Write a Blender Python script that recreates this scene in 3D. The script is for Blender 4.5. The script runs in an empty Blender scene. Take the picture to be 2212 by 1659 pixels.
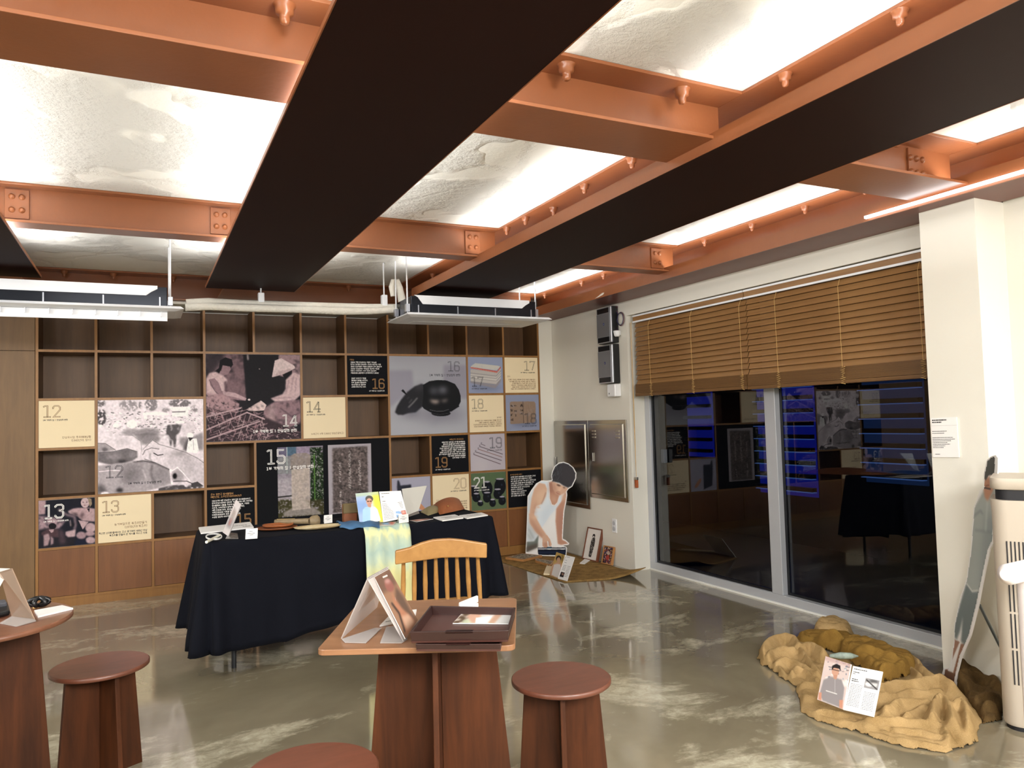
import bpy, bmesh, math, random
import numpy as np
from mathutils import Vector, Matrix
random.seed(7)
SC = bpy.context.scene
COL = SC.collection
# ---------------------------------------------------------------- camera
IW, IH = 2212.0, 1659.0
FPX, YAW, PIT, ROL = 1622.24, 0.4591, 0.0459, -0.0284
CAMH = 1.4
def _axes():
    cy, sy, cp, sp = math.cos(YAW), math.sin(YAW), math.cos(PIT), math.sin(PIT)
    f = Vector((sy*cp, cy*cp, sp)); r = Vector((cy, -sy, 0)); u = r.cross(f)
    c, s = math.cos(ROL), math.sin(ROL)
    return c*r+s*u, -s*r+c*u, f
CR, CU, CF = _axes()
cd = bpy.data.cameras.new('camera'); cam = bpy.data.objects.new('camera', cd); COL.objects.link(cam)
M = Matrix((CR, CU, -CF)).transposed().to_4x4(); M.translation = Vector((0, 0, CAMH))
cam.matrix_world = M
cd.sensor_fit = 'HORIZONTAL'; cd.sensor_width = 36.0; cd.lens = 36.0*FPX/IW; cd.clip_start = 0.02
SC.camera = cam
def ray(x, y): return CF + CR*((x-IW/2)/FPX) - CU*((y-IH/2)/FPX)
def atx(x, y, X): d = ray(x, y); return Vector((0, 0, CAMH)) + d*(X/d.x)
def aty(x, y, Y): d = ray(x, y); return Vector((0, 0, CAMH)) + d*(Y/d.y)
def atz(x, y, z): d = ray(x, y); return Vector((0, 0, CAMH)) + d*((z-CAMH)/d.z)
# ---------------------------------------------------------------- world, exposure
w = bpy.data.worlds.new('night_sky'); SC.world = w; w.use_nodes = True
bg = w.node_tree.nodes['Background']; bg.inputs[0].default_value = (0.010, 0.016, 0.05, 1); bg.inputs[1].default_value = 0.25
vs = SC.view_settings; vs.view_transform = 'Standard'; vs.look = 'None'; vs.gamma = 1.0; vs.use_curve_mapping = False
vs.exposure = 0.12
SC.cycles.use_denoising = True
SC.cycles.max_bounces = 12; SC.cycles.diffuse_bounces = 7; SC.cycles.glossy_bounces = 5
SC.cycles.transmission_bounces = 10; SC.cycles.transparent_max_bounces = 12
SC.cycles.caustics_reflective = False; SC.cycles.caustics_refractive = False; SC.cycles.sample_clamp_indirect = 6

# LED strips lying on top of the suspended trays, shining on the ceiling
LED_W = 4.9
def led(x, y0, y1, z, tilt, watt):
    l = bpy.data.lights.new('tray_led', 'AREA'); l.shape = 'RECTANGLE'; l.size = 0.03; l.size_y = y1-y0
    l.energy = watt*(y1-y0); l.color = (1.0, 0.995, 0.98)
    o = bpy.data.objects.new('tray_led', l); COL.objects.link(o)
    o.location = (x, (y0+y1)/2, z); o.rotation_euler = (0, math.pi+tilt, 0)
    return o
PANELS = [(-1.25, -0.60), (0.432, 1.085), (2.03, 2.70)]
for a, b in PANELS:
    led(a+0.05, -2.0, 5.9, 2.472, -0.45, LED_W); led(b-0.05, -2.0, 5.9, 2.472, 0.45, LED_W)
led(3.68, -2.0, 7.0, 2.50, -0.5, LED_W)
# added unseen fill lights behind and left of the camera, brightening the room
def fill_lamp(x, y, z, sx, sy, watt, rx=0.0, ry=0.0):
    l = bpy.data.lights.new('unseen_fill', 'AREA'); l.shape = 'RECTANGLE'; l.size = sx; l.size_y = sy; l.energy = watt; l.color = (1.0, 0.99, 0.965)
    o = bpy.data.objects.new('unseen_fill', l); COL.objects.link(o); o.location = (x, y, z); o.rotation_euler = (rx, ry, 0)
fill_lamp(-0.1, -1.5, 2.40, 0.9, 0.9, 150, math.radians(40)); fill_lamp(1.6, -1.5, 2.40, 0.9, 0.9, 150, math.radians(40)); fill_lamp(-2.4, 0.5, 2.60, 1.2, 1.2, 120, math.radians(15), math.radians(-30)); fill_lamp(-2.4, 4.0, 2.60, 1.2, 1.2, 100, 0, math.radians(-35)); fill_lamp(3.2, -1.2, 2.35, 0.7, 0.9, 60, math.radians(35))
# ---------------------------------------------------------------- materials
def lin(c):
    if isinstance(c, str):
        c = tuple(int(c[i:i+2], 16)/255 for i in (0, 2, 4))
    return tuple((v/12.92 if v <= 0.04045 else ((v+0.055)/1.055)**2.4) for v in c[:3]) + (1.0,)
MATS = {}
def mat(name, col, rough=0.5, metal=0.0, var=0.0, scale=8.0, bump=0.0, bscale=60.0, spec=None, coat=0.0, emit=None, estr=0.0, stretch=None, col2=None, sheen=0.0):
    if name in MATS: return MATS[name]
    m = bpy.data.materials.new(name); m.use_nodes = True; nt = m.node_tree; b = nt.nodes['Principled BSDF']
    c = lin(col); b.inputs['Base Color'].default_value = c
    b.inputs['Roughness'].default_value = rough; b.inputs['Metallic'].default_value = metal
    if spec is not None: b.inputs['Specular IOR Level'].default_value = spec
    if coat: b.inputs['Coat Weight'].default_value = coat; b.inputs['Coat Roughness'].default_value = 0.08
    if sheen: b.inputs['Sheen Weight'].default_value = sheen
    if emit: b.inputs['Emission Color'].default_value = lin(emit); b.inputs['Emission Strength'].default_value = estr
    if var or bump or col2:
        tc = nt.nodes.new('ShaderNodeTexCoord'); mp = nt.nodes.new('ShaderNodeMapping')
        nt.links.new(tc.outputs['Object'], mp.inputs['Vector'])
        if stretch: mp.inputs['Scale'].default_value = stretch
    if var or col2:
        n = nt.nodes.new('ShaderNodeTexNoise'); n.inputs['Scale'].default_value = scale; n.inputs['Detail'].default_value = 6
        n.inputs['Roughness'].default_value = 0.6
        nt.links.new(mp.outputs[0], n.inputs['Vector'])
        r = nt.nodes.new('ShaderNodeValToRGB')
        lo, hi = (tuple(v*(1-var) for v in c[:3]) + (1,), tuple(min(1, v*(1+var)) for v in c[:3]) + (1,)) if not col2 else (c, lin(col2))
        r.color_ramp.elements[0].color = lo; r.color_ramp.elements[1].color = hi
        r.color_ramp.elements[0].position = 0.32; r.color_ramp.elements[1].position = 0.68
        nt.links.new(n.outputs['Fac'], r.inputs[0]); nt.links.new(r.outputs[0], b.inputs['Base Color'])
    if bump:
        n2 = nt.nodes.new('ShaderNodeTexNoise'); n2.inputs['Scale'].default_value = bscale; n2.inputs['Detail'].default_value = 4
        nt.links.new(mp.outputs[0], n2.inputs['Vector'])
        bp = nt.nodes.new('ShaderNodeBump'); bp.inputs['Strength'].default_value = bump; bp.inputs['Distance'].default_value = 0.01
        nt.links.new(n2.outputs['Fac'], bp.inputs['Height']); nt.links.new(bp.outputs[0], b.inputs['Normal'])
    MATS[name] = m; return m
def print_mat():
    if 'print' in MATS: return MATS['print']
    m = bpy.data.materials.new('printed_ink'); m.use_nodes = True; nt = m.node_tree; b = nt.nodes['Principled BSDF']
    a = nt.nodes.new('ShaderNodeAttribute'); a.attribute_name = 'ink'
    nt.links.new(a.outputs['Color'], b.inputs['Base Color']); b.inputs['Roughness'].default_value = 0.6
    b.inputs['Specular IOR Level'].default_value = 0.15
    MATS['print'] = m; return m
def glass_mat(name, tint=(1, 1, 1), rough=0.0):
    if name in MATS: return MATS[name]
    m = bpy.data.materials.new(name); m.use_nodes = True; nt = m.node_tree
    b = nt.nodes['Principled BSDF']; b.inputs['Base Color'].default_value = (*tint, 1)
    b.inputs['Roughness'].default_value = rough; b.inputs['Transmission Weight'].default_value = 1.0; b.inputs['IOR'].default_value = 1.49
    MATS[name] = m; return m
def thin_mat(name, col, fac, rough=0.08):
    if name in MATS: return MATS[name]
    m = bpy.data.materials.new(name); m.use_nodes = True; nt = m.node_tree; b = nt.nodes['Principled BSDF']; b.inputs['Base Color'].default_value = lin(col); b.inputs['Roughness'].default_value = rough
    tr = nt.nodes.new('ShaderNodeBsdfTransparent'); mx = nt.nodes.new('ShaderNodeMixShader'); fr = nt.nodes.new('ShaderNodeFresnel'); ad = nt.nodes.new('ShaderNodeMath'); ad.operation = 'ADD'; ad.use_clamp = True
    fr.inputs[0].default_value = 1.45; nt.links.new(fr.outputs[0], ad.inputs[0]); ad.inputs[1].default_value = fac; nt.links.new(ad.outputs[0], mx.inputs[0])
    nt.links.new(tr.outputs[0], mx.inputs[1]); nt.links.new(b.outputs[0], mx.inputs[2]); nt.links.new(mx.outputs[0], nt.nodes['Material Output'].inputs[0]); MATS[name] = m; return m
# ---------------------------------------------------------------- mesh builders
class MB:
    def __init__(s): s.v = []; s.f = []; s.sm = []
    def add(s, vs, fs, smooth=False):
        n = len(s.v); s.v += [tuple(v) for v in vs]; s.f += [tuple(i+n for i in f) for f in fs]; s.sm += [smooth]*len(fs); return s
    def box(s, x0, x1, y0, y1, z0, z1):
        vs = [(x, y, z) for x in (x0, x1) for y in (y0, y1) for z in (z0, z1)]
        return s.add(vs, [(0, 1, 3, 2), (4, 6, 7, 5), (0, 4, 5, 1), (2, 3, 7, 6), (0, 2, 6, 4), (1, 5, 7, 3)])
    def hexa(s, lo, hi):   # two quads of matching corners
        return s.add(list(lo)+list(hi), [(3, 2, 1, 0), (4, 5, 6, 7), (0, 1, 5, 4), (1, 2, 6, 5), (2, 3, 7, 6), (3, 0, 4, 7)])
    def slab(s, o, ex, ey, ez, w_, h_, t_):  # box centred on o with axes ex, ey, ez and full sizes
        o = Vector(o); ex, ey, ez = (Vector(e).normalized() for e in (ex, ey, ez))
        q = [(-1, -1), (1, -1), (1, 1), (-1, 1)]
        return s.hexa([o+ex*a*w_/2+ey*b*h_/2-ez*t_/2 for a, b in q], [o+ex*a*w_/2+ey*b*h_/2+ez*t_/2 for a, b in q])
    def prism(s, poly, frame, t_):  # poly 2-D in frame (origin, ex, ey), thickness along their normal
        o, ex, ey = (Vector(a) for a in frame); ez = ex.cross(ey).normalized()
        n = len(poly); A = [o+ex*a+ey*b for a, b in poly]; B = [p+ez*t_ for p in A]
        return s.add(A+B, [tuple(range(n))[::-1], tuple(range(n, 2*n))] + [(i, (i+1) % n, n+(i+1) % n, n+i) for i in range(n)])
    def tube(s, pts, r, n=10, cap=True):
        pts = [Vector(p) for p in pts]; rs = r if isinstance(r, (list, tuple)) else [r]*len(pts)
        rings = []; up = None
        for i, p in enumerate(pts):
            d = (pts[min(i+1, len(pts)-1)]-pts[max(i-1, 0)]).normalized()
            if up is None: up = d.orthogonal().normalized()
            else:
                up = (up - d*up.dot(d)); up = up.normalized() if up.length > 1e-6 else d.orthogonal().normalized()
            b = d.cross(up); rings.append([p+(up*math.cos(2*math.pi*k/n)+b*math.sin(2*math.pi*k/n))*rs[i] for k in range(n)])
        vs = [v for R_ in rings for v in R_]
        fs = [(i*n+k, i*n+(k+1) % n, (i+1)*n+(k+1) % n, (i+1)*n+k) for i in range(len(pts)-1) for k in range(n)]
        s.add(vs, fs, True)
        if cap: s.add(rings[0], [tuple(range(n))[::-1]]); s.add(rings[-1], [tuple(range(n))])
        return s
    def cyl(s, c, r, z0, z1, n=32): return s.tube([(c[0], c[1], z0), (c[0], c[1], z1)], r, n)
    def lathe(s, c, prof, n=40):
        rings = [[(c[0]+r*math.cos(2*math.pi*k/n), c[1]+r*math.sin(2*math.pi*k/n), c[2]+z) for k in range(n)] for r, z in prof]
        vs = [v for R_ in rings for v in R_]
        fs = [(i*n+k, i*n+(k+1) % n, (i+1)*n+(k+1) % n, (i+1)*n+k) for i in range(len(prof)-1) for k in range(n)]
        s.add(vs, fs, True); s.add(rings[0], [tuple(range(n))[::-1]]); s.add(rings[-1], [tuple(range(n))]); return s
    def grid(s, P, smooth=True):  # P[i][j] points
        a, b = len(P), len(P[0]); vs = [p for row in P for p in row]
        return s.add(vs, [(i*b+j, i*b+j+1, (i+1)*b+j+1, (i+1)*b+j) for i in range(a-1) for j in range(b-1)], smooth)
def abs_loc(o):
    v = Vector((0, 0, 0))
    while o: v += o.location; o = o.parent
    return v
def obj(name, mb, m, parent=None, bevel=0.0, world=True, seg=2, solid=0.0):
    off = abs_loc(parent) if (parent and world) else Vector((0, 0, 0))
    me = bpy.data.meshes.new(name); me.from_pydata([(v[0]-off.x, v[1]-off.y, v[2]-off.z) for v in mb.v], [], mb.f)
    me.polygons.foreach_set('use_smooth', mb.sm); me.materials.append(m); me.validate()
    bm = bmesh.new(); bm.from_mesh(me); bmesh.ops.recalc_face_normals(bm, faces=bm.faces); bm.to_mesh(me); bm.free()
    o = bpy.data.objects.new(name, me); COL.objects.link(o)
    if parent: o.parent = parent
    if solid: md = o.modifiers.new('s', 'SOLIDIFY'); md.thickness = solid; md.offset = 0
    if bevel: md = o.modifiers.new('b', 'BEVEL'); md.width = bevel; md.segments = seg; md.limit_method = 'ANGLE'; md.angle_limit = 0.6; md.harden_normals = False
    return o
def tag(o, label=None, cat=None, group=None, kind=None):
    for k, v in (('label', label), ('category', cat), ('group', group), ('kind', kind)):
        if v: o[k] = v
    return o
def thing(name, label, cat, loc=(0, 0, 0), rz=0.0, group=None):
    o = bpy.data.objects.new(name, None); COL.objects.link(o); o.location = loc; o.rotation_euler = (0, 0, rz); o.empty_display_size = 0.05
    return tag(o, label, cat, group)
def dup(root, loc=None, rz=None, label=None):
    r = root.copy(); COL.objects.link(r)
    if loc is not None: r.location = loc
    if rz is not None: r.rotation_euler = (0, 0, rz)
    if label: r['label'] = label
    def kids(a, b):
        for ch in list(a.children):
            c = ch.copy(); COL.objects.link(c); c.parent = b; kids(ch, c)
    kids(root, r); return r
def struct(name, mb, m, parent=None, bevel=0.0):
    o = obj(name, mb, m, parent, bevel)
    if not parent: o['kind'] = 'structure'
    return o
# ================================================================ room shell
def floor_mat():
    m = bpy.data.materials.new('polished_concrete'); m.use_nodes = True; nt = m.node_tree; b = nt.nodes['Principled BSDF']
    tc = nt.nodes.new('ShaderNodeTexCoord')
    def noise(sc, det, rough, dist=0.0, loc=(0, 0, 0), scl=(1, 1, 1)):
        mp = nt.nodes.new('ShaderNodeMapping'); mp.inputs['Location'].default_value = loc; mp.inputs['Scale'].default_value = scl
        nt.links.new(tc.outputs['Object'], mp.inputs[0])
        n = nt.nodes.new('ShaderNodeTexNoise'); n.inputs['Scale'].default_value = sc; n.inputs['Detail'].default_value = det
        n.inputs['Roughness'].default_value = rough; n.inputs['Distortion'].default_value = dist
        nt.links.new(mp.outputs[0], n.inputs['Vector']); return n
    def ramp(n, els):
        r = nt.nodes.new('ShaderNodeValToRGB'); e = r.color_ramp.elements
        while len(e) < len(els): e.new(0.5)
        for k, (p, c) in enumerate(els): e[k].position = p; e[k].color = c
        nt.links.new(n.outputs['Fac'], r.inputs[0]); return r
    base = ramp(noise(0.9, 5, 0.6, 0.3), [(0.3, lin('746b59')), (0.52, lin('857c67')), (0.72, lin('968d78'))])
    cloud = noise(1.15, 9, 0.68, 0.5, (3.1, 1.7, 0), (0.8, 1.35, 1))
    patch = ramp(cloud, [(0.0, (0, 0, 0, 1)), (0.53, (0, 0, 0, 1)), (0.60, (1, 1, 1, 1))])
    fine = ramp(noise(16, 10, 0.75, 0.8), [(0.30, (0.15, 0.15, 0.15, 1)), (0.62, (1, 1, 1, 1))])
    mul = nt.nodes.new('ShaderNodeMath'); mul.operation = 'MULTIPLY'
    nt.links.new(patch.outputs[0], mul.inputs[0]); nt.links.new(fine.outputs[0], mul.inputs[1])
    mx = nt.nodes.new('ShaderNodeMixRGB'); nt.links.new(mul.outputs[0], mx.inputs[0])
    nt.links.new(base.outputs[0], mx.inputs[1]); mx.inputs[2].default_value = lin('c4bda6')
    nt.links.new(mx.outputs[0], b.inputs['Base Color'])
    rr = ramp(noise(2.0, 4, 0.6), [(0.3, (0.07, 0.07, 0.07, 1)), (0.8, (0.17, 0.17, 0.17, 1))])
    nt.links.new(rr.outputs[0], b.inputs['Roughness']); b.inputs['IOR'].default_value = 1.55
    b.inputs['Coat Weight'].default_value = 0.6; b.inputs['Coat Roughness'].default_value = 0.06
    bp = nt.nodes.new('ShaderNodeBump'); bp.inputs['Strength'].default_value = 0.05; bp.inputs['Distance'].default_value = 0.01
    n3 = noise(3.0, 3, 0.5); nt.links.new(n3.outputs['Fac'], bp.inputs['Height']); nt.links.new(bp.outputs[0], b.inputs['Normal'])
    nt.links.new(bp.outputs[0], b.inputs['Coat Normal'])
    return m
def ceiling_mat():
    m = bpy.data.materials.new('painted_plaster_ceiling'); m.use_nodes = True; nt = m.node_tree; b = nt.nodes['Principled BSDF']
    b.inputs['Base Color'].default_value = lin('e6e4dc'); b.inputs['Roughness'].default_value = 0.7
    tc = nt.nodes.new('ShaderNodeTexCoord')
    n = nt.nodes.new('ShaderNodeTexNoise'); n.inputs['Scale'].default_value = 55; n.inputs['Detail'].default_value = 5
    n2 = nt.nodes.new('ShaderNodeTexNoise'); n2.inputs['Scale'].default_value = 3; n2.inputs['Detail'].default_value = 8; n2.inputs['Roughness'].default_value = 0.7
    v = nt.nodes.new('ShaderNodeTexVoronoi'); v.feature = 'DISTANCE_TO_EDGE'; v.inputs['Scale'].default_value = 1.1
    for q in (n, n2): nt.links.new(tc.outputs['Object'], q.inputs['Vector'])
    mp = nt.nodes.new('ShaderNodeVectorMath'); mp.operation = 'ADD'
    sc = nt.nodes.new('ShaderNodeVectorMath'); sc.operation = 'SCALE'; sc.inputs['Scale'].default_value = 0.25
    nt.links.new(n2.outputs['Color'], sc.inputs[0]); nt.links.new(tc.outputs['Object'], mp.inputs[0]); nt.links.new(sc.outputs[0], mp.inputs[1])
    nt.links.new(mp.outputs[0], v.inputs['Vector'])
    r = nt.nodes.new('ShaderNodeValToRGB'); r.color_ramp.elements[0].position = 0.0; r.color_ramp.elements[0].color = (0, 0, 0, 1); r.color_ramp.elements[1].position = 0.03
    nt.links.new(v.outputs['Distance'], r.inputs[0])
    a = nt.nodes.new('ShaderNodeMath'); a.operation = 'MULTIPLY_ADD'; n4 = nt.nodes.new('ShaderNodeTexNoise'); n4.inputs['Scale'].default_value = 1.7; n4.inputs['Detail'].default_value = 3; nt.links.new(tc.outputs['Object'], n4.inputs['Vector']); r4 = nt.nodes.new('ShaderNodeValToRGB'); r4.color_ramp.elements[0].position = .50; r4.color_ramp.elements[0].color = (.06, .06, .06, 1); r4.color_ramp.elements[1].position = .54; r4.color_ramp.elements[1].color = (1, 1, 1, 1); nt.links.new(n4.outputs['Fac'], r4.inputs[0]); n.inputs['Scale'].default_value = 22; n.inputs['Detail'].default_value = 10; n.inputs['Roughness'].default_value = .7
    am = nt.nodes.new('ShaderNodeMath'); am.operation = 'MULTIPLY'; am.inputs[1].default_value = 5.0; nt.links.new(r4.outputs[0], am.inputs[0]); nt.links.new(n.outputs['Fac'], a.inputs[0]); nt.links.new(am.outputs[0], a.inputs[1])
    nt.links.new(r.outputs[0], a.inputs[2])
    a2 = nt.nodes.new('ShaderNodeMath'); a2.operation = 'MULTIPLY_ADD'; nt.links.new(n2.outputs['Fac'], a2.inputs[0]); a2.inputs[1].default_value = 1.2; nt.links.new(a.outputs[0], a2.inputs[2])
    bp = nt.nodes.new('ShaderNodeBump'); bp.inputs['Strength'].default_value = 0.8; bp.inputs['Distance'].default_value = 0.008
    nt.links.new(a2.outputs[0], bp.inputs['Height']); nt.links.new(bp.outputs[0], b.inputs['Normal'])
    return m
WALL = mat('painted_wall', 'e0ddd3', 0.55, bump=0.06, bscale=120)
XW, ZC = 3.97, 2.70
X0, Y0, Y1 = -3.4, -2.2, 7.42
struct('floor', MB().box(X0-.1, 4.3, Y0-.1, Y1+.1, -0.1, 0), floor_mat())
struct('ceiling', MB().box(X0-.1, 4.5, Y0-.1, Y1+.1, ZC, ZC+0.12), ceiling_mat())
struct('wall_back', MB().box(X0-.1, 4.3, 7.40, 7.5, 0, ZC), WALL)
struct('wall_left', MB().box(X0-.1, X0, Y0, 7.40, 0, ZC), WALL)
struct('wall_front', MB().box(X0-.1, 4.3, Y0-.1, Y0, 0, ZC), WALL)
# right wall: solid beside the opening, header above it
wr = MB(); wr.box(XW, 4.28, 5.64, 7.40, 0, ZC); wr.box(XW, 4.28, 2.60, 5.64, 2.305, ZC); wr.box(3.99, 4.28, Y0, 2.30, 0, ZC)
struct('wall_right', wr, WALL)
struct('trim_1', MB().box(3.812, XW+.1, 7.035, 7.40, 0, 2.46), WALL)
tag(bpy.data.objects['trim_1'], 'narrow cream wall strip between bookshelf and right wall')
struct('trim_2', MB().box(3.75, 4.28, 2.30, 2.598, 0, 2.44), WALL)
tag(bpy.data.objects['trim_2'], 'cream pillar beside the window')
struct('trim_3', MB().box(-0.78, 3.97, 6.93, 7.40, 2.452, 2.475), mat('soffit_white', 'dedcd4', 0.6))
tag(bpy.data.objects['trim_3'], 'white soffit strip above the bookshelf')
# ---------------------------------------------------------------- steel
RED = mat('orange_red_paint', '875131', 0.32, var=0.10, scale=2.2, bump=0.05, bscale=45)
REDD = mat('shaded_tray_maroon', '1f0a06', 0.6, var=0.05, scale=1.5, spec=.15)  # maroon darkened so the underside's shade sits in its base colour
BOLTM = RED
def hbeam(name, label, axis, c, w_, z0, z1, a0, a1, group=None, ft=0.013):
    t = thing(name, label, 'beam', (c, (a0+a1)/2, z0) if axis == 'y' else ((a0+a1)/2, c, z0), 0, group)
    def b(lo, hi, za, zb):
        return MB().box(lo, hi, a0, a1, za, zb) if axis == 'y' else MB().box(a0, a1, lo, hi, za, zb)
    obj('top_flange', b(c-w_/2, c+w_/2, z1-ft, z1), RED, t, 0.002)
    obj('web', b(c-0.006, c+0.006, z0+ft, z1-ft), RED, t)
    obj('bottom_flange', b(c-w_/2, c+w_/2, z0, z0+ft), RED, t, 0.002)
    return t
def stud(t, x, y, z, r=0.013, l=0.05):
    m = MB().lathe((x, y, z-l), [(r*.45, 0), (r*.85, 0.004), (r, l*.25), (r, l*.5), (r*1.7, l*.55), (r*1.8, l*.85), (r*2.2, l)], 12)
    return obj('bolt', m, RED, t)
MC = [-0.925, 0.757, 2.36]
mains = []
for i, (c, lab) in enumerate(zip(MC, ('orange main ceiling beam at the left edge of view', 'orange main ceiling beam hidden above the widest dark tray', 'orange main ceiling beam with studs above the middle dark tray'))):
    t = hbeam('steel_beam', lab, 'y', c, 0.34, 2.492, 2.699, Y0+.01, 6.87)
    mains.append(t)
    if i == 2:
        for x, y in ((1094, 492), (1134, 470), (1196, 450), (1253, 400), (1360, 345), (1668, 160), (1935, 30), (935, 590)):
            p = atz(x, y+8, 2.66); stud(t, max(2.215, min(2.30, p.x)), p.y, 2.686)
# wall-side beam: boxed casing with a lip
t = hbeam('steel_beam', 'orange steel ceiling beam running along the window wall', 'y', 3.90, 0.36, 2.492, 2.699, Y0+.01, 7.2)
obj('lip_plate', MB().box(3.628, 3.640, Y0+.01, 6.88, 2.44, 2.53), RED, t)
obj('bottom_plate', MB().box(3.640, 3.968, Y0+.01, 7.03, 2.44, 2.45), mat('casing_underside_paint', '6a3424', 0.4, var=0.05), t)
for x, y in ((1168, 640), (1222, 612), (1277, 597), (1503, 525), (1597, 490), (1712, 452), (1848, 410)):
    p = atz(x, y, 2.66); stud(t, 3.775, p.y, 2.686, 0.012, 0.045)
obj('paint_chip', MB().prism([(0, 0), (.05, .010), (.12, .030), (.15, .027), (.13, .012), (.06, .002)], ((3.6275, 5.62, 2.447), (0, -1, 0), (0, 0, 1)), 0.002), mat('chip_white', 'd8d4cc', 0.7), t)
# LED bar on the lip
lb = thing('light_bar', 'thin glowing white light bar along the window-side beam', 'light', (3.61, 1.0, 2.45))
obj('tube', MB().box(3.603, 3.622, -1.5, 2.82, 2.452, 2.466), mat('led_glow', 'ffffff', 0.5, emit='fbfdff', estr=5.0), lb)
# suspended trays
TL = ('dark maroon tray under the leftmost ceiling beam', 'widest dark maroon tray hanging nearest overhead', 'dark maroon tray under the middle ceiling beam with tall orange lip')
for i, (a, b) in enumerate(PANELS):
    ye = (5.92, 6.00, 5.95)[i]
    t = thing('ceiling_tray', TL[i], 'ceiling tray', ((a+b)/2, 2, 2.44), 0, None)
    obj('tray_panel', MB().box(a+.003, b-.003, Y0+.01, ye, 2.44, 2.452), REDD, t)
    lh = (2.456, 2.456, 2.506)[i]
    obj('side_lip', MB().box(a, a+.004, Y0+.01, ye, 2.439, lh), RED, t)
    obj('side_lip', MB().box(b-.004, b, Y0+.01, ye, 2.439, 2.456), RED, t)
    obj('light_strip', MB().box(a+.035, a+.055, Y0+.1, ye-.1, 2.4525, 2.462), MATS['led_glow'], t)
    obj('light_strip', MB().box(b-.055, b-.035, Y0+.1, ye-.1, 2.4525, 2.462), MATS['led_glow'], t)
# cross beams
def cross(c, w_, z0, x0, x1, label, plates, nb, studs=()):
    t = hbeam('cross_beam', label, 'x', c, w_, z0, 2.699, x0, x1)
    for px, side in plates:
        obj('splice_plate', MB().box(px-.055, px+.055, c-.018, c-.006, z0+.03, 2.675), RED, t, 0.002)
        for ix in range(nb):
            for iz in (0, 1):
                m = MB().tube([(px+(ix-(nb-1)/2)*.045, c-.017, z0+.075+iz*.07), (px+(ix-(nb-1)/2)*.045, c-.027, z0+.075+iz*.07), (px+(ix-(nb-1)/2)*.045, c-.032, z0+.075+iz*.07)], [.016, .014, .006], 12)
                obj('bolt', m, RED, t)
    for (x, y) in studs: stud(t, x, y, 2.686, 0.016, 0.06)
    return t
G = ['in the left bay', 'in the middle bay', 'in the window bay']
for bi, (x0, x1) in enumerate(((-0.755, 0.587), (0.927, 2.19), (2.53, 3.72))):
    cross(2.40, 0.30, 2.48, x0, x1, 'wide orange cross beam nearest the camera ' + G[bi], [(3.44, 1)] if bi == 2 else [], 3,
          {0: ((0.40, 2.31), (-.2, 2.31)), 1: ((1.40, 2.31), (1.93, 2.31)), 2: ((3.2, 2.31),)}[bi])
    pl = {0: [(0.42, 1), (-0.58, -1)], 1: [(2.02, 1)], 2: [(3.56, 1)]}[bi]
    cross(4.64, 0.14, 2.49, x0, x1, 'narrow orange cross beam farther from the camera ' + G[bi], pl, 2)
t = hbeam('cross_beam', 'dark red ceiling beam behind, above the bookshelf', 'x', 7.03, 0.30, 2.478, 2.699, -1.6, 3.72)
for x in (-.55, -.2, .25, .62, 1.25, 1.75, 2.3, 3.0): stud(t, x, 6.94, 2.686)
for x in (3.2, 3.27, 3.34):
    obj('bolt', MB().tube([(x, 7.024, 2.57), (x, 7.0, 2.57)], .014, 10), RED, t)
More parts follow.
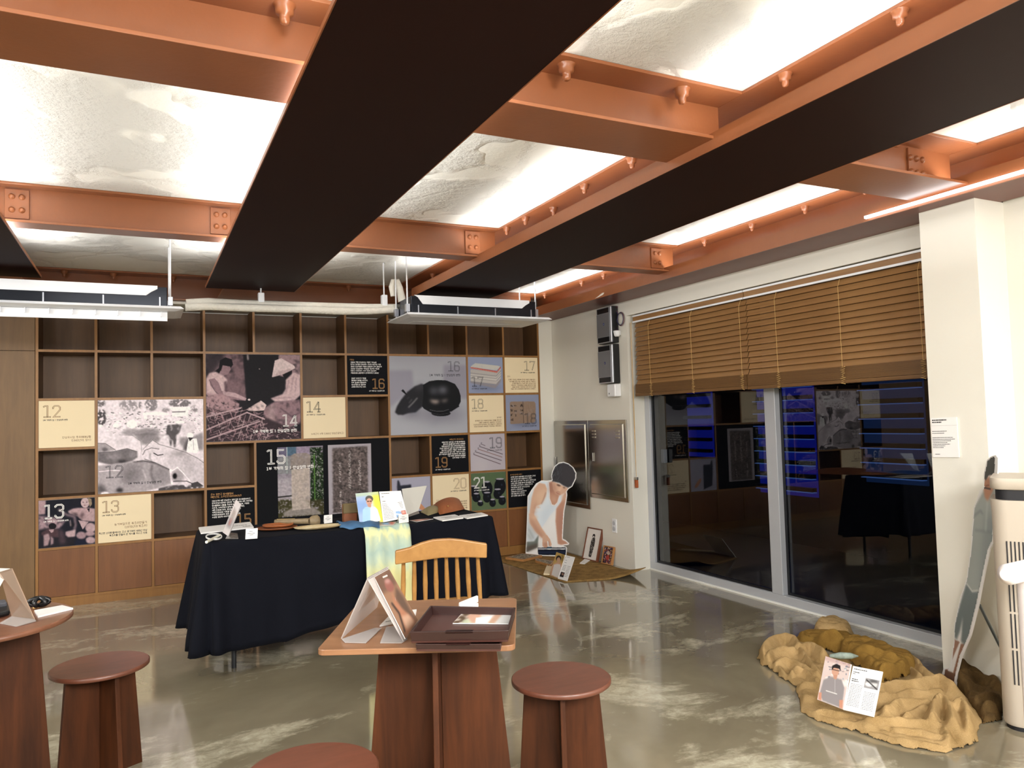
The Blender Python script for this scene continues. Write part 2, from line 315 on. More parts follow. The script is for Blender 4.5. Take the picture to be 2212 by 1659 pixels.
# ================================================================ flat printing helpers
def homog(src):
    A = []; B = []
    for (x, y), (u, v) in zip(src, ((0, 0), (1, 0), (1, 1), (0, 1))):
        A += [[x, y, 1, 0, 0, 0, -u*x, -u*y], [0, 0, 0, x, y, 1, -v*x, -v*y]]; B += [u, v]
    h = np.linalg.solve(np.array(A, float), np.array(B, float)); return np.append(h, 1).reshape(3, 3)
class Paint:
    """a little painter for printed pictures: colours per point of a fine grid"""
    def __init__(s, w_, h_, bgc, quad=None, seed=1):
        s.w, s.h = w_, h_; s.a = np.zeros((h_, w_, 3)); s.a[:] = s.c(bgc); s.m = np.ones((h_, w_))
        s.H = homog(quad) if quad else np.diag([1.0, 1.0, 1.0]); s.Y, s.X = np.mgrid[0:h_, 0:w_].astype(float); s.r = np.random.RandomState(seed)
    def c(s, c):
        if isinstance(c, str): return np.array([int(c[i:i+2], 16)/255 for i in (0, 2, 4)])
        if isinstance(c, (int, float)): return np.array([c, c*0.96, c*0.99])
        return np.array(c, float)
    def t(s, pts):
        p = np.array([[x, y, 1] for x, y in pts], float) @ s.H.T; p = p[:, :2]/p[:, 2:]
        return p*np.array([s.w-1, s.h-1])
    def blur(s, m, n):
        for _ in range(2):
            for ax in (0, 1):
                k = int(n)
                if k < 1: continue
                pad = np.pad(m, [(k, k) if a == ax else (0, 0) for a in (0, 1)], mode='edge'); cs = np.cumsum(pad, axis=ax)
                cs = np.concatenate([np.zeros_like(np.take(cs, [0], axis=ax)), cs], axis=ax); L = m.shape[ax]
                m = (np.take(cs, range(2*k+1, 2*k+1+L), axis=ax)-np.take(cs, range(0, L), axis=ax))/(2*k+1)
        return m
    def pm(s, pts):
        p = s.t(pts); acc = np.zeros((s.h, s.w))
        for dx, dy in ((-.25, -.25), (.25, -.25), (-.25, .25), (.25, .25)):
            ins = np.zeros((s.h, s.w), bool); X = s.X+dx; Y = s.Y+dy
            for i in range(len(p)):
                (x1, y1), (x2, y2) = p[i], p[i-1]
                if y1 == y2: continue
                ins ^= ((y1 > Y) != (y2 > Y)) & (X < (x2-x1)*(Y-y1)/(y2-y1)+x1)
            acc += ins
        return acc/4
    def mix(s, m, col, al=1.0):
        m = (m*al)[..., None]; s.a = s.a*(1-m)+s.c(col)*m
    def poly(s, pts, col, al=1.0, b=0, tex=0.0, ts=2):
        m = s.pm(pts)
        if b: m = s.blur(m, b)
        if tex: m2 = m*np.clip(1+tex*s.noise(ts), 0, 1.3); s.mix(np.clip(m2, 0, 1), col, al)
        else: s.mix(m, col, al)
        return s
    def ell(s, cx, cy, rx, ry, col, al=1.0, b=0, rot=0.0, **k):
        n = 22; return s.poly([(cx+rx*math.cos(q)*math.cos(rot)-ry*math.sin(q)*math.sin(rot), cy+rx*math.cos(q)*math.sin(rot)+ry*math.sin(q)*math.cos(rot)) for q in (2*math.pi*i/n for i in range(n))], col, al, b, **k)
    def line(s, pts, wd, col, al=1.0, b=0):
        p = s.t(pts); m = np.zeros((s.h, s.w)); sc = s.w/(s.qw if hasattr(s, 'qw') else 1.0); wd = wd*sc/2
        for i in range(len(p)-1):
            (x1, y1), (x2, y2) = p[i], p[i+1]; dx, dy = x2-x1, y2-y1; L = dx*dx+dy*dy+1e-9
            q = np.clip(((s.X-x1)*dx+(s.Y-y1)*dy)/L, 0, 1); d = np.hypot(s.X-x1-q*dx, s.Y-y1-q*dy); m = np.maximum(m, np.clip(wd+.5-d, 0, 1))
        if b: m = s.blur(m, b)
        s.mix(m, col, al); return s
    def noise(s, k):
        n = s.blur(s.r.rand(s.h, s.w)-.5, k); return n/(n.std()+1e-9)
    def grain(s, k, amt, region=None):
        n = s.noise(k)*amt; 
        if region is not None: n = n*s.blur(s.pm(region), 2)
        s.a = np.clip(s.a*(1+n[..., None]), 0, 1); return s
    def cut(s, pts): s.m = s.pm(pts); return s
def quadw(P, wd): P.qw = wd; return P
def ink_sheet(name, P, parent, o, ex, ey, w_, h_, masked=False, curve=None):
    """lay a Paint on the plane from top-left corner o, ex to the right, ey downward"""
    o, ex, ey = Vector(o), Vector(ex).normalized(), Vector(ey).normalized()
    off = abs_loc(parent); u = P.X/(P.w-1)*w_; v = P.Y/(P.h-1)*h_
    co = np.array(o-off)[None, None, :]+u[..., None]*np.array(ex)+v[..., None]*np.array(ey)
    co = co.reshape(-1, 3); idx = (np.arange(P.h-1)[:, None]*P.w+np.arange(P.w-1)[None, :])
    if masked: idx = idx[(P.m[:-1, :-1]+P.m[1:, 1:]+P.m[1:, :-1]+P.m[:-1, 1:]) > 2.0]
    idx = idx.ravel(); F = np.stack([idx, idx+P.w, idx+P.w+1, idx+1], 1)
    me = bpy.data.meshes.new(name); me.vertices.add(len(co)); me.vertices.foreach_set('co', co.ravel())
    me.loops.add(F.size); me.loops.foreach_set('vertex_index', F.ravel().astype(np.int32)); me.polygons.add(len(F))
    me.polygons.foreach_set('loop_start', np.arange(0, F.size, 4, dtype=np.int32)); me.polygons.foreach_set('loop_total', np.full(len(F), 4, np.int32))
    me.update(); at = me.color_attributes.new('ink', 'FLOAT_COLOR', 'POINT')
    c = np.clip(P.a, 0, 1).reshape(-1, 3); c = np.where(c <= .04045, c/12.92, ((c+.055)/1.055)**2.4)
    at.data.foreach_set('color', np.concatenate([c, np.ones((len(c), 1))], 1).ravel())
    me.materials.append(print_mat()); ob = bpy.data.objects.new(name, me); COL.objects.link(ob); ob.parent = parent; return ob
DIG = {'1': [[(.02, .86), (.14, .94), (.30, .94), (.30, .06)], [(.04, .06), (.54, .06)]],
 '2': [[(.05, .70), (.05, .82), (.16, .94), (.42, .94), (.53, .82), (.53, .62), (.10, .06), (.56, .06)]],
 '3': [[(.05, .74), (.05, .84), (.16, .94), (.42, .94), (.52, .84), (.52, .64), (.42, .54), (.24, .54)], [(.42, .54), (.52, .42), (.52, .18), (.42, .06), (.16, .06), (.05, .18), (.05, .28)]],
 '4': [[(.40, .94), (.04, .30), (.58, .30)], [(.42, .94), (.42, .06)], [(.30, .06), (.56, .06)]],
 '5': [[(.52, .94), (.08, .94), (.08, .56), (.42, .56), (.53, .46), (.53, .18), (.42, .06), (.16, .06), (.05, .18), (.05, .26)]],
 '6': [[(.52, .76), (.52, .84), (.42, .94), (.16, .94), (.05, .82), (.05, .18), (.16, .06), (.42, .06), (.53, .18), (.53, .44), (.42, .55), (.06, .55)]],
 '7': [[(.04, .82), (.04, .94), (.56, .94), (.26, .06)]],
 '8': [[(.16, .94), (.42, .94), (.52, .84), (.52, .64), (.42, .53), (.16, .53), (.06, .64), (.06, .84), (.16, .94)], [(.16, .53), (.42, .53), (.54, .42), (.54, .18), (.42, .06), (.16, .06), (.04, .18), (.04, .42), (.16, .53)]],
 '9': [[(.05, .24), (.05, .16), (.16, .06), (.42, .06), (.53, .18), (.53, .82), (.42, .94), (.16, .94), (.05, .82), (.05, .56), (.16, .45), (.52, .45)]],
 '0': [[(.16, .94), (.42, .94), (.54, .82), (.54, .18), (.42, .06), (.16, .06), (.04, .18), (.04, .82), (.16, .94)]]}
def offs(pl, d):
    out = []; n = len(pl); closed = pl[0] == pl[-1]
    for i in range(n):
        a = pl[i-1] if i > 0 else (pl[-2] if closed else None); b = pl[i+1] if i < n-1 else (pl[1] if closed else None); p = pl[i]
        ns = []
        for q, r in ((a, p), (p, b)):
            if q is None or r is None: continue
            L = math.hypot(r[0]-q[0], r[1]-q[1]) or 1; ns.append((-(r[1]-q[1])/L, (r[0]-q[0])/L))
        nx = sum(k[0] for k in ns); ny = sum(k[1] for k in ns); L = math.hypot(nx, ny) or 1; nx /= L; ny /= L
        k = d/max(.5, nx*ns[0][0]+ny*ns[0][1]); out.append((p[0]+nx*k, p[1]+ny*k))
    return out
def digits(name, s, m, parent, o, ex, ey, h_, bold=0.016, gap=0.036):
    """double-line numerals, o = bottom left"""
    o, ex, ey = Vector(o), Vector(ex), Vector(ey); mb = MB(); x = 0
    for ch in s:
        for pl in DIG[ch]:
            for side in (-gap, gap):
                c = offs(pl, side); A, B = offs(c, bold), offs(c, -bold)
                for i in range(len(c)-1):
                    mb.add([o+ex*(q[0]+x)*h_+ey*q[1]*h_ for q in (A[i], A[i+1], B[i+1], B[i])], [(0, 1, 2, 3)])
            if pl[0] != pl[-1]:
                for e, e2 in ((0, 1), (-1, -2)):
                    a, b = offs(pl, gap+bold)[e], offs(pl, -gap-bold)[e]; dx, dy = pl[e2][0]-pl[e][0], pl[e2][1]-pl[e][1]; L = math.hypot(dx, dy); dx *= 2*bold/L; dy *= 2*bold/L
                    mb.add([o+ex*(q[0]+x)*h_+ey*q[1]*h_ for q in (a, b, (b[0]+dx, b[1]+dy), (a[0]+dx, a[1]+dy))], [(0, 1, 2, 3)])
        x += .68 if ch != '1' else .64
    return obj(name, mb, m, parent)
TEXTQ = []
def text(name, body, size, m, parent, o, ex, ey, align='LEFT', bold=0.0, line=1.25, sx=1.0):
    cu = bpy.data.curves.new(name, 'FONT'); cu.body = body; cu.size = size; cu.align_x = align; cu.align_y = 'TOP'; cu.resolution_u = 1
    cu.offset = bold*size; cu.space_line = line
    t = bpy.data.objects.new('tmp_text', cu); COL.objects.link(t)
    ex, ey = Vector(ex).normalized()*sx, Vector(ey).normalized(); ez = ex.cross(ey).normalized(); off = abs_loc(parent) if parent else Vector((0, 0, 0))
    Mx = Matrix((ex, ey, ez)).transposed().to_4x4(); Mx.translation = Vector(o)-off
    ob = bpy.data.objects.new(name, bpy.data.meshes.new(name)); COL.objects.link(ob); ob.parent = parent; ob['kind'] = 'stuff'
    TEXTQ.append((t, ob, Mx, m)); return ob
def flush_text():
    bpy.context.view_layer.update(); dg = bpy.context.evaluated_depsgraph_get()
    for t, ob, Mx, m in TEXTQ:
        me = bpy.data.meshes.new_from_object(t.evaluated_get(dg)); me.name = ob.name; me.transform(Mx); me.materials.clear(); me.materials.append(m)
        old = ob.data; ob.data = me; bpy.data.meshes.remove(old)
    for t, ob, Mx, m in TEXTQ: cu = t.data; bpy.data.objects.remove(t); bpy.data.curves.remove(cu)
CIRC = [(.5+.5*math.cos(q*math.pi/4), .5+.5*math.sin(q*math.pi/4)) for q in range(9)]
_k = [(0, 1), (1, 1), (.9, .4), (.6, 0)]; _n = [(0, 1), (0, 0), (1, 0)]; _d = [(1, 1), (0, 1), (0, 0), (1, 0)]; _s = [[(.5, 1), (.4, .5), (0, 0)], [(.45, .6), (1, 0)]]
JC = {'ㄱ': [_k], 'ㄴ': [_n], 'ㄷ': [_d], 'ㄹ': [[(0, 1), (1, 1), (1, .5), (0, .5), (0, 0), (1, 0)]], 'ㅁ': [[(0, 0), (0, 1), (1, 1), (1, 0), (0, 0)]],
 'ㅂ': [[(0, 1), (0, 0), (1, 0), (1, 1)], [(0, .5), (1, .5)]], 'ㅅ': _s, 'ㅇ': [CIRC], 'ㅈ': [[(0, 1), (1, 1)]]+_s, 'ㅊ': [[(.3, 1.1), (.7, 1.1)], [(0, .85), (1, .85)], [(.5, .85), (.4, .4), (0, 0)], [(.5, .5), (1, 0)]],
 'ㅋ': [_k, [(0, .5), (.9, .5)]], 'ㅌ': [_d, [(0, .5), (1, .5)]], 'ㅍ': [[(0, 1), (1, 1)], [(0, 0), (1, 0)], [(.3, 1), (.3, 0)], [(.7, 1), (.7, 0)]], 'ㅎ': [[(.3, 1.1), (.7, 1.1)], [(0, .82), (1, .82)], [(x, y*.6) for x, y in CIRC]]}
def _two(a, b): return [[(x*.42, y) for x, y in p] for p in JC[a]]+[[(.58+x*.42, y) for x, y in p] for p in JC[b]]
for _c, (_a, _b) in {'ㄲ': 'ㄱㄱ', 'ㄸ': 'ㄷㄷ', 'ㅃ': 'ㅂㅂ', 'ㅆ': 'ㅅㅅ', 'ㅉ': 'ㅈㅈ', 'ㄳ': 'ㄱㅅ', 'ㄵ': 'ㄴㅈ', 'ㄶ': 'ㄴㅎ', 'ㄺ': 'ㄹㄱ', 'ㄻ': 'ㄹㅁ', 'ㄼ': 'ㄹㅂ', 'ㄽ': 'ㄹㅅ', 'ㄾ': 'ㄹㅌ', 'ㄿ': 'ㄹㅍ', 'ㅀ': 'ㄹㅎ', 'ㅄ': 'ㅂㅅ'}.items(): JC[_c] = _two(_a, _b)
CHO, JUNG, JONG = 'ㄱㄲㄴㄷㄸㄹㅁㅂㅃㅅㅆㅇㅈㅉㅊㅋㅌㅍㅎ', 'ㅏㅐㅑㅒㅓㅔㅕㅖㅗㅘㅙㅚㅛㅜㅝㅞㅟㅠㅡㅢㅣ', ' ㄱㄲㄳㄴㄵㄶㄷㄹㄺㄻㄼㄽㄾㄿㅀㅁㅂㅄㅅㅆㅇㅈㅊㅋㅌㅍㅎ'
V1 = [(.82, 0), (.82, 1)]; V2 = [(.96, 0), (.96, 1)]; V0 = [(.74, .04), (.74, .96)]
def vert(ch): return {'ㅏ': [V1, [(.82, .5), (1, .5)]], 'ㅑ': [V1, [(.82, .65), (1, .65)], [(.82, .38), (1, .38)]], 'ㅓ': [V1, [(.62, .5), (.82, .5)]], 'ㅕ': [V1, [(.62, .65), (.82, .65)], [(.62, .38), (.82, .38)]], 'ㅣ': [V1],
 'ㅐ': [V0, V2, [(.74, .5), (.96, .5)]], 'ㅒ': [V0, V2, [(.74, .6), (.96, .6)], [(.74, .4), (.96, .4)]], 'ㅔ': [V0, V2, [(.6, .5), (.74, .5)]], 'ㅖ': [V0, V2, [(.6, .62), (.74, .62)], [(.6, .4), (.74, .4)]]}[ch]
def horz(ch): return {'ㅗ': [[(0, .0), (1, .0)], [(.5, 0), (.5, .8)]], 'ㅛ': [[(0, 0), (1, 0)], [(.33, 0), (.33, .8)], [(.67, 0), (.67, .8)]], 'ㅜ': [[(0, .8), (1, .8)], [(.5, .8), (.5, 0)]], 'ㅠ': [[(0, .8), (1, .8)], [(.33, .8), (.33, 0)], [(.67, .8), (.67, 0)]], 'ㅡ': [[(0, .4), (1, .4)]]}[ch]
CPD = {'ㅘ': 'ㅗㅏ', 'ㅙ': 'ㅗㅐ', 'ㅚ': 'ㅗㅣ', 'ㅝ': 'ㅜㅓ', 'ㅞ': 'ㅜㅔ', 'ㅟ': 'ㅜㅣ', 'ㅢ': 'ㅡㅣ'}
def _in(pls, x0, y0, x1, y1): return [[(x0+(x1-x0)*x, y0+(y1-y0)*y) for x, y in p] for p in pls]
def glyph(ch):
    o = ord(ch)-0xAC00
    if 0 <= o < 11172:
        c, v, j = CHO[o//588], JUNG[o % 588//28], JONG[o % 28]; out = []; b = .36 if j != ' ' else 0.0; H = 1-b
        if v in 'ㅗㅛㅜㅠㅡ': out += _in(JC[c], .2, b+H*.5, .8, .97)+_in(horz(v), .02, b+H*.08, .98, b+H*.40)
        elif v in CPD: out += _in(JC[c], .06, b+H*.55, .56, .97)+_in(horz(CPD[v][0]), .0, b+H*.12, .64, b+H*.40)+[[(x, b+y*H) for x, y in p] for p in vert(CPD[v][1])]
        else: out += _in(JC[c], .05, b+H*.22, .52, b+H*.85)+[[(x, b+y*H) for x, y in p] for p in vert(v)]
        if j != ' ': out += _in(JC[j], .18, .0, .82, .28)
        return out, 1.0
    if ch in DIG: return [[(x*.9, y*.9) for x, y in p] for p in DIG[ch]], .62
    if ch == ' ': return [], .38
    if ch == '.': return [[(.1, .02), (.1, .12)]], .3
    if ch == ',': return [[(.14, .1), (.06, -.1)]], .3
    if ch in '(‘': return [[(.25, 1), (.1, .7), (.1, .3), (.25, 0)]], .34
    if ch in ')’': return [[(.05, 1), (.2, .7), (.2, .3), (.05, 0)]], .34
    if ch in 'ㅣ|': return [[(.3, 0), (.3, 1)]], .7
    if ch == '·': return [[(.1, .45), (.2, .45)]], .35
    if ch == '/': return [[(.05, 0), (.45, 1)]], .5
    return [[(.05, .9), (.95, .9)], [(.5, 1), (.5, 0)], [(.1, .5), (.9, .5)], [(.1, 0), (.2, .4)], [(.9, 0), (.8, .4)], [(.15, .25), (.85, .25)]], 1.0
def ktext(name, body, size, m, parent, o, ex, ey, align='LEFT', bold=0.0, line=1.25):
    """Korean lettering composed from stroke jamo, top-aligned at o"""
    o, ex, ey = Vector(o), Vector(ex).normalized(), Vector(ey).normalized(); mb = MB(); g = size*.86; wd = size*(.045+bold*1.6)
    for li, ln in enumerate(body.split('\n')):
        gl = [glyph(c) for c in ln]; W_ = sum(a for _, a in gl)*g*1.04; x = 0 if align == 'LEFT' else -W_; y = -size*.95-li*size*line
        for pls, adv in gl:
            for pl in pls:
                q = [(x+a*g*.94, y+b*g) for a, b in pl]; A, B = offs(q, wd), offs(q, -wd)
                for i in range(len(q)-1): mb.add([o+ex*p[0]+ey*p[1] for p in (A[i], A[i+1], B[i+1], B[i])], [(0, 1, 2, 3)])
            x += adv*g*1.04
    ob = obj(name, mb, m, parent); ob['kind'] = 'stuff'; return ob
# ================================================================ bookshelf
def wood_mat(name, c1, c2, rough=0.45, axis=(14, 14, 1.2), scale=2.0, coat=0.0):
    m = bpy.data.materials.new(name); m.use_nodes = True; nt = m.node_tree; b = nt.nodes['Principled BSDF']; b.inputs['Roughness'].default_value = rough
    tc = nt.nodes.new('ShaderNodeTexCoord'); mp = nt.nodes.new('ShaderNodeMapping'); mp.inputs['Scale'].default_value = axis
    n = nt.nodes.new('ShaderNodeTexNoise'); n.inputs['Scale'].default_value = scale; n.inputs['Detail'].default_value = 8; n.inputs['Roughness'].default_value = 0.62; n.inputs['Distortion'].default_value = 0.4
    n2 = nt.nodes.new('ShaderNodeTexNoise'); n2.inputs['Scale'].default_value = 1.6; n2.inputs['Detail'].default_value = 3
    nt.links.new(tc.outputs['Object'], mp.inputs[0]); nt.links.new(mp.outputs[0], n.inputs['Vector']); nt.links.new(tc.outputs['Object'], n2.inputs['Vector'])
    a = nt.nodes.new('ShaderNodeMath'); a.operation = 'MULTIPLY_ADD'; a.inputs[1].default_value = 0.6; nt.links.new(n.outputs['Fac'], a.inputs[0])
    a2 = nt.nodes.new('ShaderNodeMath'); a2.operation = 'MULTIPLY'; a2.inputs[1].default_value = 0.4; nt.links.new(n2.outputs['Fac'], a2.inputs[0]); nt.links.new(a2.outputs[0], a.inputs[2])
    r = nt.nodes.new('ShaderNodeValToRGB'); r.color_ramp.elements[0].position = 0.36; r.color_ramp.elements[1].position = 0.64
    r.color_ramp.elements[0].color = lin(c1); r.color_ramp.elements[1].color = lin(c2)
    nt.links.new(a.outputs[0], r.inputs[0]); nt.links.new(r.outputs[0], b.inputs['Base Color'])
    if coat: b.inputs['Coat Weight'].default_value = coat; b.inputs['Coat Roughness'].default_value = 0.15
    bp = nt.nodes.new('ShaderNodeBump'); bp.inputs['Strength'].default_value = 0.08; bp.inputs['Distance'].default_value = 0.004
    nt.links.new(n.outputs['Fac'], bp.inputs['Height']); nt.links.new(bp.outputs[0], b.inputs['Normal'])
    MATS[name] = m; return m
SHELF = wood_mat('shelf_veneer', '543a22', '66482b', 0.5)
EDGE = wood_mat('shelf_edge', '80582c', '946834', 0.45)
DOOR = wood_mat('cabinet_veneer', '683f20', '7b4d29', 0.42)
SX0, SW, SY, SD, BT = -0.746, 0.4133, 7.033, 0.33, 0.020
RZ = [2.440, 2.050, 1.657, 1.259, 0.866, 0.468, 0.076]
sh = thing('bookshelf', 'built-in brown wooden bookshelf of square cells filling the back wall', 'bookshelf', (1.53, 7.2, 0))
obj('back_panel', MB().box(SX0, SX0+11*SW, SY+SD, SY+SD+.01, 0.07, 2.44), SHELF, sh)
merged = {(3, 1): (2, 2), (1, 2): (2, 2), (7, 1): (2, 2), (4, 3): (3, 2)}   # col,row : cols,rows
occ = {}
for (c, r), (nc, nr) in merged.items():
    for i in range(nc):
        for j in range(nr): occ[(c+i, r+j)] = (c, r)
def bedge(mb_face, mb_body): pass
for u in range(12):
    r = 0
    while r < 6:
        if 0 < u < 11 and occ.get((u-1, r)) and occ.get((u-1, r)) == occ.get((u, r)): r += 1; continue
        r2 = r
        while r2 < 6 and not (0 < u < 11 and occ.get((u-1, r2)) and occ.get((u-1, r2)) == occ.get((u, r2))): r2 += 1
        x = SX0+u*SW; d = obj('divider', MB().box(x-BT/2, x+BT/2, SY+.002, SY+SD, RZ[r2]-BT/2, RZ[r] if r == 0 else RZ[r]+BT/2), SHELF, sh)
        obj('edge_strip', MB().box(x-BT/2, x+BT/2, SY, SY+.002, RZ[r2]-BT/2, RZ[r] if r == 0 else RZ[r]+BT/2), EDGE, d)
        r = r2
for k in range(1, 7):
    c = 0
    while c < 11:
        if k < 6 and occ.get((c, k-1)) and occ.get((c, k-1)) == occ.get((c, k)): c += 1; continue
        c2 = c
        while c2 < 11 and not (k < 6 and occ.get((c2, k-1)) and occ.get((c2, k-1)) == occ.get((c2, k))): c2 += 1
        xa, xb = SX0+c*SW+BT/2, SX0+c2*SW-BT/2
        d = obj('shelf_board', MB().box(xa, xb, SY+.003, SY+SD-.001, RZ[k]-BT/2+.0005, RZ[k]+BT/2-.0005), SHELF, sh)
        obj('edge_strip', MB().box(xa, xb, SY+.001, SY+.003, RZ[k]-BT/2, RZ[k]+BT/2), EDGE, d)
        c = c2
for u in range(11):
    x = SX0+u*SW; obj('door', MB().box(x+BT/2+.002, x+SW-BT/2-.002, SY+.004, SY+.022, RZ[6]+BT/2+.002, RZ[5]-BT/2-.002), DOOR, sh)
obj('plinth', MB().box(SX0-BT/2, SX0+11*SW+BT/2, SY+.006, SY+SD, 0, RZ[6]-BT/2-.001), EDGE, sh)
wp = thing('wood_panel', 'tall plain brown veneer panel at the left end of the bookshelf', 'panel', (-1.4, 7.2, 0))
PANV = wood_mat('panel_veneer', '654a2b', '775935', 0.5)
obj('panel_sheet', MB().box(-2.05, -.760, 7.033, 7.39, 0.002, 2.045), PANV, wp); obj('panel_sheet', MB().box(-2.05, -.760, 7.033, 7.39, 2.049, 2.452), PANV, wp)
# ================================================================ display boards
BEIGE, BLK = mat('board_beige', 'ecdab6', 0.6), mat('board_black', '0a0b10', 0.7, spec=.15)
INKB, INKW, INKG, INKD = mat('ink_brown', '7d5a38', .6), mat('ink_white', 'f2f0ee', .6), mat('ink_gold', 'b98a55', .6), mat('ink_dark', '1c1d22', .6)
GREYB = mat('board_side_grey', 'c9c9cf', .6)
EX, EZ, DN = Vector((1, 0, 0)), Vector((0, 0, 1)), Vector((0, 0, -1))
SUB = '1부 기억의 집 ㅣ 안성장의 변화'
def board(c, r, m, label, paint=None, nc=1, nr=1):
    x0, x1 = SX0+c*SW+BT/2+.001, SX0+(c+nc)*SW-BT/2-.001; z1, z0 = RZ[r]-BT/2-.001, RZ[r+nr]+BT/2+.001
    t = thing('display_board', label, 'display board', ((x0+x1)/2, SY+.01, z0))
    obj('panel', MB().box(x0, x1, SY+.004, SY+.014, z0, z1), m, t, 0.001)
    if paint is not None: ink_sheet('printed_photo', paint, t, (x0+.001, SY+.0035, z1-.001), EX, DN, x1-x0-.002, z1-z0-.002)
    return t, x0, x1, z0, z1
YT = SY+.0028
def num(t, s, m, x, z, h_=0.10, bold=.016, sub=True, subm=None, align='L', subs=.0135, sb=.02):
    w_ = h_*(sum(.64 if ch == '1' else .68 for ch in s)-.1)
    xx = x if align == 'L' else x-w_
    digits('numeral', s, m, t, (xx, YT, z), EX, EZ, h_, bold)
    if sub: ktext('caption', SUB, subs, subm or m, t, (x, YT, z-.012), EX, EZ, 'LEFT' if align == 'L' else 'RIGHT', sb)
t, x0, x1, z0, z1 = board(0, 2, BEIGE, 'beige board numbered 12 directly left of the cattle photo'); num(t, '12', INKB, x0+.03, z1-.135, subm=INKD)
ktext('caption', '안성우시장 축우매매상황\n(1940년대, 장시)', .020, INKB, t, (x1-.025, YT, z0+.09), EX, EZ, 'RIGHT')
t, x0, x1, z0, z1 = board(1, 4, BEIGE, 'beige board numbered 13 with four lines of brown text'); num(t, '13', INKB, x0+.03, z1-.135, subm=INKD)
ktext('caption', '농가부업으로 복조리만들기\n(1970년대 복조리)', .022, INKB, t, (x1-.03, YT, z0+.155), EX, EZ, 'RIGHT')
ktext('caption', '죽산면 신대마을에서는 조선 중기부터 400년 이상\n복조리를 만들어 온 역사를 지니고 있음', .0175, INKD, t, (x1-.03, YT, z0+.088), EX, EZ, 'RIGHT', .01)
t, x0, x1, z0, z1 = board(5, 2, BEIGE, 'beige board numbered 14 with one line of brown text'); num(t, '14', INKD, x0+.03, z1-.14, subm=INKD, h_=.105)
ktext('caption', '누에고치 수확 (1960년 양잠초등학교)', .0195, INKB, t, (x1-.02, YT, z0+.05), EX, EZ, 'RIGHT')
t, x0, x1, z0, z1 = board(10, 1, BEIGE, 'beige board numbered 17 in the top right corner of the shelf'); num(t, '17', INKD, x1-.035, z1-.14, h_=.105, align='R', subm=INKD, bold=.012)
ktext('caption', '한지', .019, INKB, t, (x0+.03, YT, z1-.19), EX, EZ)
ktext('caption', '보개면 기좌리는 예로부터 한지로 유명한 마을이었다.\n닥나무를 원료로 하던 이곳에는 마을 주민 대부분이\n한지를 만들었으나 지금은 맥이 끊어질 위기에\n처해 있다. 기좌리에서는 4대째 내려오며 한지를\n만들어 왔으며 기좌리에서 만든 한지로 안성을\n만들어 왔다고(國寶紙)에 유명하였다고 전해진다.', .0148, INKB, t, (x0+.36, YT, z1-.225), EX, EZ, 'RIGHT', .012, 1.32)
t, x0, x1, z0, z1 = board(9, 2, BEIGE, 'beige board numbered 18 left of the old book photo'); num(t, '18', INKD, x0+.03, z1-.14, h_=.105, subm=INKD, bold=.012)
ktext('caption', '방각본', .019, INKB, t, (x1-.03, YT, z0+.155), EX, EZ, 'RIGHT')
ktext('caption', '방각본은 조선 시대에 민간에서 판매할 목적으로\n간행한 인쇄본으로 서울(경판), 전주(완판),\n안성(안성판)의 방각본이 각각 만들어져 소중하는데\n안성판 방각본의 대부분은 기좌리에서 제작되었다.', .0152, INKB, t, (x1-.03, YT, z0+.125), EX, EZ, 'RIGHT', .012, 1.3)
t, x0, x1, z0, z1 = board(8, 4, BEIGE, 'beige board numbered 20 behind the leather pouch'); num(t, '20', INKB, x1-.03, z1-.145, h_=.11, align='R', subm=INKD, bold=.012)
ktext('caption', '조리', .019, INKB, t, (x0+.035, YT, z1-.235), EX, EZ)
ktext('caption', '쌀을 뜰 때 사용하며 조리날은 고 삼각형 형태로\n끝이 뾰족하고, 자루가 달린 것으로 아래쪽 형태는\n둥글며 안성에서 많이 만들어졌고 복을 담는다는\n의미로 설날에 벽에 걸어 두던 것이며 이를', .0155, INKB, t, (x1-.025, YT, z1-.262), EX, EZ, 'RIGHT', .012, 1.45)
t, x0, x1, z0, z1 = board(6, 1, BLK, 'black text board with gold 16, left of the gourd pot photo'); num(t, '16', INKG, x1-.03, z0+.052, h_=.10, align='R', subm=INKW, subs=.012)
ktext('caption', '주물솥', .017, INKG, t, (x0+.025, YT, z1-.03), EX, EZ)
ktext('caption', '1960년 무렵 안성에서는 주물로 가마솥을\n만드는 장인들이 등장했다. 안성의 대표적인 주물\n공장인 안성주물과 주물장 김종훈의 조부 김대선이\n1910년 안성장에서 가마솥을 제조하는 작업을\n하면서 시작되었다. 이후 아버지 김순성이\n주물공장을 설립하면서 본격화되었고 1953년', .0148, INKW, t, (x0+.035, YT, z1-.055), EX, EZ, 'LEFT', .02, 1.38)
ktext('caption', '김종훈 보유자가 가업을\n물려받아 명맥을 이어갔다.\n이후 김성태 주물장인이\n‘안성주물’ 을 경영하며\n4대째 이어나가고 있다.', .0148, INKW, t, (x0+.04, YT, z1-.055-.0255*6), EX, EZ, 'LEFT', .02, 1.38)
t, x0, x1, z0, z1 = board(8, 3, BLK, 'black text board with gold 19 above the beige 20 board'); num(t, '19', INKG, x0+.035, z0+.055, h_=.105, subm=INKW, subs=.0125)
ktext('caption', '백동연죽 (白銅煙竹)', .019, INKG, t, (x1-.045, YT, z1-.03), EX, EZ, 'RIGHT')
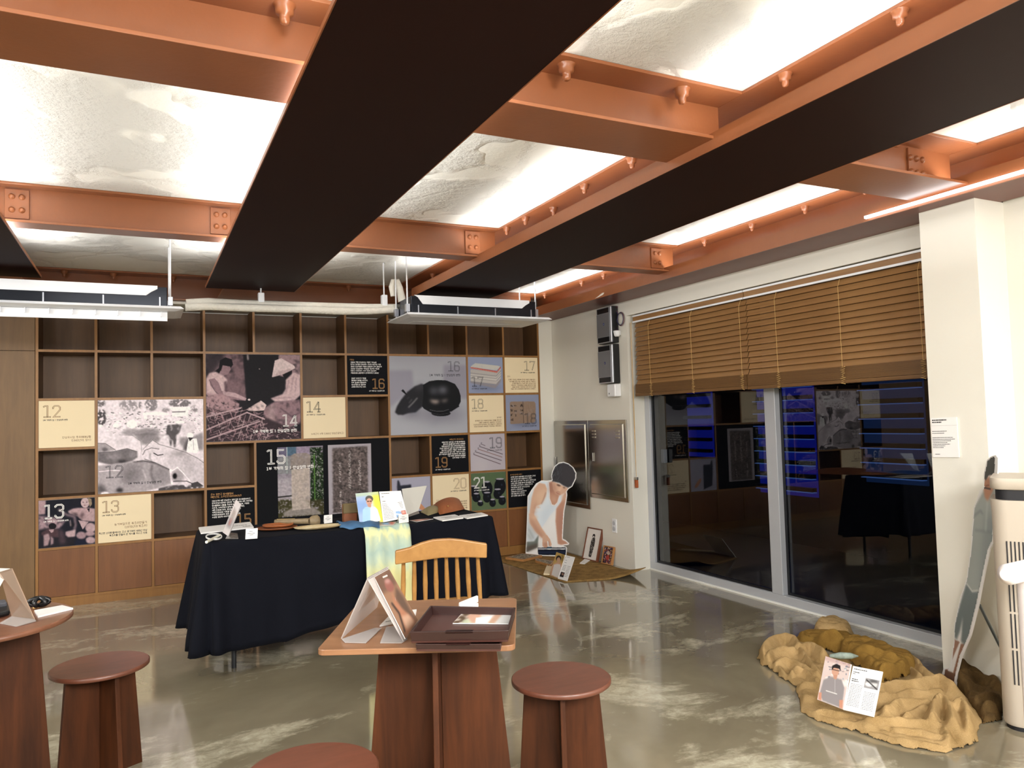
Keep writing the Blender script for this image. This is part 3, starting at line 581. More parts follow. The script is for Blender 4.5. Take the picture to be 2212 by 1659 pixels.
ktext('caption', '백동연죽은 입에 물고 연기를 빨아들이는\n물부리와 담배를 담아 태우는 담배통을\n백동(白銅)으로 만든 연죽(煙竹)을 말한다.\n안성은 동래·김천·남원 등과 함께 백동연죽의\n명산지로 손꼽혔다. 백동은 구리에 니켈을\n합금한 금속으로 금기 제조 기술의 하나이다.\n금기 제조업이 발달한 안성에서는 제작 공정이\n가장 어려운 물부리와 담배통을\n쉽게 제작할 수 있었다.', .0152, INKW, t, (x1-.03, YT, z1-.058), EX, EZ, 'RIGHT', .02, 1.3)
t, x0, x1, z0, z1 = board(3, 4, BLK, 'black text board with gold 15, left of the monument board, partly behind a leaflet'); num(t, '15', INKG, x1-.03, z0+.05, h_=.10, align='R', subm=INKW, subs=.012)
ktext('caption', '군수 정만교 영세불망비\n애민선정, 소주인인(表)(1943년)', .0195, INKG, t, (x0+.03, YT, z1-.03), EX, EZ, 'LEFT', .01, 1.15)
ktext('caption', '1841년에 세운 안성군수 정만교의 영세불망비이고\n현재 안성시장에서 장터로 가는 주변에 세워 후면에는\n영세불망비 내용을 주변에 알리고 있으며, 주물장\n쇠조각, 수부꾼등과 함께 여러 비석을 확인,\n세웠고(正正) 비석, 장인들의 표석이며\n가죽전(皮紙商) 가죽을 만들어 파는\n이복원(表正商)의 모든 상인들의 모습\n수공업 장인의 이야기입니다.', .0155, INKW, t, (x0+.04, YT, z1-.088), EX, EZ, 'LEFT', .02, 1.3)
t, x0, x1, z0, z1 = board(10, 4, BLK, 'black board of white Korean text behind the bending man cutout')
ktext('caption', '옹기(안성마춤 배티)', .017, INKG, t, (x0+.03, YT, z1-.03), EX, EZ)
ktext('caption', '보개면 양복리 양협마을은 천주교도들의 교우촌\n으로 옹기장이 많아 ‘점말’이라고 부른다.\n옹기 생산은 손이 많이 가는 일이기 때문에 집을\n노동과 공동 분배를 통하여 집단생활을 하며\n천주교들이 살게 되었다. 구한말 천주교가\n박해 받으며 숨어든 천주교도촌으로\n발전하기 시작하였는데\n1920년대 초까지 남아있다가\n이로 옹점 터의 옛 흔적이\n옹기 관련된 집을 옮겨왔다.', .0152, INKW, t, (x0+.035, YT, z1-.055), EX, EZ, 'LEFT', .02, 1.42)
# ---------------------------------------------------------------- printed photographs
# 12: cattle market
P = quadw(Paint(210, 182, 0.80, [(32, 40), (1860, 15), (1866, 1560), (32, 1645)], 3), 1830)
P.poly([(30, 30), (1870, 0), (1870, 260), (30, 160)], .80)
for cx, cy, rx, ry, g in ((90, 90, 70, 60, .42), (560, 140, 160, 110, .55), (950, 110, 110, 110, .5), (1450, 90, 190, 70, .45), (1700, 190, 60, 60, .5), (760, 120, 25, 60, .5), (1200, 210, 60, 40, .55)):
    P.ell(cx, cy, rx, ry, g, 1, 1, tex=.6, ts=1)
P.poly([(30, 150), (420, 180), (700, 240), (1250, 260), (1870, 240), (1870, 620), (30, 640)], .80, .8, 2)
P.ell(95, 330, 80, 140, .30, .95, 1, tex=.7, ts=1)
for k in range(330):
    x, y = P.r.uniform(180, 1850), P.r.uniform(230, 600); P.ell(x, y, P.r.uniform(8, 34), P.r.uniform(4, 12), P.r.choice([.92, .88, .45, .35, .7]), .75, 0, P.r.uniform(-.5, .5))
P.poly([(800, 250), (1100, 235), (1250, 270), (1240, 290), (800, 290)], .93, .9, 1); P.poly([(1280, 150), (1620, 145), (1640, 205), (1290, 210)], .93); P.poly([(1310, 210), (1600, 205), (1600, 310), (1310, 320)], .88); P.line([(1320, 240), (1540, 235)], 16, .35)
P.ell(612, 450, 88, 75, .95); P.ell(340, 470, 50, 38, .93); P.ell(85, 475, 30, 22, .93); P.ell(850, 340, 30, 26, .93); P.ell(1450, 420, 80, 30, .93)
P.ell(900, 590, 200, 70, .50, .9, 2); P.ell(620, 590, 170, 60, .55, .9, 2); P.ell(880, 700, 220, 100, .48, .9, 2); P.ell(1580, 520, 150, 110, .76, .9, 3)
P.poly([(1230, 470), (1480, 450), (1440, 600), (1390, 640), (1365, 860), (1340, 855), (1320, 700), (1290, 840), (1275, 835), (1255, 640), (1200, 640)], .33, .95, 1, tex=.3)
P.poly([(1440, 690), (1700, 660), (1850, 600), (1860, 900), (1560, 920), (1440, 780)], .5, .9, 2); P.poly([(1560, 740), (1640, 720), (1560, 920), (1500, 900)], .3, .8, 2)
P.poly([(30, 660), (400, 630), (620, 640), (770, 740), (780, 930), (650, 960), (30, 930)], .80, 1, 2); P.ell(430, 750, 120, 60, .66, .6, 4)
P.poly([(30, 770), (160, 780), (330, 890), (30, 960)], .58, 1, 1); P.ell(150, 880, 50, 30, .35, .8, 1)
P.poly([(30, 940), (300, 920), (530, 870), (700, 920), (710, 1020), (600, 1090), (250, 1150), (30, 1090)], .42, 1, 1); P.ell(300, 1000, 150, 50, .58, .7, 4); P.ell(620, 970, 60, 60, .6, .6, 3); P.ell(450, 1090, 80, 30, .2, .8, 2)
P.poly([(800, 880), (970, 720), (1080, 800), (1300, 860), (1540, 940), (1760, 1050), (1870, 1130), (1870, 1330), (1300, 1240), (1000, 1110), (830, 1050)], .78, 1, 1)
P.poly([(1160, 930), (1540, 950), (1860, 1120), (1870, 1500), (1640, 1480), (1420, 1200), (1260, 1200)], .72, 1, 3); P.ell(1430, 960, 120, 40, .48, .7, 4); P.ell(1580, 1080, 80, 90, .6, .5, 5); P.ell(1620, 1230, 60, 50, .58, .5, 4)
P.line([(990, 950), (1060, 990), (1150, 975)], 16, .2); P.line([(800, 980), (840, 900), (950, 860), (1080, 880)], 10, .3); P.line([(930, 950), (920, 1030), (960, 1100)], 12, .35, .8, 1)
P.poly([(1600, 700), (1740, 700), (1780, 920), (1740, 960), (1560, 940), (1580, 800)], .90); P.ell(1625, 650, 60, 50, .93); P.poly([(1590, 680), (1690, 690), (1620, 750)], .22); P.line([(1680, 730), (1690, 900)], 8, .55)
P.poly([(30, 1160), (430, 1120), (800, 1080), (1020, 1120), (1260, 1240), (1300, 1480), (1050, 1560), (700, 1640), (30, 1660)], .60, 1, 1)
P.line([(640, 1100), (850, 1085), (1010, 1125), (1260, 1245)], 18, .25, .8, 1); P.ell(620, 1290, 190, 150, .45, .75, 8); P.ell(560, 1370, 120, 110, .42, .5, 6); P.ell(1120, 1330, 130, 130, .48, .7, 7); P.line([(960, 1150), (940, 1300), (1000, 1470)], 30, .3, .7, 2)
P.line([(800, 1240), (850, 1370)], 14, .82, .8, 1); P.ell(250, 1400, 120, 110, .62, .6, 5); P.line([(50, 1260), (250, 1240), (400, 1245)], 12, .88, .8)
P.poly([(30, 1480), (130, 1500), (180, 1620), (30, 1640)], .3, .8, 3); P.ell(400, 1580, 60, 40, .15, .8, 2); P.ell(150, 1640, 70, 30, .9, 1, 1)
P.poly([(1260, 1220), (1300, 1230), (1330, 1500), (1290, 1500)], .9); P.ell(1400, 1350, 120, 120, .55, .8, 3); P.ell(1355, 1350, 36, 50, .1, 1, 1); P.line([(1310, 1260), (1400, 1200), (1500, 1300), (1620, 1440)], 18, .85); P.line([(1330, 1440), (1560, 1440), (1650, 1480)], 12, .2)
P.poly([(1070, 1560), (1290, 1510), (1640, 1510), (1840, 1530), (1840, 1580), (1070, 1600)], .28, .9, 1, tex=.4); P.poly([(1640, 1480), (1750, 1450), (1860, 1530), (1640, 1550)], .3)
P.line([(30, 775), (160, 780), (330, 892)], 9, .3, .8); P.line([(400, 632), (620, 642), (768, 742), (782, 925)], 7, .4, .7); P.line([(30, 940), (300, 920), (530, 870), (700, 925)], 9, .2, .8); P.line([(805, 885), (970, 722), (1085, 800), (1300, 862), (1545, 942), (1765, 1052), (1868, 1132)], 8, .3, .8); P.line([(830, 1050), (1010, 1115), (1260, 1235)], 9, .25, .8); P.line([(430, 600), (640, 640), (860, 620), (1180, 640)], 8, .3, .7, 1); P.line([(700, 1090), (800, 1080), (1020, 1120)], 10, .25, .8)
P.a = np.clip(.52+(P.a-.52)*1.35+.05, 0, 1); P.grain(1, .03)
t, x0, x1, z0, z1 = board(1, 2, GREYB, 'large grey photo board of a crowded cattle market, numbered 12', P, 2, 2); num(t, '12', INKD, x0+.055, z0+.125, h_=.105, sub=False)
ktext('caption', SUB, .020, INKD, t, (x0+.22, YT, z0+.085), EX, EZ, 'LEFT', .02)
# 14: women sorting cocoons
W1, W2, W3, K0 = 'b59aa0', '8f747c', 'cbb0b4', '1d1a20'
P = quadw(Paint(205, 190, '1f1c22', [(58, 62), (932, 68), (940, 840), (66, 872)], 5), 880)
P.poly([(58, 60), (420, 64), (430, 480), (58, 500)], '7a6269', 1, 2, tex=.25, ts=4); P.poly([(58, 60), (240, 60), (200, 130), (58, 320)], '2a252b', .85, 4); P.poly([(320, 80), (400, 64), (410, 130), (330, 140)], '4a3c43', .8, 1, tex=.6)
P.poly([(402, 64), (745, 66), (740, 500), (440, 520)], '1b191e', 1, 1); P.poly([(735, 66), (935, 68), (935, 300), (745, 260)], '9a8086', 1, 1, tex=.2)
P.line([(447, 70), (450, 110)], 14, 'd8c8c8', .8, 1); P.ell(556, 198, 7, 3, 'd8c8c8')
P.poly([(180, 190), (190, 120), (240, 92), (300, 110), (312, 160), (290, 190), (230, 175), (190, 240), (130, 270), (120, 240)], '141116', 1, 0)
P.poly([(215, 165), (285, 178), (290, 205), (262, 250), (215, 262), (195, 235)], W2); P.poly([(195, 215), (235, 225), (225, 270), (180, 250)], W2)
P.poly([(62, 290), (90, 240), (150, 224), (225, 265), (258, 300), (240, 370), (220, 440), (70, 440)], W3, 1, 1); P.poly([(90, 295), (140, 285), (180, 330), (205, 400), (330, 420), (430, 465), (425, 492), (300, 478), (180, 470), (140, 400), (100, 350)], W2, 1, 0)
P.poly([(210, 400), (330, 420), (435, 470), (425, 490), (330, 460), (225, 440)], W1); P.line([(90, 300), (140, 400), (200, 450)], 5, '4a3a42', .7); P.poly([(225, 320), (250, 310), (262, 410), (240, 415)], '5c474f', .8, 1)
P.poly([(62, 420), (230, 440), (370, 520), (360, 600), (62, 660)], 'a8898f', 1, 1, tex=.3, ts=1)
P.poly([(672, 275), (700, 120), (760, 98), (880, 165), (890, 190), (860, 205), (775, 245)], 'd8c4c6', 1, 0); P.poly([(672, 275), (775, 245), (860, 205), (830, 195), (740, 220)], 'b8a0a4', .8, 1)
P.poly([(770, 250), (860, 208), (860, 270), (800, 300)], '17141a'); P.poly([(800, 300), (870, 230), (935, 250), (935, 440), (870, 500), (700, 500), (660, 470), (770, 430), (800, 380)], W3, 1, 1)
for q in ((830, 300, 800, 420), (870, 270, 850, 400), (900, 280, 890, 400), (690, 470, 850, 460)): P.line([q[:2], q[2:]], 6, '7a626a', .7, 1)
P.poly([(600, 560), (700, 500), (935, 480), (935, 700), (760, 760), (580, 740)], W2, 1, 1, tex=.25, ts=3); P.line([(640, 600), (700, 640), (720, 740)], 10, '4a3c43', .6, 2); P.line([(750, 560), (860, 640), (930, 600)], 10, '3c3038', .7, 1); P.poly([(640, 540), (700, 520), (690, 780), (610, 720)], 'b9a0a2', .6, 4)
P.poly([(430, 575), (570, 490), (620, 530), (600, 580), (480, 590)], 'd8c0c0', 1, 0, tex=.2); P.poly([(370, 580), (560, 590), (560, 640), (420, 600)], '2a2228', .9); P.ell(460, 482, 12, 9, 'e0d0d0')
P.poly([(62, 560), (600, 640), (935, 780), (940, 845), (66, 872)], '3a2e34', 1, 2)
for k in range(230):
    x, y = P.r.uniform(66, 640), P.r.uniform(540, 860); a = P.r.choice([-.35, -.3, .3, 1.2, 1.9]); L = P.r.uniform(20, 90)
    if y > 560+max(0, (x-450)*.5): P.line([(x, y), (x+L*math.cos(a), y+L*math.sin(a))], P.r.uniform(3, 7), P.r.choice([W1, W3, W2, 'a68088']), .85)
for q in ((66, 640, 380, 560), (66, 760, 440, 600), (66, 850, 560, 680), (440, 600, 600, 660)): P.line([q[:2], q[2:]], 13, W1)
for k in range(90):
    x, y = P.r.uniform(560, 935), P.r.uniform(740, 850); P.line([(x, y), (x+P.r.uniform(-50, 50), y+P.r.uniform(-20, 20))], 6, P.r.choice([W3, W2, K0]), .8)
P.grain(1, .03)
t, x0, x1, z0, z1 = board(3, 1, GREYB, 'mauve-toned photo board of two women sorting cocoons, numbered 14', P, 2, 2); num(t, '14', INKW, x1-.03, z0+.115, h_=.11, align='R', sub=False, bold=.02)
ktext('caption', SUB, .030, INKW, t, (x1-.035, YT, z0+.095), EX, EZ, 'RIGHT', .02)
# 13: family
P = quadw(Paint(125, 105, '131420', [(65, 105), (1090, 55), (1090, 905), (55, 990)], 7), 1030)
P.poly([(60, 100), (200, 100), (180, 350), (60, 360)], 'a88d93', 1, 1); P.poly([(60, 380), (420, 420), (560, 480), (420, 640), (110, 700), (60, 900)], '9c838b', 1, 2, tex=.2)
P.poly([(60, 640), (240, 610), (400, 640), (560, 700), (720, 780), (760, 950), (60, 990)], '1d1a22', 1, 2)
P.ell(315, 575, 72, 58, '121016'); P.poly([(110, 690), (240, 620), (420, 640), (430, 780), (300, 780), (110, 740)], '4a363c', 1, 1); P.poly([(245, 640), (345, 630), (330, 680), (290, 700)], 'a88d93')
P.poly([(150, 740), (240, 710), (270, 800), (230, 930), (150, 950)], 'a48a90', 1, 1); P.poly([(280, 760), (330, 800), (330, 900), (280, 930)], '9c838b', 1, 1)
P.ell(915, 150, 78, 92, 'bfa8ac'); P.poly([(965, 60), (1030, 80), (1040, 180), (1000, 230), (975, 130)], '8a7a68'); P.ell(880, 140, 16, 8, '5a474e', 1, 0); P.ell(945, 140, 16, 8, '5a474e', 1, 0); P.ell(905, 195, 22, 7, '7a4e55', 1, 0)
P.poly([(600, 300), (700, 250), (830, 240), (960, 240), (1090, 260), (1090, 500), (860, 480), (780, 400), (620, 340)], 'b09499', 1, 1); P.poly([(830, 340), (900, 330), (870, 440), (830, 440)], '3a2a30', .8, 3); P.poly([(950, 260), (1000, 250), (990, 330)], '17151c')
P.line([(440, 270), (580, 370), (720, 400), (740, 560), (700, 700)], 36, '9c828a', .9, 2); P.poly([(640, 330), (760, 340), (800, 400), (740, 380)], '231d24', .9, 2); P.ell(680, 550, 34, 40, '17141a', 1, 1); P.line([(640, 470), (650, 570)], 20, 'c0aaa8', .8, 1)
P.poly([(790, 470), (975, 500), (870, 640)], 'b79da2'); P.ell(1010, 610, 95, 90, 'b2989e', 1, 1); P.poly([(555, 680), (740, 640), (730, 770), (600, 780), (555, 740)], 'b79da2', 1, 1); P.ell(840, 750, 90, 70, '9c828a', 1, 1); P.ell(1010, 840, 90, 65, 'b2989e', 1, 1); P.ell(1000, 720, 90, 45, 'a58b92', 1, 1)
P.poly([(430, 640), (500, 640), (560, 900), (450, 900)], '5c4850', .8, 4); P.poly([(740, 830), (920, 830), (930, 920), (700, 930)], '14182c', 1, 2); P.grain(1, .03)
t, x0, x1, z0, z1 = board(0, 4, GREYB, 'dark photo board of a family weaving strainers, numbered 13', P); num(t, '13', INKW, x0+.035, z1-.15, h_=.115, subm=INKW, bold=.022)
# 16: lacquered pot
P = quadw(Paint(165, 160, 'a9abb4', [(15, 40), (1595, 50), (1630, 1590), (45, 1650)], 9), 1590)
P.poly([(15, 40), (1600, 45), (1600, 130), (15, 150)], '9a99a6', .8, 12); P.poly([(15, 330), (490, 320), (520, 700), (15, 1100)], '93919f', .9, 3); P.poly([(1130, 215), (1600, 215), (1620, 900), (1140, 900)], '918f9d', .9, 3)
P.ell(1050, 1220, 520, 120, '73707e', .9, 14); P.ell(400, 1240, 300, 50, '85838f', .8, 10)
P.poly([(130, 1180), (170, 1060), (250, 930), (380, 770), (540, 650), (680, 598), (730, 620), (760, 760), (700, 1060), (560, 1180), (400, 1200), (300, 1235), (190, 1235)], '26262b', 1, 1); P.ell(640, 650, 90, 40, '6a6a74', .7, 7, -.35); P.ell(470, 1160, 150, 70, '3c3d4c', .6, 9)
P.poly([(258, 745), (295, 712), (325, 740), (385, 830), (340, 810)], '17181b'); P.line([(410, 1080), (500, 990), (590, 890)], 12, 'e8e6e4', .9, 1); P.line([(420, 990), (480, 920)], 8, 'a8a8aa', .8, 1); P.line([(380, 910), (420, 870)], 6, '80808a', .7, 1)
P.poly([(710, 620), (840, 545), (1020, 520), (1200, 530), (1370, 600), (1450, 720), (1490, 850), (1490, 960), (1450, 1040), (1460, 1060), (1300, 1160), (1050, 1230), (860, 1180), (730, 1110), (690, 1060), (720, 800)], '15161a'); P.ell(1080, 1200, 200, 60, '121216')
P.ell(930, 740, 80, 52, '7c7d88', .9, 6); P.ell(1120, 725, 85, 55, '9a9aa6', .95, 6); P.poly([(840, 920), (1050, 935), (1030, 985), (960, 1005), (890, 980)], 'b9a8a0', .95, 3); P.poly([(1080, 930), (1240, 908), (1180, 965), (1110, 970)], '9a8c86', .9, 3)
P.line([(850, 1130), (1000, 1160), (1130, 1155), (1240, 1120)], 7, '8a8a90', .8); P.line([(860, 1200), (1060, 1225), (1280, 1190)], 6, '6a6a72', .7)
t, x0, x1, z0, z1 = board(7, 1, GREYB, 'grey photo board of a black lacquered gourd pot, numbered 16', P, 2, 2); num(t, '16', INKD, x1-.07, z1-.15, h_=.105, align='R', sub=False, bold=.014)
ktext('caption', SUB, .026, INKD, t, (x1-.065, YT, z1-.172), EX, EZ, 'RIGHT', .01)
# 17: folded cloth
P = quadw(Paint(88, 88, '8f98b4', [(65, 60), (790, 60), (818, 805), (90, 820)], 11), 730)
P.ell(450, 700, 300, 60, '6f7690', .8, 7); P.poly([(120, 560), (640, 640), (760, 480), (770, 560), (650, 710), (120, 600)], '8f8a90', 1, 1)
for k, (y, c1, c2) in enumerate(((520, 'b9b4b2', '8a8688'), (450, 'c6c2be', '8f8b8c'), (400, 'bdb9b6', '8a8688'), (345, 'b4b0ae', '77747a'))):
    P.poly([(120, y-20), (150, y-30), (690, y+30), (760, y-60), (765, y-10), (670, y+110), (125, y+50)], c1, 1, 0); P.line([(125, y+50), (665, y+108), (765, y-10)], 9, c2)
P.poly([(120, 265), (680, 350), (755, 250), (760, 290), (680, 385), (125, 295)], 'b5403c'); P.line([(125, 285), (680, 372), (755, 285)], 8, 'd8b49a'); P.poly([(130, 250), (220, 185), (700, 235), (750, 255), (670, 335), (125, 270)], 'c2c0ba', 1, 0, tex=.1)
t, x0, x1, z0, z1 = board(9, 1, GREYB, 'blue-grey photo board of folded cloth, numbered 17', P); num(t, '17', INKD, x0+.035, z0+.065, h_=.105, subm=INKD, bold=.016)
# 18: old book
P = quadw(Paint(88, 88, '8b92ab', [(855, 850), (1550, 845), (1572, 1590), (870, 1605)], 13), 710)
P.ell(1240, 1450, 280, 40, '62677c', .8, 5); P.poly([(945, 1010), (965, 985), (1460, 985), (1490, 1030), (1490, 1400), (1460, 1430), (970, 1460), (950, 1440)], '8e7868', 1, 0, tex=.12, ts=3); P.line([(1222, 990), (1232, 1440)], 8, '3a2e28')
for x, y in ((980, 1080), (985, 1170), (990, 1265), (990, 1360), (1060, 1085), (1060, 1180), (1060, 1275), (1190, 1080), (1190, 1165), (1190, 1250), (1190, 1060)):
    for _ in range(4): P.line([(x+P.r.uniform(-26, 26), y+P.r.uniform(-26, 26)), (x+P.r.uniform(-26, 26), y+P.r.uniform(-26, 26))], 8, '211c1c', .9)
for k in range(30): x, y = P.r.uniform(1240, 1480), P.r.uniform(1000, 1420); P.line([(x, y), (x, y+P.r.uniform(20, 80))], 4, P.r.choice(['6a584c', 'b29c8a']), .6)
t, x0, x1, z0, z1 = board(10, 2, GREYB, 'blue-grey photo board of an old brown book, numbered 18', P); num(t, '18', INKD, x1-.035, z0+.065, h_=.115, align='R', subm=INKD, bold=.016)
# 19: smoking pipes
P = quadw(Paint(88, 88, 'b5aeb8', [(832, 65), (1470, 40), (1500, 735), (850, 755)], 15), 650)
P.ell(1050, 650, 120, 90, 'cfcaca', .7, 14)
for a, b, c in (((905, 435), (1400, 630), '4a3236'), ((935, 385), (1420, 560), '3a2a30'), ((985, 335), (1430, 495), '7a5248'), ((1010, 285), (1440, 438), '3a2a30'), ((1040, 240), (1110, 270), '5a4850')):
    P.line([a, b], 9, c); P.line([a, (a[0]-4, a[1]-22), (a[0]+10, a[1]-28)], 8, '55505a')
t, x0, x1, z0, z1 = board(9, 3, GREYB, 'pale grey photo board of long thin pipes, numbered 19', P); num(t, '19', INKD, x1-.035, z1-.15, h_=.115, align='R', subm=INKD, bold=.016)
# 20: ladle
P = quadw(Paint(95, 95, 'a6a5b8', [(640, 0), (1260, 0), (1265, 440), (600, 640)], 17), 640)
P.poly([(740, 130), (755, 40), (775, 25), (795, 50), (812, 105), (1000, 90), (1000, 500), (760, 500)], '2a2c38', 1, 1); P.poly([(1060, 290), (1120, 310), (1200, 385), (1185, 415), (1140, 410), (1050, 340)], 'c48a68', 1, 0)
board(7, 4, GREYB, 'lilac-grey photo board of a ladle half hidden by the acrylic stand', P)
# 21: jars
P = quadw(Paint(92, 92, '58664e', [(850, 790), (1500, 760), (1520, 1450), (860, 1490)], 19), 660)
P.poly([(850, 790), (1500, 760), (1500, 900), (850, 960)], '54684a', 1, 3, tex=.2); P.poly([(850, 1200), (1520, 1200), (1520, 1460), (860, 1490)], '5a6a4c', 1, 3, tex=.35, ts=1)
for cx, cy, rx, ry, lx in ((905, 1120, 90, 110, 80), (1150, 1080, 105, 150, 62), (1395, 1040, 110, 160, 90), (1350, 1180, 80, 100, 70), (950, 1240, 78, 85, 60), (1150, 1240, 80, 100, 70), (1435, 1310, 72, 85, 55), (1255, 1350, 62, 75, 50), (1022, 1355, 55, 50, 44)):
    P.ell(cx, cy, rx, ry, '0e1016', 1, 0); P.ell(cx, cy-ry*.82, lx, 18, '1a1d28'); P.ell(cx, cy-ry*.9, lx*.85, 15, 'a8a4b0', 1, 0); P.ell(cx+rx*.3, cy-ry*.2, 8, 16, '5a6a90', .8, 1)
t, x0, x1, z0, z1 = board(9, 4, GREYB, 'green photo board of black earthenware jars, numbered 21', P); num(t, '21', INKW, x0+.03, z1-.155, h_=.115, subm=INKW, bold=.022)
# 15: monument and rubbing on a wide black board
t, x0, x1, z0, z1 = board(4, 3, BLK, 'wide black board with stone monument photo and ink rubbing, numbered 15', None, 3, 2)
P = quadw(Paint(104, 155, '8e8890', [(718, 915), (1136, 915), (1140, 1560), (720, 1580)], 21), 420)
P.poly([(718, 915), (900, 915), (890, 1000), (718, 1010)], '6a6678', 1, 1); P.poly([(800, 915), (890, 915), (890, 990), (810, 1000)], '5a6c7c'); P.line([(806, 915), (806, 1160)], 6, 'b8c0c0')
for k in range(14): P.line([(724+k*12, 1010), (724+k*12, 1165)], 3, '55705f', .8)
P.poly([(900, 915), (1140, 915), (1140, 1000), (900, 980)], '8f8494', 1, 2); P.poly([(1020, 930), (1140, 930), (1140, 1440), (1020, 1430)], '2e3a2a', 1, 1, tex=.5, ts=1)
for k in range(130): x, y = P.r.uniform(1025, 1138), P.r.uniform(930, 1430); P.ell(x, y, 6, 4, P.r.choice(['8f9a88', '1c241a', '55704a', 'b0b8a8']), .8)
P.line([(1055, 1000), (1058, 1420)], 11, '5f8048', .9); P.poly([(718, 1210), (860, 1210), (860, 1420), (718, 1420)], 'a09aa0', 1, 1, tex=.25); P.line([(718, 1385), (850, 1375)], 12, '3a3a38'); P.poly([(718, 1410), (1140, 1420), (1140, 1570), (720, 1590)], '4c4a36', 1, 2, tex=.45, ts=1)
P.poly([(770, 1530), (850, 1490), (1040, 1490), (1110, 1540), (1100, 1560), (770, 1570)], '8a8480', 1, 1); P.poly([(845, 1120), (1012, 1110), (1015, 1500), (848, 1515)], 'aaa09a', 1, 0, tex=.1, ts=3)
P.poly([(838, 1000), (870, 980), (980, 975), (1022, 1000), (1020, 1110), (838, 1125)], '8c837f', 1, 0, tex=.15); P.line([(838, 1124), (1020, 1112)], 6, '3a3434')
P.a = np.clip(.5+(P.a-.5)*1.3, 0, 1); P.grain(1, .04)
def sub_sheet(nm, P, qx0, qy0, qx1, qy1):   # place by the quad of the whole board in the close-up
    a = aty(430+qx0/4.2548, 750+qy0/4.2548, YT+.0003); b = aty(430+qx1/4.2548, 750+qy0/4.2548, YT+.0003); c = aty(430+qx0/4.2548, 750+qy1/4.2548, YT+.0003)
    ink_sheet(nm, P, t, (a.x, YT+.0003, a.z), EX, DN, b.x-a.x, a.z-c.z)
sub_sheet('printed_photo', P, 719, 922, 1138, 1570)
P = quadw(Paint(92, 152, 'a9a2aa', [(1183, 905), (1578, 895), (1583, 1530), (1188, 1545)], 23), 396)
P.poly([(1222, 935), (1545, 920), (1548, 1520), (1226, 1535)], '5e5453', 1, 1); P.grain(1, .16, [(1222, 935), (1545, 920), (1548, 1520), (1226, 1535)])
for cx, a, b, n in ((1380, 970, 1320, 24), (1470, 1060, 1290, 14), (1290, 1080, 1260, 10), (1295, 1340, 1400, 5), (1300, 1420, 1500, 8), (1470, 1400, 1500, 4)):
    for k in range(n):
        y = a+(b-a)*k/n
        for _ in range(2): P.line([(cx+P.r.uniform(-12, 12), y+P.r.uniform(-8, 8)), (cx+P.r.uniform(-12, 12), y+P.r.uniform(-8, 8))], 4, 'd2c9c8', .9)
sub_sheet('printed_rubbing', P, 1183, 900, 1580, 1538)
num(t, '15', INKW, x0+.085, z1-.20, h_=.135, sub=False, bold=.02); ktext('caption', SUB, .033, INKW, t, (x0+.085, YT, z1-.218), EX, EZ, 'LEFT', .02)
# ================================================================ generic quads from points
def proj(p):
    d = Vector(p)-Vector((0, 0, CAMH)); z = d.dot(CF); return (IW/2+FPX*d.dot(CR)/z, IH/2-FPX*d.dot(CU)/z)
def sheet(name, P, parent, TL, TR, BR, BL, lift=0.0006, masked=False):
    TL, TR, BR, BL = (Vector(v) for v in (TL, TR, BR, BL)); n = (TR-TL).cross(BL-TL).normalized()
    mid = (TL+BR)/2
    if n.dot(Vector((0, 0, CAMH))-mid) < 0: n = -n
    off = abs_loc(parent); u = (P.X/(P.w-1))[..., None]; v = (P.Y/(P.h-1))[..., None]
    A = lambda q: np.array(q+n*lift-off)
    co = (A(TL)*(1-u)+A(TR)*u)*(1-v)+(A(BL)*(1-u)+A(BR)*u)*v
    ob = ink_sheet(name, P, parent, (0, 0, 0), (1, 0, 0), (0, 0, -1), 1, 1, masked)
    ob.data.vertices.foreach_set('co', co.reshape(-1, 3).ravel()); ob.data.update(); return ob
def slabq(TL, TR, BR, BL, t_):
    q = [Vector(v) for v in (TL, TR, BR, BL)]; n = (q[1]-q[0]).cross(q[3]-q[0]).normalized()
    if n.dot(Vector((0, 0, CAMH))-q[0]) > 0: n = -n
    return MB().hexa([p+n*t_ for p in q], q)
def frame_quad(px, scale, ox, oy): return [((x-ox)*scale, (y-oy)*scale) for x, y in px]
PAPER = mat('white_paper', 'eeecea', 0.6); ACR = thin_mat('clear_acrylic', 'e4dedc', 0.20); BLACKP = mat('black_plastic', '0f1013', 0.35); WHITEP = mat('white_plastic', 'e9eaec', 0.3)
GREYINK = mat('ink_grey', '8a8a8e', .6)
# ================================================================ window
ALU = mat('silver_window_frame', 'b9bcc2', 0.35, metal=0.25); GASK = mat('black_gasket', '0d0f14', 0.4)
wn = bpy.data.objects.new('window_1', None); COL.objects.link(wn); wn.location = (4.16, 4.1, 0); wn['kind'] = 'structure'
obj('sill_rail', MB().box(4.135, 4.24, 2.60, 5.64, 0, .072), ALU, wn, 0.003)
obj('side_rail', MB().box(4.135, 4.24, 5.565, 5.64, .072, 2.305), ALU, wn, 0.003)
obj('side_rail', MB().box(4.135, 4.24, 2.60, 2.66, .072, 2.305), ALU, wn, 0.003)
obj('head_rail', MB().box(4.135, 4.24, 2.66, 5.565, 2.24, 2.305), ALU, wn, 0.003)
obj('mullion', MB().box(4.135, 4.20, 4.06, 4.165, .072, 2.24), ALU, wn, 0.003)
obj('caulk_bead', MB().box(4.126, 4.137, 2.60, 5.64, 0, .012), mat('white_caulk', 'e8e8e4', 0.5), wn)
WG = glass_mat('window_glass', (0.80, 0.84, 0.90))
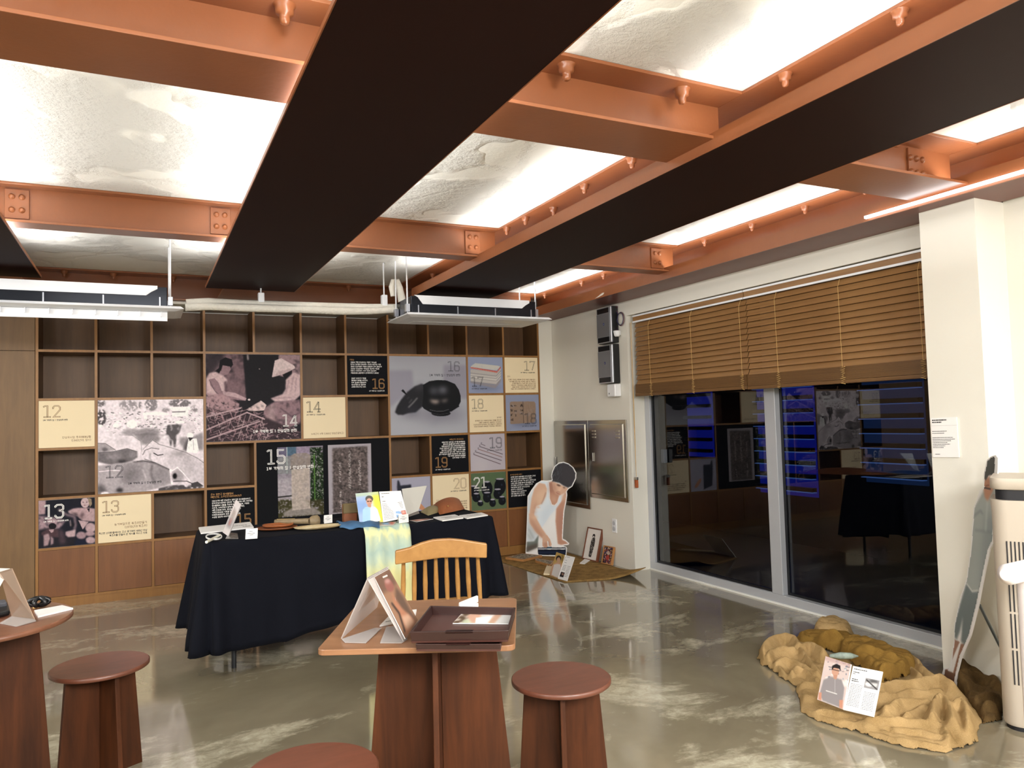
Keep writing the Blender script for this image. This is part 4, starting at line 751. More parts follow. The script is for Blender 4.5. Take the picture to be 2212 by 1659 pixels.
for (a, b, X) in ((4.165, 5.565, 4.165), (2.66, 4.06, 4.19)):
    p = obj('pane', MB().box(X, X+.006, a, b, .072, 2.24), WG, wn)
    g = MB()
    for q in ((a, a+.022, .072, 2.24), (b-.022, b, .072, 2.24), (a+.022, b-.022, .072, .09), (a+.022, b-.022, 2.22, 2.24)): g.box(X-.008, X-.001, *q)
    obj('gasket', g, GASK, wn)
obj('window_handle', MB().box(4.118, 4.158, 5.36, 5.40, .97, 1.09), mat('grey_handle', '55585e', .4), wn, 0.004)
# building across the lane: dark facade with blue lit louvres
fa = thing('facing_building', 'dark building outside the window with blue lit louvred openings', 'building', (6.6, 3, 0))
obj('wall', MB().box(6.6, 6.75, -2, 12, -1, 5), mat('dark_facade', '0b0c10', .8), fa)
DKL = mat('dark_louvre_metal', '0c0e16', .5); BLU = mat('blue_lit_glass', '0a1050', .4, emit='1a2fd0', estr=0.13); LOU = mat('glowing_louvre_metal', '8aa0c8', .3, metal=.6, emit='5a86d8', estr=0.22)  # bright louvres emit faintly, painting in the light they catch
for (xa, xb, ya, yb) in ((1487, 1540, 800, 985), (1640, 1762, 800, 1062), (1868, 2000, 790, 1040)):
    a, b = atx(xa, (ya+yb)/2, 6.59), atx(xb, (ya+yb)/2, 6.59); za, zb = atx(xa, ya, 6.59).z, atx(xa, yb, 6.59).z
    obj('lit_pane', MB().box(6.575, 6.598, min(a.y, b.y), max(a.y, b.y), zb, za), BLU if xa < 1800 else mat('dim_blue_glass', '0a1838', .4, emit='10203c', estr=0.6), fa)
    k = 0; z = zb+.05
    while z < za:
        obj('louvre', MB().box(6.50, 6.57, min(a.y, b.y), max(a.y, b.y), z+.012, z+.055), DKL, fa)
        if xa > 1600: obj('louvre', MB().box(6.50, 6.57, min(a.y, b.y), max(a.y, b.y), z, z+.007), LOU, fa)
        z += .145
struct('trim_4', MB().box(4.30, 6.60, -2, 12, -.12, -.10), mat('dark_paving', '17171a', .5))
tag(bpy.data.objects['trim_4'], 'dark ground outside the window')
# ================================================================ blinds
STK = wood_mat('shaded_slat_wood', '5f4224', '76552f', .5, (3, 0.6, 60), 2.0); SLAT = wood_mat('blind_slat', '7f5a34', '987246', .45, (3, 0.6, 40), 2.0); RAILW = mat('blind_rail_white', 'e6e8ec', .3); CORD = mat('tan_cord', 'c8a468', .7)  # stacked slats get a darker copy of the slat wood, shade painted in
def blind(y0, y1, label, cords, zs):
    t = thing('wooden_blind', label, 'blind', (4.03, (y0+y1)/2, 1.56))
    obj('head_rail', MB().box(3.995, 4.05, y0, y1, 2.243, 2.295), SLAT, t)
    obj('rail_trim', MB().box(3.988, 3.996, y0, y1, 2.284, 2.298), RAILW, t); obj('rail_trim', MB().box(3.988, 3.996, y0, y1, 2.232, 2.246), RAILW, t)
    n = 13; z = 2.212; pit = (2.232-zs)/n; a = math.radians(22); ref = None
    for i in range(n):
        if ref is None:
            s = MB().slab((0, 0, 0), (0, 1, 0), (math.sin(a), 0, math.cos(a)), (math.cos(a), 0, -math.sin(a)), y1-y0, .0455, .003); ref = obj('slat', s, SLAT, t, world=False); ref.location = (-.01, 0, z-1.56)
        else:
            o = ref.copy(); COL.objects.link(o); o.location = (-.01, 0, z-1.56-i*pit)
    st = MB()
    zb = zs-.105
    for i in range(16): obj('stacked_slat', MB().box(3.995+.001*(i % 2), 4.047, y0, y1, zb+.026+i*.0052, zb+.0305+i*.0052), STK, t) if i % 2 == 0 else st.box(3.997, 4.046, y0, y1, zb+.026+i*.0052, zb+.0305+i*.0052)
    o = obj('stacked_slat_filler', st, STK, t); o['kind'] = 'stuff'
    obj('bottom_rail', MB().box(3.992, 4.05, y0, y1, zb, zb+.024), STK, t, 0.003)
    for y in cords:
        obj('cord', MB().tube([(4.0, y, 2.235), (3.978, y, 2.18), (3.978, y-.004, 1.9), (3.985, y, zs)], .0016, 6), CORD, t)
        pts = [(3.986+random.uniform(-.004, .004), y+(.014 if k % 2 else -.014)+random.uniform(-.006, .006), zs-k*.0068) for k in range(17)]
        obj('ladder_cord', MB().tube(pts, .003, 5), CORD, t)
bw = lambda xs, yv: [atx(x, yv, 3.985).y for x in xs]
blind(4.185, 5.575, 'left wooden venetian blind, narrower in view, over the sliding window', bw((1404, 1495, 1602), 780), 1.672)
blind(2.62, 4.178, 'right wooden venetian blind reaching the cream pillar', bw((1678, 1817, 1992), 740), 1.668)
pc = thing('blind_pull', 'orange-brown blind pull hanging on long cords by the left window jamb', 'blind pull', (3.985, 5.60, .99))
q = atx(1388, 1043, 3.99); q.y = max(q.y, 5.602); pc.location = (3.99, q.y, q.z)
obj('cord', MB().tube([(3.99, q.y+.01, 2.24), (3.99, q.y+.006, 1.5), (3.99, q.y, q.z+.05)], .0022, 6), CORD, pc); obj('cord', MB().tube([(3.99, q.y-.006, 2.24), (3.99, q.y-.004, 1.5), (3.99, q.y, q.z+.05)], .0022, 6), CORD, pc)
obj('weight', MB().box(3.98, 4.0, q.y-.016, q.y+.016, q.z-.05, q.z+.02), mat('orange_weight', 'a5552a', .4), pc, 0.003); obj('cap', MB().box(3.978, 4.002, q.y-.017, q.y+.017, q.z+.02, q.z+.045), mat('chrome', 'c8c8cc', .15, metal=1), pc, 0.003)
# ================================================================ right wall fittings
STEEL = mat('mirror_stainless', 'b3afa8', 0.18, metal=1.0, var=.04, scale=3)
def cab(y0, y1, z0, z1, label, louv, handle):
    t = thing('steel_cabinet', label, 'cabinet', (3.95, (y0+y1)/2, z0)); X = 3.969
    obj('frame', MB().box(X-.012, X, y0, y1, z0, z1), STEEL, t, 0.002); b = .035
    d = obj('door', MB().hexa([(X-.013, y0+b, z0+b), (X-.013, y1-b, z0+b), (X-.013, y1-b, z1-b), (X-.013, y0+b, z1-b)], [(X-.024, y0+b+.01, z0+b+.01), (X-.024, y1-b-.01, z0+b+.01), (X-.024, y1-b-.01, z1-b-.01), (X-.024, y0+b+.01, z1-b-.01)]), STEEL, t, 0.001)
    if louv:
        for yy in (y0+.12, y1-.12):
            for k in range(3): obj('louvre', MB().box(X-.030, X-.024, yy-.03, yy+.03, z1-.11-k*.030, z1-.098-k*.030), mat('louvre_light', 'b9b0a0', .3, metal=.8), d)
    obj('handle', MB().box(X-.036, X-.025, handle-.008, handle+.008, z0+(z1-z0)*.47, z0+(z1-z0)*.47+.085), MATS['chrome'], d, 0.003)
cab(6.345, 7.02, .485, 1.36, 'left tall mirror-finish steel cabinet door behind the bending man cutout', False, 6.97)
cab(5.69, 6.335, .607, 1.36, 'right shorter mirror-finish steel cabinet door with louvre slots', True, 6.24)
ob = thing('wall_outlet', 'white double socket outlet low on the right wall', 'outlet', (3.965, 5.94, .305)); obj('plate', MB().box(3.961, 3.969, 5.905, 5.98, .305, .434), WHITEP, ob, 0.004)
for z in (.345, .395): obj('socket', MB().tube([(3.9605, 5.942, z), (3.957, 5.942, z)], .021, 20), mat('socket_grey', 'b9bbc0', .5), ob)
GUN = mat('gunmetal_face', '7c7c80', 0.35, metal=.3); SIL = mat('silver_trim', 'c4c5ca', .3, metal=.6); LOGO = mat('navy_logo', '27306b', .4)
for (z0, z1, lab) in ((2.075, 2.415, 'upper grey battery-like wall unit with black ends under the beam'), (1.70, 2.062, 'lower grey battery-like wall unit with black ends above the white box')):
    t = thing('wall_unit', lab, 'wall unit', (3.93, 5.88, z0)); y0, y1 = 5.765, 6.005
    obj('case', MB().box(3.895, 3.968, y0, y1, z0, z1), BLACKP, t, 0.006); obj('rim', MB().box(3.884, 3.896, y0, y1, z0+.003, z1-.003), SIL, t, 0.005)
    f = obj('face', MB().box(3.880, 3.885, y0+.022, y1-.008, z0+.062, z1-.062), GUN, t)
    for a, b in ((z0+.012, z0+.058), (z1-.058, z1-.012)): obj('end_band', MB().box(3.879, 3.885, y0+.03, y1-.02, a, b), BLACKP, t)
    zc = (z0+z1)/2+.01; yc = 5.88; obj('emblem', MB().tube([(3.880, yc, zc), (3.8785, yc, zc)], .013, 18), LOGO, t)
    obj('emblem_mark', MB().prism([(-.007, -.006), (.002, -.001), (.007, .007), (.004, -.001), (.006, -.004), (-.001, .001)], ((3.8783, yc, zc), (0, -1, 0), (0, 0, 1)), .0006), mat('logo_grey', 'c0c4d0', .4), t)
pk = atx(1329, 722, 3.93); t = thing('sensor_puck', 'small white round sensor stuck between the two grey wall units', 'sensor', (3.93, 5.74, pk.z)); obj('body', MB().lathe((3.925, 5.735, pk.z-.025), [(.020, 0), (.026, .01), (.032, .05), (.030, .053)], 24), WHITEP, t)
obj('bracket', MB().box(3.925, 3.968, 5.735, 5.764, pk.z-.01, pk.z+.03), WHITEP, t)
t = thing('switch_box', 'small white box under the two grey wall units', 'box', (3.93, 5.83, 1.58)); obj('case', MB().box(3.895, 3.968, 5.755, 5.885, 1.575, 1.692), WHITEP, t, 0.010); obj('mark', MB().box(3.8935, 3.896, 5.845, 5.853, 1.597, 1.612), BLACKP, t)
t = thing('cable_loop', 'small loop of dark red and blue cable beside the upper wall unit', 'cable', (3.95, 5.66, 2.33))
cc = atx(1341, 689, 3.955)
for dr, m in ((.0, mat('dark_red_wire', '5a1a22', .4)), (.006, mat('navy_wire', '20264f', .4))):
    obj('wire', MB().tube([(3.955-dr, cc.y+(.052-dr)*math.cos(a), cc.z+(.062-dr)*math.sin(a)) for a in (2*math.pi*i/26 for i in range(27))], .0035, 6), m, t)
    obj('wire', MB().tube([(3.955-dr, cc.y+.05, cc.z+dr), (3.955, cc.y+.085, cc.z-.08), (3.945, 5.755, pk.z+.06), (3.94, 5.745, pk.z+.03)], .0035, 6), m, t)
    obj('wire', MB().tube([(3.955-dr, cc.y+.04, cc.z+.05), (3.955, cc.y+.07+dr, cc.z+.10), (3.95, 5.755, 2.41)], .0035, 6), m, t)
# wall sign on the pillar
t = thing('wall_sign', 'white printed notice on the cream pillar', 'sign', (3.74, 2.52, 1.14))
S = [atx(x, y, 3.742) for x, y in ((2010, 903), (2066, 901), (2072, 988), (2015, 988))]
obj('card', slabq(*S, .006), PAPER, t)
def lerpq(S, u, v): return (S[0]*(1-u)+S[1]*u)*(1-v)+(S[3]*(1-u)+S[2]*u)*v
def bars(name, S, rows, m, parent, lift=.0009, th=.012):
    S = [Vector(s) for s in S]; mb = MB(); n = (S[1]-S[0]).cross(S[3]-S[0]).normalized()
    if n.dot(Vector((0, 0, CAMH))-S[0]) < 0: n = -n
    for (u0, u1, v) in rows:
        # broken strokes like printed words
        u = u0
        while u < u1:
            w_ = random.uniform(.02, .07); e = min(u1, u+w_)
            mb.add([lerpq(S, a, b)+n*lift for a, b in ((u, v-th/2), (e, v-th/2), (e, v+th/2), (u, v+th/2))], [(0, 1, 2, 3)]); u = e+.012
    o = obj(name, mb, m, parent); o['kind'] = 'stuff'; return o
bars('heading', S, [(.06, .62, .06), (.06, .42, .115)], INKD, t, th=.028)
bars('lettering', S, [(.04, .6, .34), (.04, .5, .39)]+[(.04, random.uniform(.45, .9), .50+k*.042) for k in range(7)]+[(.1, .3, .92)], INKD, t, th=.014)
bars('rule', S, [(.0, 1, .20)], GREYINK, t, th=.004)
# ================================================================ air conditioners, pipes
ACW = mat('ac_white', 'e3e6ec', .3); ACB = mat('ac_dark_body', '24272e', .22, metal=.7); GALV = mat('galvanised', 'a9acb4', .3, metal=.8)
def ac(x0, x1, y0, y1, zp, label, flap):
    t = thing('air_conditioner', label, 'air conditioner', ((x0+x1)/2, (y0+y1)/2, zp))
    bx0, bx1, by0, by1 = x0+.07, x1-.10, y0+.10, y1-.05
    obj('body', MB().box(bx0, bx1, by0, by1, zp+.028, zp+.17), ACB, t, 0.004)
    f = obj('insulation', MB().prism([(.10, 0.088), (bx1-bx0-.12, 0.088), (bx1-bx0-.09, .112), (bx1-bx0-.05, .135), (bx1-bx0-.05, .156), (0.03, .156), (.06, .14)], ((bx0-.01, by0-.006, zp+.02), (1, 0, 0), (0, 0, 1)), -.004), ACW, t)
    for k in range(4): obj('clip', MB().box(bx0+.05+(bx1-bx0-.1)*k/3, bx0+.058+(bx1-bx0-.1)*k/3, by0-.007, by0-.001, zp+.03, zp+.10), GALV, t)
    p = MB().hexa([(x0, y0, zp+.012), (x1, y0, zp+.012), (x1, y1, zp+.012), (x0, y1, zp+.012)], [(x0+.02, y0+.02, zp+.03), (x1-.02, y0+.02, zp+.03), (x1-.02, y1-.02, zp+.03), (x0+.02, y1-.02, zp+.03)])
    p.hexa([(x0+.05, y0+.05, zp), (x1-.05, y0+.05, zp), (x1-.05, y1-.05, zp), (x0+.05, y1-.05, zp)], [(x0, y0, zp+.012), (x1, y0, zp+.012), (x1, y1, zp+.012), (x0, y1, zp+.012)])
    pn = obj('face_panel', p, ACW, t); obj('louvre_flap', MB().box(x0+.14, x1-.14, y1-.24, y1-.08, zp-.004, zp-.001), mat('ac_flap', 'd8dbe0', .35), pn)
    if flap:
        f = obj('open_flap', MB().box(x0+.03, x1-.10, y0+.10, y0+.112, zp-.062, zp-.001), ACW, t)
        for k in range(9): obj('rib', MB().box(x0+.1+k*.13, x0+.106+k*.13, y0+.082, y0+.10, zp-.035, zp-.001), ACW, t)
    for (x, y) in ((bx0-.02, by0+.04), (bx1+.02, by0+.04), (bx0-.02, by1-.05), (bx1+.02, by1-.05)):
        b = obj('bracket', MB().box(x-.016, x+.016, y-.02, y+.02, zp+.05, zp+.11), GALV, t, 0.002)
        obj('hanger_rod', MB().tube([(x, y, zp+.03), (x, y, 2.697)], .006, 8), ACW, t)
    return t
ac(1.795, 3.045, 5.375, 5.90, 2.195, 'slim ceiling cassette air conditioner hung by rods at the right', False)
ac(-1.02, .262, 5.49, 5.97, 2.19, 'slim ceiling cassette air conditioner with open flap at the left', True)
PIP = mat('white_pipe_wrap', 'd9d6cd', .65, bump=.5, bscale=70, var=.05, scale=20)
t = thing('wrapped_pipe', 'lumpy white wrapped pipe run between the two air conditioners', 'pipe', (1.0, 5.85, 2.26))
def px_path(pts, Y): return [aty(x, y, Y) for x, y in pts]
obj('upper_pipe', MB().tube(px_path([(402, 655), (450, 653), (520, 655), (600, 659), (700, 661), (790, 664), (850, 664), (874, 664)], 5.90), [.030, .032, .026, .031, .027, .029, .028, .026], 14), PIP, t)
obj('lower_pipe', MB().tube(px_path([(400, 664), (450, 662), (540, 665), (640, 668), (740, 672), (800, 672), (848, 669), (876, 675)], 5.84), [.028, .027, .030, .028, .030, .027, .026, .026], 14), PIP, t)
obj('riser_pipe', MB().tube(px_path([(849, 640), (846, 620), (850, 608), (857, 607), (863, 622), (869, 652), (872, 664)], 5.86), [.020, .024, .026, .026, .028, .033, .035], 14), PIP, t)
for x, yb, yt in ((564, 657, 632), (830, 660, 600)):
    b = aty(x, yb, 5.90); tp = aty(x, yt, 5.90)
    obj('pipe_hanger', MB().box(b.x-.022, b.x+.022, 5.875, 5.925, b.z-.01, b.z+.085), ACW, t, .004); obj('hanger_rod', MB().tube([(b.x, 5.90, b.z+.08), (b.x, 5.90, 2.697 if x > 700 else 2.44)], .006, 8), ACW, t)
# ================================================================ stools and tables
STW = wood_mat('stool_wood', '5a3323', '6e4030', .42, (3, 14, 14), 2.2, .15); STL = wood_mat('shaded_leg_wood', '341a0b', '532c15', .55, (14, 14, 1.4), 2.0, 0)  # leg wood darkened: shade below the tops is put into its colour
STL.node_tree.nodes['Principled BSDF'].inputs['Specular IOR Level'].default_value = .22; TOPW = wood_mat('table_top_wood', '835a3c', '9b7150', .38, (2, 14, 14), 1.6, .25)
PLY = mat('ply_edge', '5c3a26', .5)
def fins(t, top_w, bot_w, z1, ang, th=.018, off=(0, 0)):
    c0 = Vector((off[0], off[1], 0))
    for k in range(2):
        a = ang+k*math.pi/2; ex = Vector((math.cos(a), math.sin(a), 0)); n = Vector((-math.sin(a), math.cos(a), 0))
        if k == 0: obj('leg_board', MB().prism([(-bot_w/2, 0), (bot_w/2, 0), (top_w/2, z1), (-top_w/2, z1)], (c0-n*th/2, ex, (0, 0, 1)), -th), STL, t, .002, world=False)
        else:
            for s in (-1, 1):
                obj('leg_board', MB().prism([(s*th*.55, 0), (s*bot_w/2, 0), (s*top_w/2, z1), (s*th*.55, z1)], (c0-n*th/2, ex, (0, 0, 1)), -th), STL, t, .002, world=False)
def stool(x, y, label, ang, rz=0, r=.182):
    t = thing('round_stool', label, 'stool', (x, y, 0), rz, 'round wooden stools'); fins(t, .27, .335, .432, ang)
    obj('seat', MB().lathe((0, 0, .432), [(r-.004, 0), (r, .003), (r, .015), (r-.004, .018)], 56), STW, t, world=False); return t
stool(-.155, 3.535, 'round wooden stool between the round table and the cloth-draped table', math.radians(28))
stool(1.372, 2.44, 'round wooden stool right of the square table', math.radians(62))
stool(.415, 2.15, 'round wooden stool cut off by the bottom edge, nearest the camera', math.radians(40))
TR_ = math.radians(-27.0)
sq = thing('square_table', 'square wooden cafe table with cross-board pedestal holding trays', 'table', (.872, 2.462, 0), TR_)
a = .30; rc = []
for cx, cy, q in ((1, 1, 0), (-1, 1, 1), (-1, -1, 2), (1, -1, 3)):
    for k in range(5): an = math.pi/2*q+math.pi/8*k; rc.append((cx*(a-.025)+.025*math.cos(an), cy*(a-.025)+.025*math.sin(an)))
obj('table_top', MB().prism(rc, ((0, 0, .702), (1, 0, 0), (0, 1, 0)), .0175), TOPW, sq, .002, world=False); fins(sq, .385, .515, .7005, math.radians(-90+4), off=(.030, .012))
rt = thing('round_table', 'round wooden cafe table at the left edge with pedestal', 'table', (-.545, 3.33, 0), 0); obj('table_top', MB().lathe((0, 0, .702), [(.306, 0), (.31, .003), (.31, .015), (.306, .018)], 64), wood_mat('round_top_wood', '6e4532', '80553f', .38, (2, 14, 14), 1.6, .25), rt, world=False); fins(rt, .40, .50, .7, math.radians(20))
# ---- chair
CH = wood_mat('oak_chair', '9a6c38', 'b98a4e', .4, (3, 3, 3), 4.0, .2)
ct = thing('wooden_chair', 'light oak spindle-back chair seen from behind', 'chair', (1.345, 3.585, 0), math.radians(-14))
def bez(t_, w_=.225): return (t_-.5)*2*w_
pts = [(-.230, .705), (-.228, .768), (-.15, .785), (-.08, .805), (0, .815), (.08, .806), (.15, .787), (.222, .782), (.228, .715), (.12, .722), (0, .725), (-.12, .716)]
pts = [(-.230, .703), (-.228, .770), (-.16, .782), (-.10, .803), (-.04, .815), (.04, .815), (.10, .806), (.16, .792), (.228, .778), (.226, .706), (.12, .716), (0, .722), (-.12, .714)]
obj('top_rail', MB().prism(pts, ((0, .012, 0), (1, 0, 0), (0, -.06, 1)), .028), CH, ct, .006, world=False)
for k in range(8):
    u = k/7; x1 = -.185+.372*u; x0 = -.188+.40*u
    obj('spindle', MB().tube([(x0, .085, .42), (x0+(x1-x0)*.5, .045, .58), (x1, 0.0, .73)], [.009, .013, .009], 10), CH, ct, world=False)
seat = [(-.21, .06), (.21, .06), (.22, .2), (.215, .34), (.17, .37), (-.17, .37), (-.215, .34), (-.22, .2)]
obj('seat', MB().prism(seat, ((0, 0, .395), (1, 0, 0), (0, 1, 0)), .03), CH, ct, .008, world=False)
for sx in (-1, 1):
    obj('leg', MB().tube([(sx*.17, .11, .40), (sx*.20, .05, .22), (sx*.225, .0, 0)], [.013, .019, .013], 12), CH, ct, world=False); obj('leg', MB().tube([(sx*.16, .32, .40), (sx*.19, .37, .22), (sx*.215, .42, 0)], [.013, .019, .013], 12), CH, ct, world=False)
    obj('stretcher', MB().tube([(sx*.205, .04, .18), (sx*.205, .37, .18)], .010, 10), CH, ct, world=False)
obj('stretcher', MB().tube([(-.205, .235, .18), (.205, .235, .18)], .010, 10), CH, ct, world=False)
# ---- folding table with cloth
ft_ = thing('folding_table', 'folding table with grey metal legs hidden under the black cloth', 'table', (1.22, 4.95, 0)); TMET = mat('dark_leg_metal', '2a2c30', .4, metal=.5)
TX0, TX1, TY0, TY1, TZ = .315, 2.13, 4.64, 5.27, .74
obj('table_top', MB().box(TX0+.01, TX1-.01, TY0+.01, TY1-.01, TZ-.04, TZ-.003), mat('table_laminate', '6a6a6c', .5), ft_, .004)
for x in (TX0+.16, TX1-.16):
    for y in (TY0+.07, TY1-.07): l = obj('leg', MB().tube([(x, y, .0), (x, y, TZ-.04)], .014, 12), TMET, ft_)
CLOTH = mat('black_cloth', '090b14', .9, bump=.15, bscale=400, spec=.15)
def drape():
    # perimeter with rounded corners, starting front-left going right
    R_ = .035; per = []
    def seg(p, q, n): per.extend([(p[0]+(q[0]-p[0])*i/n, p[1]+(q[1]-p[1])*i/n) for i in range(n)])
    def arc(c, a0, n=10): per.extend([(c[0]+R_*math.cos(a0+math.pi/2*i/n), c[1]+R_*math.sin(a0+math.pi/2*i/n)) for i in range(n)])
    seg((TX0+R_, TY0), (TX1-R_, TY0), 120); arc((TX1-R_, TY0+R_), -math.pi/2); seg((TX1, TY0+R_), (TX1, TY1-R_), 46); arc((TX1-R_, TY1-R_), 0)
    seg((TX1-R_, TY1), (TX0+R_, TY1), 90); arc((TX0+R_, TY1-R_), math.pi/2); seg((TX0, TY1-R_), (TX0, TY0+R_), 46); arc((TX0+R_, TY0+R_), math.pi)
    n = len(per); mb = MB(); rows = []; rng = random.Random(4); c = Vector(((TX0+TX1)/2, (TY0+TY1)/2))
    crn = [(TX0, TY0), (TX1, TY0), (TX1, TY1), (TX0, TY1)]
    for k in range(19):
        t_ = max(0, (k-2)/16); row = []
        for i, (x, y) in enumerate(per):
            xm, ym = per[i-1]; xn, yn = per[(i+1) % n]; tx, ty = xn-xm, yn-ym; L = math.hypot(tx, ty); nx, ny = ty/L, -tx/L
            dc = min(math.hypot(x-a, y-b) for a, b in crn); cf = math.exp(-(dc/.13)**2)
            ph = x*1.0+y*1.3
            wave = (.010*math.sin(ph*9+1)+.008*math.sin(ph*21+2.0)+.005*math.sin(ph*37))*t_*(1-cf*.3) + cf*.045*math.sin(i*.62)*t_
            left = max(0, 1-(x-TX0)/.5)
            fl = (.035+.035*cf+.012*left)*t_**.9+wave
            hem = .235-.11*max(0, 1-abs(x-.5)/.9)-.05*max(0, 1-(x-TX0)/1.2)+.025*math.sin(x*5.5+2)+.012*math.sin(ph*14)
            if y > TY0+.1: hem = .19+.02*math.sin(ph*7)
            hem = max(.13, hem-.04*cf)
            if k == 0: row.append((c.x+(x-c.x)*.985, c.y+(y-c.y)*.97, TZ+.004))
            elif k == 1: row.append((x-nx*.004, y-ny*.004, TZ+.002))
            elif k == 2: row.append((x+nx*.003, y+ny*.003, TZ-.008))
            else: row.append((x+nx*(.003+fl), y+ny*(.003+fl), TZ-.008-(TZ-.008-hem)*t_))
        rows.append(row+[row[0]])
    mb.grid(rows)
    mb.add([p for p in rows[0][:-1]], [tuple(range(n))]); return mb
bc = obj('tablecloth', drape(), CLOTH, solid=.002); tag(bc, 'black cloth draped to near the floor over the long display table', 'tablecloth')
# tie-dye runner
def runner_mat():
    m = bpy.data.materials.new('tie_dye'); m.use_nodes = True; nt = m.node_tree; b = nt.nodes['Principled BSDF']; b.inputs['Roughness'].default_value = .8
    tc = nt.nodes.new('ShaderNodeTexCoord'); sp = nt.nodes.new('ShaderNodeSeparateXYZ'); nt.links.new(tc.outputs['Object'], sp.inputs[0])
    n = nt.nodes.new('ShaderNodeTexNoise'); n.inputs['Scale'].default_value = 9; n.inputs['Detail'].default_value = 5; n.inputs['Distortion'].default_value = .8
    mp = nt.nodes.new('ShaderNodeMapping'); mp.inputs['Scale'].default_value = (1.8, 1, .8); nt.links.new(tc.outputs['Object'], mp.inputs[0]); nt.links.new(mp.outputs[0], n.inputs['Vector'])
    a = nt.nodes.new('ShaderNodeMath'); a.operation = 'MULTIPLY_ADD'; a.inputs[1].default_value = .20; nt.links.new(n.outputs['Fac'], a.inputs[0]); nt.links.new(sp.outputs['Z'], a.inputs[2])
    r = nt.nodes.new('ShaderNodeValToRGB'); e = r.color_ramp.elements
    st = [(.33, 'dcd896'), (.55, 'dddaa0'), (.61, 'ccd3aa'), (.66, 'b2c3b0'), (.71, 'a2b8ae'), (.765, 'b4c4ae'), (.80, 'd8d9a6'), (.825, 'cdd3a6'), (.85, 'a2b8ae')]
    while len(e) < len(st): e.new(.5)
    for k, (p, c) in enumerate(st): e[k].position = p; e[k].color = lin(c)
    nt.links.new(a.outputs[0], r.inputs[0]); nt.links.new(r.outputs[0], b.inputs['Base Color']); return m
rows = []
for k in range(30):
    row = []
    for i in range(25):
        u = i/24; x = 1.235+.295*u+(.012 if k > 10 else 0)*(k-10)/20*(u-.8)
        if k < 6: y, z = TY0+.17-.034*k, TZ+.008
        elif k == 6: y, z = TY0-.004, TZ+.002
        else:
            t_ = (k-6)/23; z = TZ-.012-(TZ-.012-.245)*t_; y = TY0-.030-.060*t_**.9-.010*math.sin(u*7+t_*2)*t_-.004*math.sin(u*23)
        row.append((x, y, z))
    rows.append(row)
rn = obj('table_runner', MB().grid(rows), runner_mat(), solid=.002); tag(rn, 'pale yellow and green tie-dyed cloth strip hanging over the black cloth', 'cloth')
ZT = TZ+.0065
def pz(pts, z): return [atz(x, y, z) for x, y in pts]
def flatcard(name, label, cat, px, z=ZT, th=.006, m=None, paint=None, rows=None, group=None):
    q = pz(px, z+th); t = thing(name, label, cat, (q[0].x, q[0].y, z), 0, group); lo = [Vector((p.x, p.y, z)) for p in q]
    obj('sheet', MB().hexa(lo, q), m or PAPER, t)
    if paint: sheet('print', paint, t, *q)
    if rows: bars('lettering', q, rows, INKD, t, th=.05)
    return t
# left end of table
flatcard('booklet', 'white booklet lying flat at the left end of the black table', 'booklet', [(429, 1139), (540, 1127), (548, 1138), (434, 1151)], th=.008, rows=[(.5, .9, .5), (.8, .95, .75)])
t = thing('pen_stand', 'white cable and stylus lying at the left front corner of the black table', 'cable', (.42, 4.74, ZT))
obj('stylus', MB().tube(pz([(446, 1171), (475, 1156)], ZT+.012), .008, 10), mat('cream_plastic', 'e4e2d2', .4), t)
for dz in (0, .005): obj('loop', MB().tube([atz(462+17*math.cos(a), 1160+6*math.sin(a)-dz*300, ZT+.006+dz) for a in (2*math.pi*i/20 for i in range(21))], .003, 6), PAPER, t)
def portrait(w_, h_, bgc, quad, seed): return Paint(w_, h_, bgc, quad, seed)
t = thing('leaflet_stand', 'tilted leaflet in a clear stand at the left end of the black table', 'leaflet stand', (.5, 4.85, ZT))
A = [atz(508, 1082, .93), atz(521, 1090, .93), atz(492, 1163, ZT+.002), atz(480, 1153, ZT+.002)]
A = [Vector((.545, 5.02, .925)), Vector((.562, 4.88, .925)), Vector((.475, 4.80, ZT+.001)), Vector((.455, 4.95, ZT+.001))]
A = [aty(510, 1079, 5.02), aty(521, 1090, 4.92), aty(493, 1162, 4.80), aty(481, 1150, 4.90)]; A[2].z = max(A[2].z, ZT+.001); A[3].z = max(A[3].z, ZT+.001)
obj('panel', slabq(*A, .004), ACR, t); P = Paint(16, 44, 'cfc8c8', [(0, 0), (1, 0), (1, 1), (0, 1)]); P.ell(.5, .4, .3, .15, 'a89a94', 1, 2).poly([(.1, .5), (.9, .5), (.9, .8), (.1, .8)], '8f8a8c', 1, 2).ell(.5, .62, .15, .1, 'b4483c', .8, 1)
sheet('leaflet', P, t, *A); obj('foot', MB().hexa([Vector((p.x, p.y, ZT)) for p in pz([(487, 1163), (515, 1163), (513, 1152), (494, 1150)], ZT+.003)], pz([(487, 1163), (515, 1163), (513, 1152), (494, 1150)], ZT+.003)), mat('grey_tint_acrylic', '6d6a66', .2), t)
def tent(px_bl, px_br, px_top_l, px_top_r, label, h_=.055, rows=None):
    bl, br = atz(*px_bl, ZT+.001), atz(*px_br, ZT+.001); bk = Vector((.012, .05, h_)); tl, tr = bl+bk*.5+Vector((0, 0, h_*.5)), br+bk*.5+Vector((0, 0, h_*.5))
    t = thing('name_card', label, 'card', (bl.x, bl.y, ZT)); obj('front', slabq(tl, tr, br, bl, .0012), PAPER, t); obj('back', slabq(tl, tr, br+Vector((.01, .07, 0)), bl+Vector((.01, .07, 0)), .0012), PAPER, t)
    bars('lettering', [tl, tr, br, bl], [(.3, .6, .25), (.15, .8, .45), (.35, .65, .6)], INKD, t, th=.05); return t
tent((530, 1165), (556, 1163), 0, 0, 'small white tent card in front of the orange leather trays')
